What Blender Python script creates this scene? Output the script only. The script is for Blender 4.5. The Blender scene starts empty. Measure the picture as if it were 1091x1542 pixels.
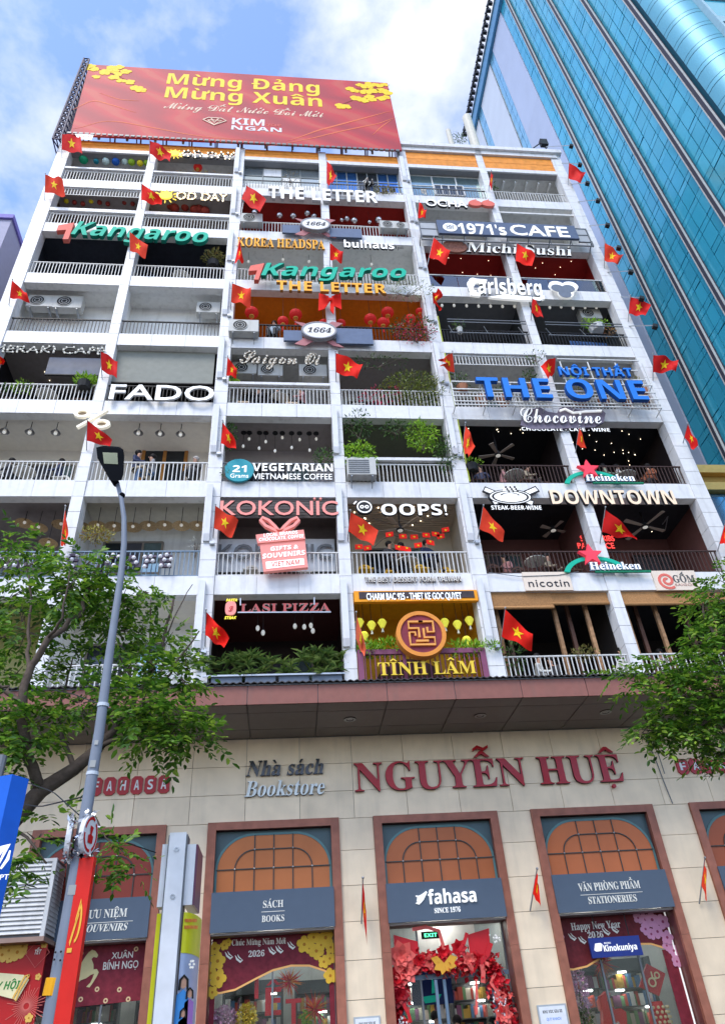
import bpy, bmesh, math, random, unicodedata
import numpy as np
from mathutils import Vector, Matrix
random.seed(7); RNG = np.random.default_rng(7)
SC = bpy.context.scene; COL = SC.collection
PI = math.pi

# ------------------------------------------------------------------ camera
CAMP = np.array([0, -16.5, 1.6]); FPX = 1090.63
yaw, pitch, roll = [math.radians(a) for a in (7.452, 36.7426, -4.4018)]
cF = np.array([math.sin(yaw)*math.cos(pitch), math.cos(yaw)*math.cos(pitch), math.sin(pitch)])
_r = np.array([math.cos(yaw), -math.sin(yaw), 0]); _u = np.cross(_r, cF)
cR = math.cos(roll)*_r + math.sin(roll)*_u; cU = -math.sin(roll)*_r + math.cos(roll)*_u
cam = bpy.data.objects.new('camera', bpy.data.cameras.new('camera')); COL.objects.link(cam); SC.camera = cam
cam.data.sensor_fit = 'VERTICAL'; cam.data.sensor_height = 36; cam.data.lens = 36*FPX/1542
cam.data.clip_end = 3000; cam.data.clip_start = .1
cam.matrix_world = Matrix(((cR[0], cU[0], -cF[0], CAMP[0]), (cR[1], cU[1], -cF[1], CAMP[1]), (cR[2], cU[2], -cF[2], CAMP[2]), (0, 0, 0, 1)))

# ------------------------------------------------------------------ light
SUN_EL, SUN_AZ = math.radians(52), math.radians(-150)      # azimuth from +y towards +x
SC.view_settings.view_transform = 'Standard'; SC.view_settings.look = 'None'
SC.view_settings.gamma = 1; SC.view_settings.use_curve_mapping = False
SC.view_settings.exposure = 1.06
W = bpy.data.worlds.new('World'); SC.world = W; W.use_nodes = True
nt = W.node_tree; bg = nt.nodes['Background']; bg.inputs[1].default_value = 0.15
sky = nt.nodes.new('ShaderNodeTexSky'); sky.sky_type = 'NISHITA'; sky.sun_disc = False
sky.sun_elevation = SUN_EL; sky.sun_rotation = SUN_AZ; sky.air_density = 1.0; sky.dust_density = .6; sky.ozone_density = 1.2
tc = nt.nodes.new('ShaderNodeTexCoord'); mp = nt.nodes.new('ShaderNodeMapping'); mp.inputs['Location'].default_value = (5.3, 3.1, .4); mp.inputs['Scale'].default_value = (1, 1, 1.6)
nz = nt.nodes.new('ShaderNodeTexNoise'); nz.inputs['Scale'].default_value = 2.9; nz.inputs['Detail'].default_value = 9; nz.inputs['Roughness'].default_value = .56
cr = nt.nodes.new('ShaderNodeValToRGB'); cr.color_ramp.elements[0].position = .43; cr.color_ramp.elements[1].position = .60
mx = nt.nodes.new('ShaderNodeMix'); mx.data_type = 'RGBA'; mx.inputs['B'].default_value = (3.8, 3.9, 4.15, 1)
nt.links.new(tc.outputs['Generated'], mp.inputs[0]); nt.links.new(mp.outputs[0], nz.inputs['Vector']); nt.links.new(nz.outputs['Fac'], cr.inputs[0])
nt.links.new(cr.outputs[0], mx.inputs['Factor']); tn = nt.nodes.new('ShaderNodeMix'); tn.data_type = 'RGBA'; tn.blend_type = 'MULTIPLY'; tn.inputs['Factor'].default_value = 1; tn.inputs['B'].default_value = (1.2, 1.23, 1.38, 1); nt.links.new(sky.outputs[0], tn.inputs['A']); nt.links.new(tn.outputs['Result'], mx.inputs['A']); nt.links.new(mx.outputs['Result'], bg.inputs[0])
sun = bpy.data.objects.new('sun', bpy.data.lights.new('sun', 'SUN')); COL.objects.link(sun)
sun.data.energy = 1.15; sun.data.angle = math.radians(24); sun.data.color = (1, .95, .87)
sd = Vector((math.sin(SUN_AZ)*math.cos(SUN_EL), math.cos(SUN_AZ)*math.cos(SUN_EL), math.sin(SUN_EL)))
sun.rotation_euler = sd.to_track_quat('Z', 'Y').to_euler()
SC.cycles.max_bounces = 6; SC.cycles.transparent_max_bounces = 8

# ------------------------------------------------------------------ pixel -> point on the plane y = Y (photo 1091 x 1542)
def A3(px, py, y=0.):
    d = cF*FPX + cR*(px-545.5) - cU*(py-771); t = (y-CAMP[1])/d[1]; return CAMP + t*d
def A(px, py, y=0.):
    p = A3(px, py, y); return p[0], p[2]

# ------------------------------------------------------------------ materials
MATS = {}
def mat(name, col, rough=.6, metal=0., vary=.08, scale=6., bump=0., emit=None, estr=1., dirt=0., spec=None):
    if name in MATS: return MATS[name]
    m = bpy.data.materials.new(name); m.use_nodes = True; MATS[name] = m
    n = m.node_tree.nodes; l = m.node_tree.links; b = n['Principled BSDF']
    b.inputs['Roughness'].default_value = rough; b.inputs['Metallic'].default_value = metal
    b.inputs['Specular IOR Level'].default_value = spec if spec is not None else (.5 if rough < .25 else .2)
    c4 = (*col, 1); b.inputs['Base Color'].default_value = c4
    if vary or dirt:
        t = n.new('ShaderNodeTexCoord'); g = n.new('ShaderNodeNewGeometry')
        no = n.new('ShaderNodeTexNoise'); no.inputs['Scale'].default_value = scale; no.inputs['Detail'].default_value = 5
        l.new(g.outputs['Position'], no.inputs['Vector'])
        mr = n.new('ShaderNodeMapRange'); mr.inputs[1].default_value = .25; mr.inputs[2].default_value = .75
        mr.inputs[3].default_value = 1-vary; mr.inputs[4].default_value = 1+vary
        l.new(no.outputs['Fac'], mr.inputs[0])
        oi = n.new('ShaderNodeObjectInfo'); mr2 = n.new('ShaderNodeMapRange'); mr2.inputs[3].default_value = 1-vary*.5; mr2.inputs[4].default_value = 1+vary*.5
        l.new(oi.outputs['Random'], mr2.inputs[0])
        mu = n.new('ShaderNodeMath'); mu.operation = 'MULTIPLY'; l.new(mr.outputs[0], mu.inputs[0]); l.new(mr2.outputs[0], mu.inputs[1])
        vm = n.new('ShaderNodeVectorMath'); vm.operation = 'SCALE'; vm.inputs[0].default_value = col; l.new(mu.outputs[0], vm.inputs['Scale'])
        out = vm.outputs[0]
        if dirt:
            mp = n.new('ShaderNodeMapping'); mp.inputs['Scale'].default_value = (4.5, 4.5, .5); l.new(g.outputs['Position'], mp.inputs[0])
            n2 = n.new('ShaderNodeTexNoise'); n2.inputs['Scale'].default_value = 1.3; n2.inputs['Detail'].default_value = 6; l.new(mp.outputs[0], n2.inputs['Vector'])
            r2 = n.new('ShaderNodeMapRange'); r2.inputs[1].default_value = .52; r2.inputs[2].default_value = .8; r2.inputs[3].default_value = 0; r2.inputs[4].default_value = dirt
            l.new(n2.outputs['Fac'], r2.inputs[0])
            mi = n.new('ShaderNodeMix'); mi.data_type = 'RGBA'; mi.inputs['B'].default_value = (.12, .11, .09, 1)
            l.new(r2.outputs[0], mi.inputs['Factor']); l.new(out, mi.inputs['A']); out = mi.outputs['Result']
        l.new(out, b.inputs['Base Color'])
        if bump:
            bp = n.new('ShaderNodeBump'); bp.inputs['Strength'].default_value = bump; bp.inputs['Distance'].default_value = .02
            l.new(no.outputs['Fac'], bp.inputs['Height']); l.new(bp.outputs[0], b.inputs['Normal'])
    if emit:
        b.inputs['Emission Color'].default_value = (*emit, 1); b.inputs['Emission Strength'].default_value = estr
    return m
def P(name, r, g, b, **k): return mat(name, (r, g, b), **k)
WHITE = P('white cladding', .73, .73, .73, rough=.35, vary=.06, dirt=.27)
WPAINT = P('white paint', .74, .74, .74, vary=.04, dirt=.3)
CORE = P('joint mortar', .25, .25, .26)
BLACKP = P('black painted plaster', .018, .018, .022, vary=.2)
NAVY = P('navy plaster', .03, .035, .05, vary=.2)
GREYP = P('grey plaster', .58, .58, .56, vary=.06, dirt=.3)
LGREY = P('pale grey plaster', .8, .8, .77, vary=.05, dirt=.25)
BEIGE = P('beige plaster', .84, .79, .7, vary=.05)
RED = P('dark red plaster', .34, .025, .02, vary=.1)
ORANGE = P('orange plaster', .68, .24, .02, vary=.1)
YELLOW = P('golden plaster', .68, .36, .02, vary=.1)
BROWN = P('brown wood panel', .1, .05, .035, vary=.25, scale=3)
TAUPE = P('taupe plaster', .28, .25, .24, vary=.1)
STEEL = P('galvanised steel', .42, .44, .46, rough=.35, metal=.7)
BLKM = P('black metal', .02, .02, .022, rough=.45)
GREYM = P('grey metal', .16, .17, .18, rough=.45, metal=.4)
BLUEM = P('steel blue metal', .14, .2, .27, rough=.4, metal=.3)
WMET = P('white metal', .66, .66, .64, rough=.4, dirt=.3)
BRNM = P('brown metal', .06, .035, .03, rough=.45)
PURP = P('purple metal', .22, .07, .13, rough=.45)
FLAG = P('red flag cloth', .78, .014, .006, rough=.75, vary=.12, scale=3)
FADED = P('faded orange flag cloth', .75, .14, .06, rough=.8)
STAR = P('yellow star cloth', .85, .55, .01, rough=.7)
LEAFR = P('red paint', .55, .012, .015, rough=.35)
GREEN = P('leaf green', .06, .13, .02)
SKIN = P('skin', .45, .26, .18, rough=.5); HAIR = P('black hair', .012, .01, .01)

def island_mat(name, cols, rough=.5, trans=0.):
    m = bpy.data.materials.new(name); m.use_nodes = True; MATS[name] = m
    n = m.node_tree.nodes; l = m.node_tree.links; b = n['Principled BSDF']; b.inputs['Roughness'].default_value = rough
    g = n.new('ShaderNodeNewGeometry'); r = n.new('ShaderNodeValToRGB'); e = r.color_ramp.elements
    for i, c in enumerate(cols):
        el = e[i] if i < 2 else e.new(.5)
        el.position = i/(len(cols)-1) if i < 2 else 0
    while len(e) > 0 and len(e) != len(cols): break
    for i, c in enumerate(cols): e[i].position = i/(len(cols)-1); 
    for i, c in enumerate(cols): e[i].color = (*c, 1)
    l.new(g.outputs['Random Per Island'], r.inputs[0]); l.new(r.outputs[0], b.inputs['Base Color'])
    if trans:
        t = n.new('ShaderNodeBsdfTranslucent'); l.new(r.outputs[0], t.inputs[0]); mi = n.new('ShaderNodeMixShader'); mi.inputs[0].default_value = trans
        l.new(b.outputs[0], mi.inputs[1]); l.new(t.outputs[0], mi.inputs[2]); l.new(mi.outputs[0], n['Material Output'].inputs[0])
    return m
TREELEAF = island_mat('tree leaves', [(.03, .085, .01), (.07, .19, .015), (.15, .32, .03), (.34, .5, .05)], .4, .45)
BUSHLEAF = island_mat('shrub leaves', [(.02, .06, .01), (.05, .12, .02), (.1, .2, .03)], .45, .25)
DRYLEAF = island_mat('olive leaves', [(.12, .13, .03), (.25, .24, .06), (.2, .12, .04)], .6, .2)
LIME = island_mat('lime leaves', [(.12, .3, .01), (.25, .48, .02), (.4, .6, .04)], .45, .3)
VINEPINK = island_mat('pink blossom', [(.5, .02, .08), (.7, .05, .15), (.4, .03, .03)], .6, .2)
PALEPINK = island_mat('pale pink blossom', [(.6, .3, .45), (.7, .45, .6), (.45, .2, .35)], .6, .2)
BARK = P('bark', .1, .075, .06, rough=.9, vary=.3, scale=14, bump=.6)

def glass_mat(name, tint, refl=.25, rough=.03):
    m = bpy.data.materials.new(name); m.use_nodes = True; MATS[name] = m; n = m.node_tree.nodes; l = m.node_tree.links
    n.remove(n['Principled BSDF']); t = n.new('ShaderNodeBsdfTransparent'); t.inputs[0].default_value = (*tint, 1)
    g = n.new('ShaderNodeBsdfGlossy'); g.inputs['Roughness'].default_value = rough; mi = n.new('ShaderNodeMixShader')
    f = n.new('ShaderNodeFresnel'); f.inputs[0].default_value = 1.5; a = n.new('ShaderNodeMath'); a.inputs[1].default_value = refl; a.operation = 'MULTIPLY'; l.new(f.outputs[0], a.inputs[0])
    l.new(a.outputs[0], mi.inputs[0]); l.new(t.outputs[0], mi.inputs[1]); l.new(g.outputs[0], mi.inputs[2]); l.new(mi.outputs[0], n['Material Output'].inputs[0]); return m
SHOPGLASS = glass_mat('shop glass', (.8, .84, .84), .3)
RAILGLASS = glass_mat('railing glass', (.5, .62, .8), 3.)
def tower_mat(name, c, rough=.06, metal=.75):
    m = bpy.data.materials.new(name); m.use_nodes = True; MATS[name] = m; n = m.node_tree.nodes; l = m.node_tree.links; b = n['Principled BSDF']
    b.inputs['Metallic'].default_value = metal; b.inputs['Roughness'].default_value = rough
    g = n.new('ShaderNodeNewGeometry'); no = n.new('ShaderNodeTexNoise'); no.inputs['Scale'].default_value = .22; no.inputs['Detail'].default_value = 3
    l.new(g.outputs['Position'], no.inputs['Vector'])
    bp = n.new('ShaderNodeBump'); bp.inputs['Strength'].default_value = .25; bp.inputs['Distance'].default_value = .15; l.new(no.outputs['Fac'], bp.inputs['Height']); l.new(bp.outputs[0], b.inputs['Normal'])
    oi = n.new('ShaderNodeObjectInfo'); ad = n.new('ShaderNodeMath'); l.new(oi.outputs['Random'], ad.inputs[0]); l.new(g.outputs['Random Per Island'], ad.inputs[1])
    mr = n.new('ShaderNodeMapRange'); mr.inputs[2].default_value = 2; mr.inputs[3].default_value = .86; mr.inputs[4].default_value = 1.14; l.new(ad.outputs[0], mr.inputs[0])
    vm = n.new('ShaderNodeVectorMath'); vm.operation = 'SCALE'; vm.inputs[0].default_value = c; l.new(mr.outputs[0], vm.inputs['Scale']); l.new(vm.outputs[0], b.inputs['Base Color'])
    return m
TGLASS = tower_mat('teal tower glass', (.05, .43, .6), rough=.18, metal=.3)

# ------------------------------------------------------------------ objects
WL = {}
def link(o, wl, parent=None):
    COL.objects.link(o)
    if parent is not None:
        o.parent = parent; pl = WL[parent.name]; o.location = (wl[0]-pl[0], wl[1]-pl[1], wl[2]-pl[2])
    else: o.location = wl
    WL[o.name] = tuple(wl); return o
AUTO = []
ORD = ['', 'first', 'second', 'third', 'fourth', 'fifth', 'sixth', 'seventh', 'eighth', 'ninth', 'tenth', 'eleventh', 'twelfth', 'thirteenth', 'fourteenth', 'fifteenth', 'sixteenth']
def tag(o, label=None, cat=None, group=None, kind=None, bay=None):
    if cat: o['category'] = cat
    if group: o['group'] = group
    if kind: o['kind'] = kind
    if bay: AUTO.append((o, label, bay))
    elif label: o['label'] = label
    return o
def thing(name, loc, label=None, cat=None, group=None, bay=None):
    o = bpy.data.objects.new(name, None); link(o, loc); o.empty_display_size = .1
    return tag(o, label, cat, group, None, bay)
UNIT = {}
def unit_mesh(m):
    if m.name not in UNIT:
        me = bpy.data.meshes.new('box'); v = [(x, y, z) for x in (-.5, .5) for y in (-.5, .5) for z in (-.5, .5)]
        me.from_pydata(v, [], [(0, 1, 3, 2), (4, 6, 7, 5), (0, 4, 5, 1), (2, 3, 7, 6), (0, 2, 6, 4), (1, 5, 7, 3)]); me.materials.append(m); UNIT[m.name] = me
    return UNIT[m.name]
def box(name, lo, hi, m, parent=None):
    o = bpy.data.objects.new(name, unit_mesh(m)); c = [(a+b)/2 for a, b in zip(lo, hi)]
    link(o, c, parent); o.scale = [max(abs(b-a), 1e-4) for a, b in zip(lo, hi)]; return o
class MB:
    def __init__(s): s.v = []; s.f = []; s.m = []; s.mi = 0
    def add(s, vs, fs):
        b = len(s.v); s.v += [tuple(map(float, q)) for q in vs]; s.f += [tuple(i+b for i in f) for f in fs]; s.m += [s.mi]*len(fs); return s
    def box(s, lo, hi):
        v = [(x, y, z) for x in (lo[0], hi[0]) for y in (lo[1], hi[1]) for z in (lo[2], hi[2])]
        return s.add(v, [(0, 1, 3, 2), (4, 6, 7, 5), (0, 4, 5, 1), (2, 3, 7, 6), (0, 2, 6, 4), (1, 5, 7, 3)])
    def tube(s, p, q, r, r2=None, n=6, cap=True):
        p, q = Vector(p), Vector(q); d = q-p
        if d.length < 1e-6: return s
        r2 = r if r2 is None else r2; a = d.normalized(); e = a.orthogonal().normalized(); g = a.cross(e); v = []
        for c, rr in ((p, r), (q, r2)):
            for i in range(n): t = 2*PI*i/n; v.append(c+e*math.cos(t)*rr+g*math.sin(t)*rr)
        f = [(i, (i+1) % n, n+(i+1) % n, n+i) for i in range(n)]
        if cap: f += [tuple(range(n-1, -1, -1)), tuple(range(n, 2*n))]
        return s.add(v, f)
    def path(s, pts, rs, n=7):
        if not hasattr(rs, '__len__'): rs = [rs]*len(pts)
        v = []; pts = [Vector(p) for p in pts]; e = None
        for i, p in enumerate(pts):
            a = (pts[min(i+1, len(pts)-1)]-pts[max(i-1, 0)]).normalized()
            e = a.orthogonal().normalized() if e is None else (e-a*e.dot(a)).normalized(); g = a.cross(e)
            v += [p+e*math.cos(2*PI*k/n)*rs[i]+g*math.sin(2*PI*k/n)*rs[i] for k in range(n)]
        f = [(i*n+k, i*n+(k+1) % n, (i+1)*n+(k+1) % n, (i+1)*n+k) for i in range(len(pts)-1) for k in range(n)]
        f += [tuple(range(n-1, -1, -1)), tuple(range((len(pts)-1)*n, len(pts)*n))]
        return s.add(v, f)
    def ell(s, c, r, nu=8, nv=5):
        r = (r, r, r) if not hasattr(r, '__len__') else r; v = [(c[0], c[1], c[2]-r[2])]
        for j in range(1, nv):
            ph = -PI/2+PI*j/nv
            for i in range(nu): t = 2*PI*i/nu; v.append((c[0]+r[0]*math.cos(ph)*math.cos(t), c[1]+r[1]*math.cos(ph)*math.sin(t), c[2]+r[2]*math.sin(ph)))
        v.append((c[0], c[1], c[2]+r[2])); f = [(0, 1+(i+1) % nu, 1+i) for i in range(nu)]
        for j in range(nv-2):
            for i in range(nu): a = 1+j*nu; f.append((a+i, a+(i+1) % nu, a+nu+(i+1) % nu, a+nu+i))
        a = 1+(nv-2)*nu; f += [(a+i, a+(i+1) % nu, len(v)-1) for i in range(nu)]
        return s.add(v, f)
    def prism(s, pts, y0, y1):      # polygon in (x, z), from y0 (front) to y1 (back)
        n = len(pts); v = [(x, y0, z) for x, z in pts]+[(x, y1, z) for x, z in pts]
        ar = sum(pts[i][0]*pts[(i+1) % n][1]-pts[(i+1) % n][0]*pts[i][1] for i in range(n))
        f = [tuple(range(n)), tuple(range(2*n-1, n-1, -1))]+[(i, n+i, n+(i+1) % n, (i+1) % n) for i in range(n)]
        if ar < 0: f = [tuple(reversed(q)) for q in f]
        return s.add(v, f)
    def ring(s, cx, cz, r0, r1, y0, y1, a0=0, a1=2*PI, n=32, sx=1., sz=1.):
        full = abs(a1-a0-2*PI) < 1e-6; N = n if full else n+1; v = []
        for i in range(N):
            t = a0+(a1-a0)*i/n; c, q = math.cos(t)*sx, math.sin(t)*sz
            v += [(cx+c*r0, y0, cz+q*r0), (cx+c*r1, y0, cz+q*r1), (cx+c*r1, y1, cz+q*r1), (cx+c*r0, y1, cz+q*r0)]
        f = []
        for i in range(n):
            a, b = 4*i, 4*((i+1) % N); f += [(a+k, b+k, b+(k+1) % 4, a+(k+1) % 4) for k in range(4)]
        if not full: f += [(0, 1, 2, 3), (4*n+3, 4*n+2, 4*n+1, 4*n)]
        return s.add(v, [tuple(reversed(q)) for q in f])
    def stroke(s, pts, w, y0, y1, closed=False):     # ribbon of width w along pts (x, z)
        n = len(pts); L = []; R = []
        for i in range(n):
            a = np.array(pts[(i-1) % n if closed else max(i-1, 0)]); b = np.array(pts[(i+1) % n if closed else min(i+1, n-1)])
            d = (b-a)/max(np.hypot(*(b-a)), 1e-6); ww = w[i] if hasattr(w, '__len__') else w; p = np.array(pts[i]); q = np.array([-d[1], d[0]])*ww/2
            L.append(p+q); R.append(p-q)
        m = n if closed else n-1
        v = []
        for i in range(n): v += [(L[i][0], y0, L[i][1]), (R[i][0], y0, R[i][1]), (R[i][0], y1, R[i][1]), (L[i][0], y1, L[i][1])]
        f = []
        for i in range(m):
            a, b = 4*i, 4*((i+1) % n); f += [(a+k, b+k, b+(k+1) % 4, a+(k+1) % 4) for k in range(4)]
        if not closed: f += [(0, 3, 2, 1), (4*n-4, 4*n-3, 4*n-2, 4*n-1)]
        return s.add(v, [tuple(reversed(q)) for q in f])
    def build(s, name, mats, parent=None, origin=None, smooth=False):
        if not s.v: return None
        a = np.array(s.v); lo, hi = a.min(0), a.max(0)
        o3 = origin if origin is not None else ((lo[0]+hi[0])/2, (lo[1]+hi[1])/2, lo[2])
        me = bpy.data.meshes.new(name); me.from_pydata((a-np.array(o3)).tolist(), [], s.f)
        mats = mats if isinstance(mats, (list, tuple)) else [mats]
        for m in mats: me.materials.append(m)
        if len(mats) > 1: me.polygons.foreach_set('material_index', s.m)
        if smooth: me.polygons.foreach_set('use_smooth', [True]*len(me.polygons))
        me.update(); o = bpy.data.objects.new(name, me); return link(o, o3, parent)
def circ(cx, cz, r, n=20, sx=1, sz=1, ph=0): return [(cx+r*sx*math.cos(ph+2*PI*i/n), cz+r*sz*math.sin(ph+2*PI*i/n)) for i in range(n)]
def star(cx, cz, r, k=.4, ph=PI/2): return [(cx+(r if i % 2 == 0 else r*k)*math.cos(ph+PI*i/5), cz+(r if i % 2 == 0 else r*k)*math.sin(ph+PI*i/5)) for i in range(10)]

# ------------------------------------------------------------------ lettering
STY = {'serif': (0x1D400, 0x1D41A, 0x1D7CE), 'sans': (0x1D5D4, 0x1D5EE, 0x1D7EC), 'script': (0x1D4D0, 0x1D4EA, 0x1D7CE)}
def conv(t, st):
    if st not in STY: return t
    a, b, d = STY[st]; o = ''
    for ch in t:
        if 'A' <= ch <= 'Z': o += chr(a+ord(ch)-65)
        elif 'a' <= ch <= 'z': o += chr(b+ord(ch)-97)
        elif '0' <= ch <= '9': o += chr(d+ord(ch)-48)
        else: o += ch
    return o
TC = {}
_keep = bpy.data.objects.new('type_sample', bpy.data.curves.new('type_sample', 'FONT'))
def rawtext(body, st, bold, space, shear):
    if st in ('serifi', 'sansi'): st = st[:-1]; shear = .25
    if st == 'mono': st = ''
    if st: bold = 0.
    key = (body, st, bold, space, shear)
    if key in TC: return TC[key]
    c = _keep.data; o = _keep; c.body = conv(body, st); c.size = 1; c.extrude = .05; c.offset = bold; c.resolution_u = 3
    c.space_character = space; c.shear = shear
    me = bpy.data.meshes.new_from_object(o); n = len(me.vertices); v = np.zeros(n*3); me.vertices.foreach_get('co', v); v = v.reshape(-1, 3)
    fs = [tuple(p.vertices) for p in me.polygons]; nz = [p.normal.z for p in me.polygons]
    bpy.data.meshes.remove(me)
    # islands: merge coincident vertices first
    key3 = {}; rep = np.zeros(n, int)
    for i, q in enumerate(np.round(v, 5)):
        rep[i] = key3.setdefault((q[0], q[1]), i)
    par = list(range(n))
    def find(a):
        while par[a] != a: par[a] = par[par[a]]; a = par[a]
        return a
    for f in fs:
        a = find(rep[f[0]])
        for b in f[1:]: par[find(rep[b])] = a
    isl = {}
    for k, f in enumerate(fs): isl.setdefault(find(rep[f[0]]), []).append(k)
    L = []
    for ks in isl.values():
        vi = sorted({j for k in ks for j in fs[k]}); L.append([v[vi, 0].min(), v[vi, 0].max(), ks])
    L.sort(key=lambda q: q[0]); G = []
    for x0, x1, ks in L:
        if G and min(x1, G[-1][1])-max(x0, G[-1][0]) > .45*min(x1-x0, G[-1][1]-G[-1][0]): G[-1][1] = max(x1, G[-1][1]); G[-1][2] += ks
        else: G.append([x0, x1, list(ks)])
    TC[key] = (v, fs, nz, G); return TC[key]
def mark_shapes(mk, x0, x1, base, caph, lower, st):
    w = min(x1-x0, caph*.8); cx = (x0+x1)/2; top = base+(caph*.74 if lower else caph); t = caph*.11; g = top+caph*.08; S = []
    for i, m in enumerate(mk):
        if m == '\u0301': S.append([(cx-.02*caph, g), (cx+.09*caph, g), (cx+.24*caph, g+.2*caph), (cx+.08*caph, g+.2*caph)])
        elif m == '\u0300': S.append([(cx+.02*caph, g), (cx-.09*caph, g), (cx-.24*caph, g+.2*caph), (cx-.08*caph, g+.2*caph)])
        elif m == '\u0302': S.append([(cx-.3*caph, g), (cx-.17*caph, g), (cx, g+.11*caph), (cx+.17*caph, g), (cx+.3*caph, g), (cx+.06*caph, g+.22*caph), (cx-.06*caph, g+.22*caph)]); g += .2*caph
        elif m == '\u0303': S.append([(cx-.3*caph, g+.02*caph), (cx-.12*caph, g+.12*caph), (cx+.1*caph, g+.02*caph), (cx+.3*caph, g+.14*caph), (cx+.3*caph, g+.24*caph), (cx+.1*caph, g+.14*caph), (cx-.12*caph, g+.24*caph), (cx-.3*caph, g+.12*caph)])
        elif m == '\u0309': S.append([(cx-.04*caph, g), (cx+.06*caph, g), (cx+.14*caph, g+.14*caph), (cx+.02*caph, g+.24*caph), (cx-.12*caph, g+.2*caph), (cx-.1*caph, g+.13*caph), (cx+.02*caph, g+.15*caph)])
        elif m == '\u0323': S.append(circ(cx, base-.16*caph, .075*caph, 8))
        elif m == '\u031b': S.append([(x1-.08*caph, top-.1*caph), (x1+.04*caph, top-.05*caph), (x1+.05*caph, top+.12*caph), (x1+.14*caph, top+.12*caph), (x1+.13*caph, top-.1*caph), (x1-.02*caph, top-.22*caph)])
        elif m == '\u0306': S.append([(cx-.2*caph, g+.16*caph), (cx-.1*caph, g+.02*caph), (cx+.1*caph, g+.02*caph), (cx+.2*caph, g+.16*caph), (cx+.12*caph, g+.16*caph), (cx+.05*caph, g+.09*caph), (cx-.05*caph, g+.09*caph), (cx-.12*caph, g+.16*caph)])
        elif m == '\u0308':
            for q in (-.17, .17): S.append(circ(cx+q*caph, g+.1*caph, .07*caph, 8))
        elif m == 'bar': S.append([(x0-.08*caph, base+.44*caph), (x0+.4*w, base+.44*caph), (x0+.4*w, base+.55*caph), (x0-.08*caph, base+.55*caph)])
    return S
def letters(txt, b0, b1, top, y, m, side=None, st='', depth=.06, bold=0., parent=None, space=1., shear=0., slope=False, bulbs=None, name='letter', world=None, join=False):
    base = ''; marks = []
    for ch in unicodedata.normalize('NFC', txt):
        if ch in 'Đđ': base += 'D' if ch == 'Đ' else 'd'; marks.append(['bar']); continue
        d = unicodedata.normalize('NFD', ch); base += d[0]; marks.append([q for q in d[1:]])
    v, fs, nz, G = rawtext(base, st, bold, space, shear)
    hv = rawtext('H', st, bold, 1, 0)[0]; caph = hv[:, 1].max()-hv[:, 1].min()
    if world: X0, Z0, X1, Z1, H = world
    else:
        X0, Z0 = A(b0[0], b0[1], y); X1, Z1 = A(b1[0], b1[1], y); H = A(b0[0], top, y)[1]-Z0
    if not slope: Z0 = Z1 = (Z0+Z1)/2
    xm, xM = v[:, 0].min(), v[:, 0].max(); sx = (X1-X0)/(xM-xm); sz = H/caph; sl = (Z1-Z0)/(X1-X0)
    yb = hv[:, 1].min()
    def T(q, dd=0.):
        X = X0+(q[0]-xm)*sx; return (X, y-depth*(q[2]/.1+.5)-dd, Z0+(q[1]-yb)*sz+(X-X0)*sl)
    nonsp = [i for i, ch in enumerate(base) if ch != ' ']; match = len(nonsp) == len(G)
    mats = [m, side or m]; J = MB() if join else None
    for gi, (a, b, ks) in enumerate(G):
        B = J if join else MB(); mpn = {}
        for k in ks:
            idx = []
            for j in fs[k]:
                if j not in mpn: mpn[j] = len(B.v); B.v.append(T(v[j]))
                idx.append(mpn[j])
            B.f.append(tuple(idx)); B.m.append(0 if nz[k] > .5 else 1)
        if match and marks[nonsp[gi]]:
            ci = nonsp[gi]; n0 = len(B.f)
            for S in mark_shapes(marks[ci], X0+(a-xm)*sx, X0+(b-xm)*sx, Z0+(X0-X0)*sl+((a-xm)*sx)*sl, H, base[ci].islower() and base[ci] not in 'dhklbtf', st):
                B.prism(S, y-depth-.003, y)
            for k in range(n0, len(B.m)): B.m[k] = 0
        if not join: B.build(name, mats, parent)
    if not match and any(marks):
        for i, mk in enumerate(marks):
            if mk:
                f = (i+.1)/len(base); w = (X1-X0)/len(base); B = J if join else MB()
                B.mi = 0
                for S in mark_shapes(mk, X0+f*(X1-X0), X0+f*(X1-X0)+w*.8, Z0+f*(Z1-Z0), H, base[i].islower() and base[i] not in 'dhklbtf', st): B.prism(S, y-depth-.003, y)
                if not join: B.build('accent', m, parent)
    if join: J.build(name, mats, parent)
    if bulbs:
        sp, r, bm = bulbs; tr = []
        for k, f in enumerate(fs):
            if nz[k] > .5:
                for i in range(1, len(f)-1): tr.append((v[f[0]], v[f[i]], v[f[i+1]]))
        tr = np.array(tr); S2 = tr*np.array([sx, sz, 0]); ar = np.abs(np.cross(S2[:, 1]-S2[:, 0], S2[:, 2]-S2[:, 0])[:, 2]); pk = RNG.choice(len(tr), 6000, p=ar/ar.sum())
        u1, u2 = RNG.random(6000), RNG.random(6000); fl = u1+u2 > 1; u1[fl] = 1-u1[fl]; u2[fl] = 1-u2[fl]
        pts = tr[pk, 0]+(tr[pk, 1]-tr[pk, 0])*u1[:, None]+(tr[pk, 2]-tr[pk, 0])*u2[:, None]; keep = []; B = MB()
        for p in pts:
            q = T((p[0], p[1], .05), 0)
            if all((q[0]-k[0])**2+(q[2]-k[2])**2 > sp*sp for k in keep): keep.append(q); B.ell((q[0], q[1]-r*.4, q[2]), r, 6, 4)
        tag(B.build('bulbs', bm, parent, smooth=True), kind='stuff')
def sign(name, px, py, y, label, cat='sign', group=None):
    return thing(name, (*A3(px, py, y),), label, cat, group)

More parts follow.
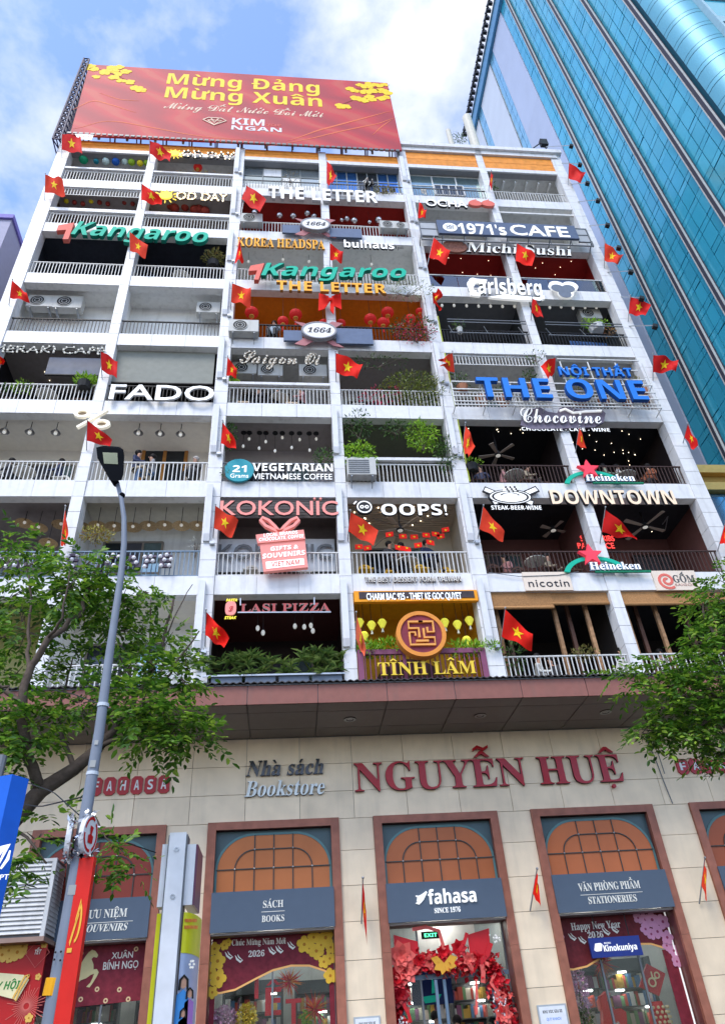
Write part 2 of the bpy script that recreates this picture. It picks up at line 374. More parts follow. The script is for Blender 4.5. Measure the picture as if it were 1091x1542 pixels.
# ------------------------------------------------------------------ the building grid
XC = [-9.52, -5.80, -2.09, 1.57, 5.22, 8.90, 12.65]; CW = [.5, .32, .42, .32, .42, .32, .48]
H = 3.2148
def ZF(k): return 11.911+H*(k-2)
FH = .57
def xo(c): return XC[c]+CW[c]/2, XC[c+1]-CW[c+1]/2
def BAYS(k, c): return f'{ORD[k]} balcony row up, {ORD[c+1]} bay'

# ------------------------------------------------------------------ setting
PAV = P('grey pavement', .22, .21, .2, vary=.15, scale=9, bump=.2); ASPH = P('asphalt', .05, .05, .052, vary=.2, scale=30, bump=.3)
g = MB(); g.v = [(-600, -600, 0), (600, -600, 0), (600, 600, 0), (-600, 600, 0)]; g.f = [(0, 1, 2, 3)]; g.m = [0]
g.build('ground', P('dusty ground', .16, .15, .14), None, (0, 0, -.15))['kind'] = 'structure'
box('pavement', (-60, -12.4, -.149), (60, .6, 0), PAV)['kind'] = 'structure'
box('kerb', (-60, -12.6, -.149), (60, -12.4, .0), P('kerb stone', .3, .29, .28))['kind'] = 'structure'
box('road', (-60, -40, -.149), (60, -12.6, -.13), ASPH)['kind'] = 'structure'

# ------------------------------------------------------------------ apartment building
bld = thing('apartment_building', (1.5, 2, 0), 'white nine storey apartment block stacked with cafe balconies above a stone bookshop front', 'building')
TOPZ = 34.4
ORN = P('orange timber board', .8, .3, .05, rough=.5, vary=.2, scale=4)
box('rear_wall', (-9.7, 4.6, 0), (12.8, 12, TOPZ), GREYP, bld)
box('roof_slab', (-9.7, .1, TOPZ), (12.8, 12, TOPZ+.15), LGREY, bld)
for i, xs in ((0, (-9.72, -9.6)), (6, (12.72, 12.84))): box('side_wall', (xs[0], .4, 8.2), (xs[1], 4.6, TOPZ), WPAINT, bld)
# columns: stacked cladding blocks
for i, (x, w) in enumerate(zip(XC, CW)):
    top = 35.5 if i >= 4 else 34.45
    box('pillar', (x-w/2+.02, -.02, 8.1), (x+w/2-.02, .38, top-.02), CORE, bld)
    z = 8.1; j = 0
    while z < top-.05:
        h = min(H/6, top-z); box('cladding_panel', (x-w/2, -.045+RNG.normal()*.0012, z+.007), (x+w/2, .4, z+h-.007), WHITE, bld); z += h
# fins and small uplights
FINM = P('pale fin casing', .7, .71, .73, rough=.4, vary=.05, dirt=.3)
for i in (2, 3, 4):
    for k in range(1, 9):
        if i == 3 and k > 3: continue
        z = ZF(k); x = XC[i]-CW[i]*(.18 if i != 3 else .25); b = MB(); hw = .085
        for (za, zb, d0, d1) in ((z+1.25, z+2.95, .13, .16), (z+1.05, z+1.25, .07, .13)):
            b.add([(x-hw, -.047, za), (x+hw, -.047, za), (x+hw, -.047-d0, za), (x-hw, -.047-d0, za), (x-hw, -.047, zb), (x+hw, -.047, zb), (x+hw, -.047-d1, zb), (x-hw, -.047-d1, zb)], [(0, 1, 2, 3), (7, 6, 5, 4), (3, 2, 6, 7), (0, 3, 7, 4), (2, 1, 5, 6), (1, 0, 4, 5)])
        b.build('column_fin', FINM, bld)
        if i != 3:
            box('uplight', (XC[i]+.03, -.16, z+.93), (XC[i]+.15, -.047, z+1.01), STEEL, bld)
# beams
for k in range(2, 9):
    z = ZF(k)
    for c in range(6):
        x0, x1 = xo(c); box('beam', (x0, .03, z-FH+.012), (x1, .3, z-.012), CORE, bld); n = 3
        for j in range(n):
            a = x0+(x1-x0)*j/n; b = x0+(x1-x0)*(j+1)/n
            box('fascia_panel', (a+.004, -.005+RNG.normal()*.0015, z-FH), (b-.004, .05, z), WHITE, bld)
        box('beam_soffit', (x0, .05, z-FH-.004), (x1, .3, z-FH+.01), LGREY, bld)
        box('kerb_sill', (x0, .05, z-.012), (x1, .16, z+.01), WPAINT, bld)
# crown with orange boards
for c in range(6):
    x0, x1 = xo(c); zt = 34.95 if c >= 4 else 34.45; zb = 33.85 if c >= 4 else 33.78
    box('crown_beam', (x0, .05, zb-.3), (x1, .3, zt), CORE, bld)
    for j in range(4): h = (zt-zb)/4; box('orange_board', (x0+.01, .0+.004*(j % 2), zb+h*j+.01), (x1-.01, .05, zb+h*(j+1)-.005), ORN, bld)
    box('crown_strip', (x0, -.015, zb-.27), (x1, .06, zb), WHITE, bld)
    if c >= 4:
        box('parapet', (x0-.3, -.1, 34.97), (x1+.3, .3, 35.25), WPAINT, bld); 
box('parapet_cap', (5.0, -.22, 35.25), (12.95, .35, 35.52), WHITE, bld)

# balcony rooms: depth, ceiling, wall, side, rail style
ROOM = {}
def R(k, cs, d, ceil, wall, rail, side=None):
    for c in cs: ROOM[(k, c)] = (d, ceil, wall, side or wall, rail)
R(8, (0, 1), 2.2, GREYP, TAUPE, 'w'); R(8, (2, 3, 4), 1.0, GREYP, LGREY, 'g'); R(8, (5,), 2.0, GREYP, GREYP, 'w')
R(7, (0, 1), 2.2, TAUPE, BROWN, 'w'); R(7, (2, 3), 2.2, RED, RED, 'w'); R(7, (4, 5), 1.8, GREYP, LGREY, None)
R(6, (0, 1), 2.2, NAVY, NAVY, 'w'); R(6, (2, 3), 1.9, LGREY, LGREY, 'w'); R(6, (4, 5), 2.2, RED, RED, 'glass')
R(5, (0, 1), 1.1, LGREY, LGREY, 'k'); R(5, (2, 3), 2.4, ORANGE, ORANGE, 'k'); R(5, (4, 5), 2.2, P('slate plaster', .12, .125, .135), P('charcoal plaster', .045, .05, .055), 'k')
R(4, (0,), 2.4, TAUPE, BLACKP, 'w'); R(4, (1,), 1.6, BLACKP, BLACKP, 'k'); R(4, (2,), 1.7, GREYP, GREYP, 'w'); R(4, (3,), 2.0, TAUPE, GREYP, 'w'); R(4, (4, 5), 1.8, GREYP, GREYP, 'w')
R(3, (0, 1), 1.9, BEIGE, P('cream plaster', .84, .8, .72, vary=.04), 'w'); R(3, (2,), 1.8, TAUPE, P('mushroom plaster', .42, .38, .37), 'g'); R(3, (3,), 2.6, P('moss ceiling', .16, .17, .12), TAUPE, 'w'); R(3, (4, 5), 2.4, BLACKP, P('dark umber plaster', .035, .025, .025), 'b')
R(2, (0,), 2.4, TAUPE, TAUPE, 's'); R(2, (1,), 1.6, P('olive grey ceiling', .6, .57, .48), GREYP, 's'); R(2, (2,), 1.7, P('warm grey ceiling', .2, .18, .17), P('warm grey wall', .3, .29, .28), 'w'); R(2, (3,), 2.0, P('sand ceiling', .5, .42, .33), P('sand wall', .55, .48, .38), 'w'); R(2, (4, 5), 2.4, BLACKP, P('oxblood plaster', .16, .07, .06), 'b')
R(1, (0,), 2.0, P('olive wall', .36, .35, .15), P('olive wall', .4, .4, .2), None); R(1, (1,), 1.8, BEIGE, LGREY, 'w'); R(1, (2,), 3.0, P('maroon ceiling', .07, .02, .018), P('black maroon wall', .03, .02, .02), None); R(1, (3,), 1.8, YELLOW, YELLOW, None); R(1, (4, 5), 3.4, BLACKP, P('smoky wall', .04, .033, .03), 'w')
RM = {'w': WMET, 'k': BLKM, 'g': GREYM, 's': BLUEM, 'b': BRNM}
nbal = [0]
def railing(x0, x1, z, style, h=.78, y=-.0, sp=.118, parent=bld):
    m = RM[style]; r = MB(); r.box((x0, y+.06, z+h-.035), (x1, y+.11, z+h)); r.box((x0, y+.07, z+.05), (x1, y+.1, z+.08)); 
    rl = r.build('balcony_railing', m, parent)
    n = int((x1-x0)/sp); b = MB()
    for i in range(n):
        x = x0+(i+.5)*(x1-x0)/n; s = ((x-.012, y+.072, z+.08), (x+.012, y+.096, z+h-.035))
        if nbal[0] < 290 and z < 15.5: nbal[0] += 1; box('baluster', *s, m, rl)
        else: b.box(*s)
    if b.v: tag(b.build('balusters', m, rl), kind='stuff')
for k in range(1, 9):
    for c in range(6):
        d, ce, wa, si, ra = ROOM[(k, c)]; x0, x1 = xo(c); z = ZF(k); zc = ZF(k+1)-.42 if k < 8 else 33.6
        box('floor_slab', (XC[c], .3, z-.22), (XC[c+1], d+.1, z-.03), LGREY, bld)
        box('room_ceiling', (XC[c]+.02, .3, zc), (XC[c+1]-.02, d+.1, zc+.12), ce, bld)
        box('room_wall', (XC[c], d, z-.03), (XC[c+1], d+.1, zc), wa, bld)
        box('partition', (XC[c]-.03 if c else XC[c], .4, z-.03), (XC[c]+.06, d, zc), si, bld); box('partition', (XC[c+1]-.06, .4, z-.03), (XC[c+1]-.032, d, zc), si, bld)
        if ra == 'glass':
            for j in range(3): a = x0+(x1-x0)*j/3; box('glass_panel', (a+.01, .03, z+.02), (a+(x1-x0)/3-.01, .045, z+.74), RAILGLASS, bld)
            box('handrail', (x0, .01, z+.75), (x1, .07, z+.79), WMET, bld)
        elif ra: railing(x0, x1, z, ra, .85 if ra == 's' else .78)

# windows of the top row
GW = mat('reflective window glass', (.45, .52, .55), rough=.08, metal=.75, vary=.15, scale=1.5); GB = mat('blue window glass', (.06, .2, .5), rough=.08, metal=.8, vary=.15); GD = P('dark window glass', .02, .025, .03, rough=.05); GT = mat('green grey window glass', (.25, .36, .38), rough=.08, metal=.7, vary=.2)
FRM = P('window frame metal', .2, .22, .22, rough=.4)
def window(x0, x1, z0, z1, nx, nz, y, gl, fm, op=(), parent=bld, t=.05):
    w = MB()
    for i in range(nx+1): a = x0+(x1-x0)*i/nx; w.box((a-t/2, y-.03, z0), (a+t/2, y+.03, z1))
    for j in range(nz+1): b = z0+(z1-z0)*j/nz; w.box((x0, y-.025, b-t/2), (x1, y+.026, b+t/2))
    f = w.build('window_frame', fm, parent)
    for i in range(nx):
        for j in range(nz):
            a = x0+(x1-x0)*i/nx; b = z0+(z1-z0)*j/nz
            g_ = gl[(i+j*nx) % len(gl)] if isinstance(gl, (list, tuple)) else gl
            if (i, j) in op: g_ = GD
            box('window_pane', (a+t/2, y-.004, b+t/2), (a+(x1-x0)/nx-t/2, y+.004, b+(z1-z0)/nz-t/2), g_, f)
    return f
x0, x1 = xo(2); window(x0, x1, ZF(8)+.9, 33.5, 4, 2, .35, [GW, GW, LGREY, GW, GW, WPAINT, GW], FRM); box('dado_wall', (x0, .3, ZF(8)), (x1, .4, ZF(8)+.88), LGREY, bld)
x0, x1 = xo(3); window(x0, x1-.05, ZF(8)+.7, 33.5, 7, 2, .35, GB, FRM, ((3, 0), (3, 1), (4, 1), (4, 0))); box('dado_wall', (x0, .3, ZF(8)), (x1, .4, ZF(8)+.68), LGREY, bld)
x0, x1 = xo(4); window(x0, x1, ZF(8)+.6, 33.5, 3, 2, .35, GT, WMET, ((1, 0),)); box('dado_wall', (x0, .3, ZF(8)), (x1, .4, ZF(8)+.58), GREYP, bld); window(*[A(a, 275, .6)[0] for a in (648, 690)], 31.9, 32.7, 4, 1, .31, GD, WMET)
x0, x1 = xo(5)
for j in range(6): a = x0+.3+j*.55; box('ceiling_rib', (a, .35, 33.35), (a+.07, 1.9, 33.5), WMET, bld)
# small window grids deep in rooms
window(*[A(a, 700, 2.3)[0] for a in (875, 966)], ZF(3)+.7, ZF(3)+1.9, 5, 2, 2.35, P('dim window glass', .06, .06, .07), P('plum frame', .26, .17, .16))
window(*[A(a, 815, 2.3)[0] for a in (945, 1000)], ZF(2), ZF(2)+2.1, 3, 3, 2.35, P('dim window glass', .06, .06, .07), P('soft black frame', .03, .03, .03))
for k, c, a, b in ((3, 0, .2, .75), (4, 2, .1, .6), (4, 3, .15, .8), (4, 4, .1, .7), (4, 5, .2, .9), (2, 1, .1, .6), (2, 2, .3, .9), (2, 3, .2, .8), (1, 1, .1, .7), (6, 2, .2, .8), (6, 3, .15, .7), (7, 4, .1, .7), (7, 5, .2, .8), (3, 2, .1, .8), (3, 3, .2, .8), (5, 4, .1, .6), (5, 5, .1, .8), (8, 0, .1, .9), (8, 1, .1, .9), (2, 4, .1, .6), (1, 2, .15, .8)):
    x0, x1 = xo(c); d = ROOM[(k, c)][0]; w = x1-x0; window(x0+w*a, x0+w*b, ZF(k), ZF(k)+2.15, 3, 2, d-.04, [GD, P('dim window glass', .06, .06, .07), GT], P('taupe door frame', .2, .17, .14), t=.06)
for (k, c, px0, px1) in ((5, 0, 52, 165), (5, 1, 218, 325)):
    yy = 1.05; a, b = A(px0, 500, yy)[0], A(px1, 500, yy)[0]; window(a, b, ZF(5)-.0, ZF(5)+.95, 4, 1, yy, GD, P('dark window frame', .05, .06, .08))
    for t in (a+.15, b-.5): box('curtain', (t, yy-.045, ZF(5)), (t+.3, yy-.035, ZF(5)+.9), P('white curtain', .6, .62, .65), bld)
# orange sliding door of the cream balcony
OAK = P('golden oak frame', .45, .2, .05, rough=.4)
x0, z0 = A(210, 725, 1.85); x1, z1 = A(282, 672, 1.85); window(x0, x1, ZF(3), z1, 2, 1, 1.85, GD, OAK, t=.11)
# extra white ledges and bands on certain rows
for k, c in ((7, 0), (7, 1), (8, 0), (8, 1), (4, 2), (3, 3)):
    x0, x1 = xo(c); box('ledge_beam', (x0, -.02, ZF(k)+.86), (x1, .1, ZF(k)+(1.06 if k == 7 else .97)), WHITE, bld)
x0, x1 = xo(0); railing(x0, x1, ZF(8)-FH-.52, 'w', .5)
for c in (4,):
    x0, x1 = xo(c); railing(x0, x1, ZF(5)-FH-.55, 'w', .5)
x0, x1 = xo(5)
for z in (ZF(8)-FH-.4, ): box('ledge_beam', (x0, .05, z), (x1, .12, z+.1), WMET, bld)

# ------------------------------------------------------------------ podium canopy
MAUVE = P('mauve canopy panel', .27, .11, .085, rough=.35, vary=.08, dirt=.25); SOF = P('grey soffit panel', .3, .27, .25, rough=.5, vary=.05)
can = thing('canopy', (1.5, -.6, 7.7), 'long mauve canopy with grey soffit panels over the bookshop front', 'canopy')
YF, ZS = -1.48, 7.74
cx = -13.0; n = 0
box('canopy_core', (-13, YF+.03, ZS+.03), (15.5, .6, ZS+.4), CORE, can)
while cx < 15:
    x1 = cx+1.52; box('fascia_panel', (cx+.008, YF, ZS), (x1-.008, YF+.04, ZS+.42), MAUVE, can)
    for (ya, yb) in ((YF+.045, YF+.5), (YF+.5, YF+1.5), (YF+1.5, .61)): box('soffit_panel', (cx+.012, ya+.012, ZS), (x1-.012, yb-.012, ZS+.03), SOF, can)
    if n % 2 == 1:
        d = MB(); xx = cx+.76; y_ = YF+1.0
        for r0, r1, zz in ((.0, .07, .012), (.085, .14, .02)):
            m_ = 20
            for i in range(m_):
                t0, t1 = 2*PI*i/m_, 2*PI*(i+1)/m_
                d.add([(xx+math.cos(t)*r, y_+math.sin(t)*r, ZS-zz) for t, r in ((t0, r0), (t0, r1), (t1, r1), (t1, r0))], [(0, 1, 2, 3)])
        d.mi = 0; d.box((xx-.015, y_-.015, ZS-.02), (xx+.015, y_+.015, ZS))
        tube = MB(); tube.tube((xx, y_, ZS-.01), (xx, y_, ZS+.01), .14, n=20); dl = tube.build('downlight_recess', BLKM, can); d.build('trim_ring', STEEL, dl)
    cx = x1; n += 1
r_ = MB(); N = 760
v = []
for i in range(N+1):
    x = -13+28.5*i/N; dz = .018*math.cos(i*PI/2); v += [(x, YF-.09, ZS+.47+dz), (x, .03, ZS+1.02+dz)]
r_.add(v, [(2*i, 2*i+2, 2*i+3, 2*i+1) for i in range(N)]); r_.add([(a, b, c-.02) for a, b, c in v], [(2*i+1, 2*i+3, 2*i+2, 2*i) for i in range(N)])
r_.add([(a, b, c-j*.02) for i, (a, b, c) in enumerate(v) if i % 2 == 0 for j in (0, 1)], [(2*i, 2*i+1, 2*i+3, 2*i+2) for i in range(N)])
r_.build('corrugated_roof_sheet', P('dark roofing sheet', .05, .045, .045, rough=.5), can)
box('gutter', (-13, YF-.02, ZS+.42), (15.5, YF+.1, ZS+.45), GREYM, can)

# ------------------------------------------------------------------ podium wall
YP = .63
STONE = P('cream limestone', .85, .69, .49, rough=.45, vary=.1, scale=2.2, dirt=.12, bump=.05)
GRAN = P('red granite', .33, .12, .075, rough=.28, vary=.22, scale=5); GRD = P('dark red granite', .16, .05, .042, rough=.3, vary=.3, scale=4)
WIN = [(-5.40, -2.60), (-1.71, 1.17), (1.94, 4.80), (5.59, 8.53), (9.44, 12.3)]
ZJ = [7.74, 7.10, 6.47, 5.865]
def stone(x0, x1, z0, z1, nm='stone_tile'): 
    if x1-x0 > .03: box(nm, (x0+.005, YP+RNG.normal()*.0012, z0+.005), (x1-.005, YP+.06, z1-.005), STONE, bld)
xs = [-.92+1.225*i for i in range(-10, 12)]
box('podium_backing', (-12, YP+.05, ZJ[3]), (14, YP+.5, 7.76), CORE, bld)
for j in range(3):
    for i in range(len(xs)-1): stone(xs[i], xs[i+1], ZJ[j+1], ZJ[j])
zr = [5.865, 5.2, 4.5, 3.82, 3.13, 2.46, 1.8, 1.13, .46, 0]
gaps = [(-12, -9.1)]+[(-6.2, WIN[0][0])]+[(WIN[i][1], WIN[i+1][0]) for i in range(4)]+[(12.3, 14)]
for a, b in gaps:
    box('podium_backing', (a, YP+.05, 0), (b, YP+.5, ZJ[3]), CORE, bld)
    for j in range(len(zr)-1): stone(a, b, zr[j+1], zr[j])
DARKG = P('dark fascia glass', .03, .045, .05, rough=.15)
SLATE = P('slate blue panel', .085, .115, .16, rough=.35, vary=.03)
def arch_window(x0, x1, idx):
    t = .185; zt = 5.88; x0i, x1i = x0+t, x1-t
    for s in ((x0, x0i), (x1i, x1)):
        z = 0
        for hh in (1.6, 1.62, zt-3.22): box('granite_jamb', (s[0], YP-.07, z+.002), (s[1], YP+.02, z+hh-.002), GRAN, bld); z += hh
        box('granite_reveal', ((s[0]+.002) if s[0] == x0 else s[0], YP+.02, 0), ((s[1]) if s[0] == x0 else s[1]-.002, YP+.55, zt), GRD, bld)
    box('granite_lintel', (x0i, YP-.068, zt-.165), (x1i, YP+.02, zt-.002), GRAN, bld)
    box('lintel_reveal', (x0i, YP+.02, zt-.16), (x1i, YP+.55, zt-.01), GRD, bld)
    zb, z1 = 4.48, zt-.17; y = YP+.08; w = x1i-x0i; cx = (x0i+x1i)/2
    fan = thing('fanlight', (cx, y, zb)); bpy.data.objects.remove(fan)
    f = box('fanlight_backing', (x0i, y+.02, zb-.1), (x1i, y+.05, z1), P('teal grey spandrel', .07, .11, .12, rough=.3), bld)
    f2 = MB(); zz = z1-.08; r = .62; n = 10; pts = [(x0i+.03, zb), (x1i-.03, zb)]
    pts += [(x1i-.03-r*1.25+r*1.25*math.cos(t), zz-r*1.15+r*1.15*math.sin(t)) for t in np.linspace(0, PI/2, n)]
    pts += [(x0i+.03+r*1.25+r*1.25*math.cos(t), zz-r*1.15+r*1.15*math.sin(t)) for t in np.linspace(PI/2, PI, n)]
    AM = mat('amber print %d' % idx, [(.27, .045, .028), (.5, .16, .05), (.44, .13, .045), (.5, .14, .045), (.4, .1, .04)][idx], rough=.3, vary=.12, scale=1.2)
    f2.prism(pts, y, y+.02); f2.build('amber_arch_panel', AM, bld)
    b = MB(); rim = pts[1:]; b.stroke([(x1i-.03, zb)]+pts[2:]+[(x0i+.03, zb)], .05, y-.012, y+.01); b.build('arch_trim', P('teal trim', .1, .2, .2, rough=.4), bld)
    L = MB(); q = .022; zm = zb+(z1-zb)*.37; zm2 = zb+(z1-zb)*.68
    for i, fx in enumerate((.17, .335, .5, .665, .83)):
        X = x0i+w*fx; L.box((X-q/2, y-.022, zb), (X+q/2, y-.013, (z1-.1) if 1 <= i <= 3 else zm))
    L.box((x0i+.03, y-.023, zm-q/2), (x1i-.03, y-.0125, zm+q/2)); L.box((x0i+w*.335, y-.0235, zm2-q/2), (x0i+w*.665, y-.0125, zm2+q/2))
    for sgn, fx in ((-1, .335), (1, .665)):
        X = x0i+w*fx; aa = np.linspace(0, PI/2, 8); L.stroke([(X+sgn*w*.165*math.sin(t), zm+(zm2-zm)*math.cos(t)) for t in aa], q, y-.024, y-.0125)
    L.build('glazing_bars', P('lead bar', .06, .065, .06), bld)
    S = MB()
    for fx in (.17, .335, .5, .665, .83): S.ell((x0i+w*fx, y-.026, zm), .022, 6, 4)
    for fx in (.335, .5, .665): S.ell((x0i+w*fx, y-.026, zm2), .022, 6, 4)
    S.build('bar_studs', P('pewter stud', .5, .5, .48, metal=.6, rough=.3), bld)
    o = 0.06 if idx in (1, 2, 3) else 0
    box('panel_soffit', (x0i, YP-.02, 3.7), (x1i, YP+.5, 3.74), P('pale soffit', .4, .36, .34), bld)
    return box('slate_panel', (x0i-.015+.0, YP-.11, 3.74), (x1i+.015, YP-.06, 4.48), SLATE, bld)
for i, (a, b) in enumerate(WIN): arch_window(a, b, i)
box('door_lintel_backing', (-6, YP+.56, 4.5), (13, YP+.7, 6), CORE, bld)

# shop interior
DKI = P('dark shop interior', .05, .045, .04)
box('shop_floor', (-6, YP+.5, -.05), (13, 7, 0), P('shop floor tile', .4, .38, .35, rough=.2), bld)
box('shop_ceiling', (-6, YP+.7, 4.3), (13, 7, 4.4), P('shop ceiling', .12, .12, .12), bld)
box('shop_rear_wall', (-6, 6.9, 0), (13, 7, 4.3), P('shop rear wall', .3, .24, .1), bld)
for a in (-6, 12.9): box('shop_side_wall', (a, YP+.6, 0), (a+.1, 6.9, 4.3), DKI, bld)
TUBEL = mat('lit tube', (1, 1, 1), emit=(1, .98, .93), estr=18, vary=0)
for i in range(9):
    for j in range(2):
        x = -4.8+i*2.05+RNG.normal()*.1; y = 2.3+j*1.9
        box('ceiling_light_tube', (x, y, 4.22), (x+.75, y+.09, 4.27), TUBEL)
        tag(bpy.context.scene.objects[-1] if False else COL.objects[-1], f'white lit ceiling tube, {ORD[i+1]} from left in the {"nearer" if j == 0 else "farther"} bookshop row', 'ceiling light', 'lit tubes on the bookshop ceiling')
BOOKC = [P('book %d' % i, *c, rough=.5) for i, c in enumerate([(.5, .1, .08), (.6, .55, .45), (.1, .2, .35), (.55, .35, .08), (.15, .3, .15), (.7, .7, .68), (.25, .1, .2)])]
SHM = P('grey shelf metal', .12, .13, .14, rough=.4)
for s, (sx, sy) in enumerate([(-4.9, 2.6), (-3.4, 3.8), (-1.4, 3.0), (.2, 3.9), (2.3, 2.9), (3.9, 3.9), (5.9, 2.8), (7.5, 3.6), (10, 3)]):
    sh = thing('bookshelf', (sx+.6, sy, 0), f'grey bookshelf filled with spines inside the bookshop, {ORD[s+1]} from left', 'bookshelf', 'bookshelves inside the bookshop')
    fr = MB(); fr.box((sx, sy, 0), (sx+.04, sy+.3, 3.1)); fr.box((sx+1.3, sy, 0), (sx+1.34, sy+.3, 3.1)); fr.box((sx, sy+.28, 0), (sx+1.34, sy+.31, 3.1)); fr.build('shelf_frame', SHM, sh)
    for j in range(8):
        z = .3+j*.36; box('shelf_board', (sx+.041, sy, z), (sx+1.299, sy+.279, z+.025), SHM, sh)
        if j < 7:
            x = sx+.06; bb = [MB() for _ in BOOKC]
            while x < sx+1.25:
                w_ = RNG.uniform(.03, .12); bb[RNG.integers(len(BOOKC))].box((x, sy+.03+RNG.uniform(0, .05), z+.025), (min(x+w_, sx+1.28), sy+.25, z+.025+RNG.uniform(.18, .29))); x += w_+.004
            for q, m_ in zip(bb, BOOKC):
                if q.v: q.build('books', m_, sh)['kind'] = 'stuff'
        if RNG.random() < .8 and j > 2:
            xx = sx+RNG.uniform(.1, 1); box('shelf_light', (xx, sy-.02, z-.03), (xx+.2, sy+.02, z-.004), TUBEL, sh)
# glass fronts with doors
for i, (a, b) in enumerate(WIN):
    x0, x1 = a+.19, b-.19; y = YP+.4; n = (3, 2, 4, 3, 3)[i]
    for j in range(n):
        p0 = x0+(x1-x0)*j/n; p1 = x0+(x1-x0)*(j+1)/n
        if i == 2 and j in (1, 2): continue
        box('shop_glass', (p0+.02, y, .05), (p1-.02, y+.012, 3.7), SHOPGLASS, bld)
        if i != 2 or j != 1: box('mullion', (p1-.02, y-.02, 0), (p1+.018, y+.04, 3.7), GREYM, bld)
    if i == 2:
        box('transom_bar', (x0, y-.025, 2.75), (x1, y+.045, 2.83), BLUEM, bld)
        for t in (.36, .43, .83, .9): box('door_stile', (x0+(x1-x0)*t-.03, y-.22, 0), (x0+(x1-x0)*t+.03, y-.17, 2.72), BLUEM, bld)

# ------------------------------------------------------------------ glass tower
tw = thing('glass_tower', (24, 6, 0), 'tall teal glass office tower with grey vertical fins beside the white block', 'building')
XT = 16.; ZR = 66.3; Z0T = 15.8; YE = -5.2; RC = 1.1
TDK = P('tower joint', .02, .1, .15, rough=.4); LIL = mat('lilac cladding', (.42, .47, .6), rough=.35, vary=.05, scale=.8); PALE = mat('pale grey cladding', (.56, .6, .66), rough=.35, vary=.05, scale=.8)
box('core', (XT+.06, YE, 0), (XT+20, 13.5, ZR), TDK, tw)
RIB = [3.35, 2.1, .42, -1.10, -3.04, -4.93]
fl = 1.3; zf = Z0T; rows = []
while zf < ZR-.1: rows += [(zf, zf+.34), (zf+.34, zf+fl)]; zf += fl
PG = MB(); cnt = 0; cells = []
for (za, zb) in rows:
    for i in range(len(RIB)-1):
        ya, yb = RIB[i+1], RIB[i]; n = 3 if yb-ya > 1.4 else 2
        for j in range(n): cells.append((za, zb, ya+(yb-ya)*j/n, ya+(yb-ya)*(j+1)/n))
cells.sort(key=lambda q: q[0]-1.2*(4-q[2]))
tme = {}
def tilted(B, za, zb, ya, yb, x):
    zb = min(zb, ZR); g_ = .018; e = RNG.normal(size=3)*.006
    B.add([(x+e[0], ya+g_, za+g_), (x+e[1], yb-g_, za+g_), (x+e[2], yb-g_, zb-g_), (x+e[0]+e[2]-e[1], ya+g_, zb-g_),
           (x+.05, ya+g_, za+g_), (x+.05, yb-g_, za+g_), (x+.05, yb-g_, zb-g_), (x+.05, ya+g_, zb-g_)], [(1, 0, 3, 2), (0, 1, 5, 4), (3, 7, 6, 2), (0, 4, 7, 3), (1, 2, 6, 5)])
for q in cells:
    if cnt < 280 and q[1]-q[0] > .8 and 21 < q[0] < 52: b = MB(); tilted(b, *q, XT); b.build('glass_pane', TGLASS, tw); cnt += 1
    else: tilted(PG, *q, XT)
tag(PG.build('glass_panes', TGLASS, tw), kind='stuff')
for (ya, yb, m_) in ((3.38, 6.0, LIL), (6.95, 10.15, PALE), (11.15, 13.4, PALE)):
    z = Z0T
    while z < ZR-2.6: box('cladding_sheet', (XT-.03, ya+.01, z+.003), (XT+.05, yb-.01, min(z+8.6, ZR-2.5)), m_, tw); z += 8.6
for (ya, yb) in ((6.02, 6.93), (10.17, 11.13)):
    B = MB()
    for (za, zb) in rows:
        for j in range(2): tilted(B, za, zb, ya+(yb-ya)*j/2, ya+(yb-ya)*(j+1)/2, XT)
    tag(B.build('glass_panes', mat('blue stripe glass', (.22, .5, .68), rough=.2, metal=.4, vary=.1), tw), kind='stuff')
    box('joint_line', (XT-.05, yb+.0, Z0T), (XT+.04, yb+.05, ZR-2.5), GREYM, tw)
FIN1 = P('dark tower fin', .05, .05, .07, rough=.6); FIN2 = P('champagne fin edge', .48, .47, .45, rough=.55)
for y in RIB[1:]:
    d = .17
    box('vertical_fin', (XT-d, y-.09, Z0T), (XT-.02, y+.09, ZR+.3), FIN1, tw); box('fin_edge', (XT-d-.02, y+.091, Z0T), (XT-.02, y+.13, ZR+.3), FIN2, tw); box('fin_edge', (XT-d-.02, y-.12, Z0T), (XT-d+.06, y-.091, ZR+.3), FIN2, tw)
box('roof_band', (XT-.25, YE, ZR-2.4), (XT+1, 13.6, ZR-1.2), P('blue roof band', .1, .28, .45, rough=.3, metal=.4), tw)
box('roof_band', (XT-.1, YE, ZR-1.2), (XT+1, 13.6, ZR), TDK, tw)
tr = MB(); y = -5.
while y < 13.8:
    tr.tube((XT-.5, y, ZR), (XT-.5, y+.5, ZR+.35), .05, n=4); tr.tube((XT-.5, y+.5, ZR-.1), (XT-.3, y, ZR+.35), .04, n=4); tr.box((XT-.55, y, ZR-.3+RNG.uniform(-.1, .1)), (XT-.2, y+.22, ZR+.15)); y += .5
tr.tube((XT-.5, -5, ZR), (XT-.5, 13.8, ZR), .05, n=4); tr.tube((XT-.4, -5, ZR+.35), (XT-.4, 13.8, ZR+.35), .04, n=4)
tr.build('roof_truss', BLKM, tw)
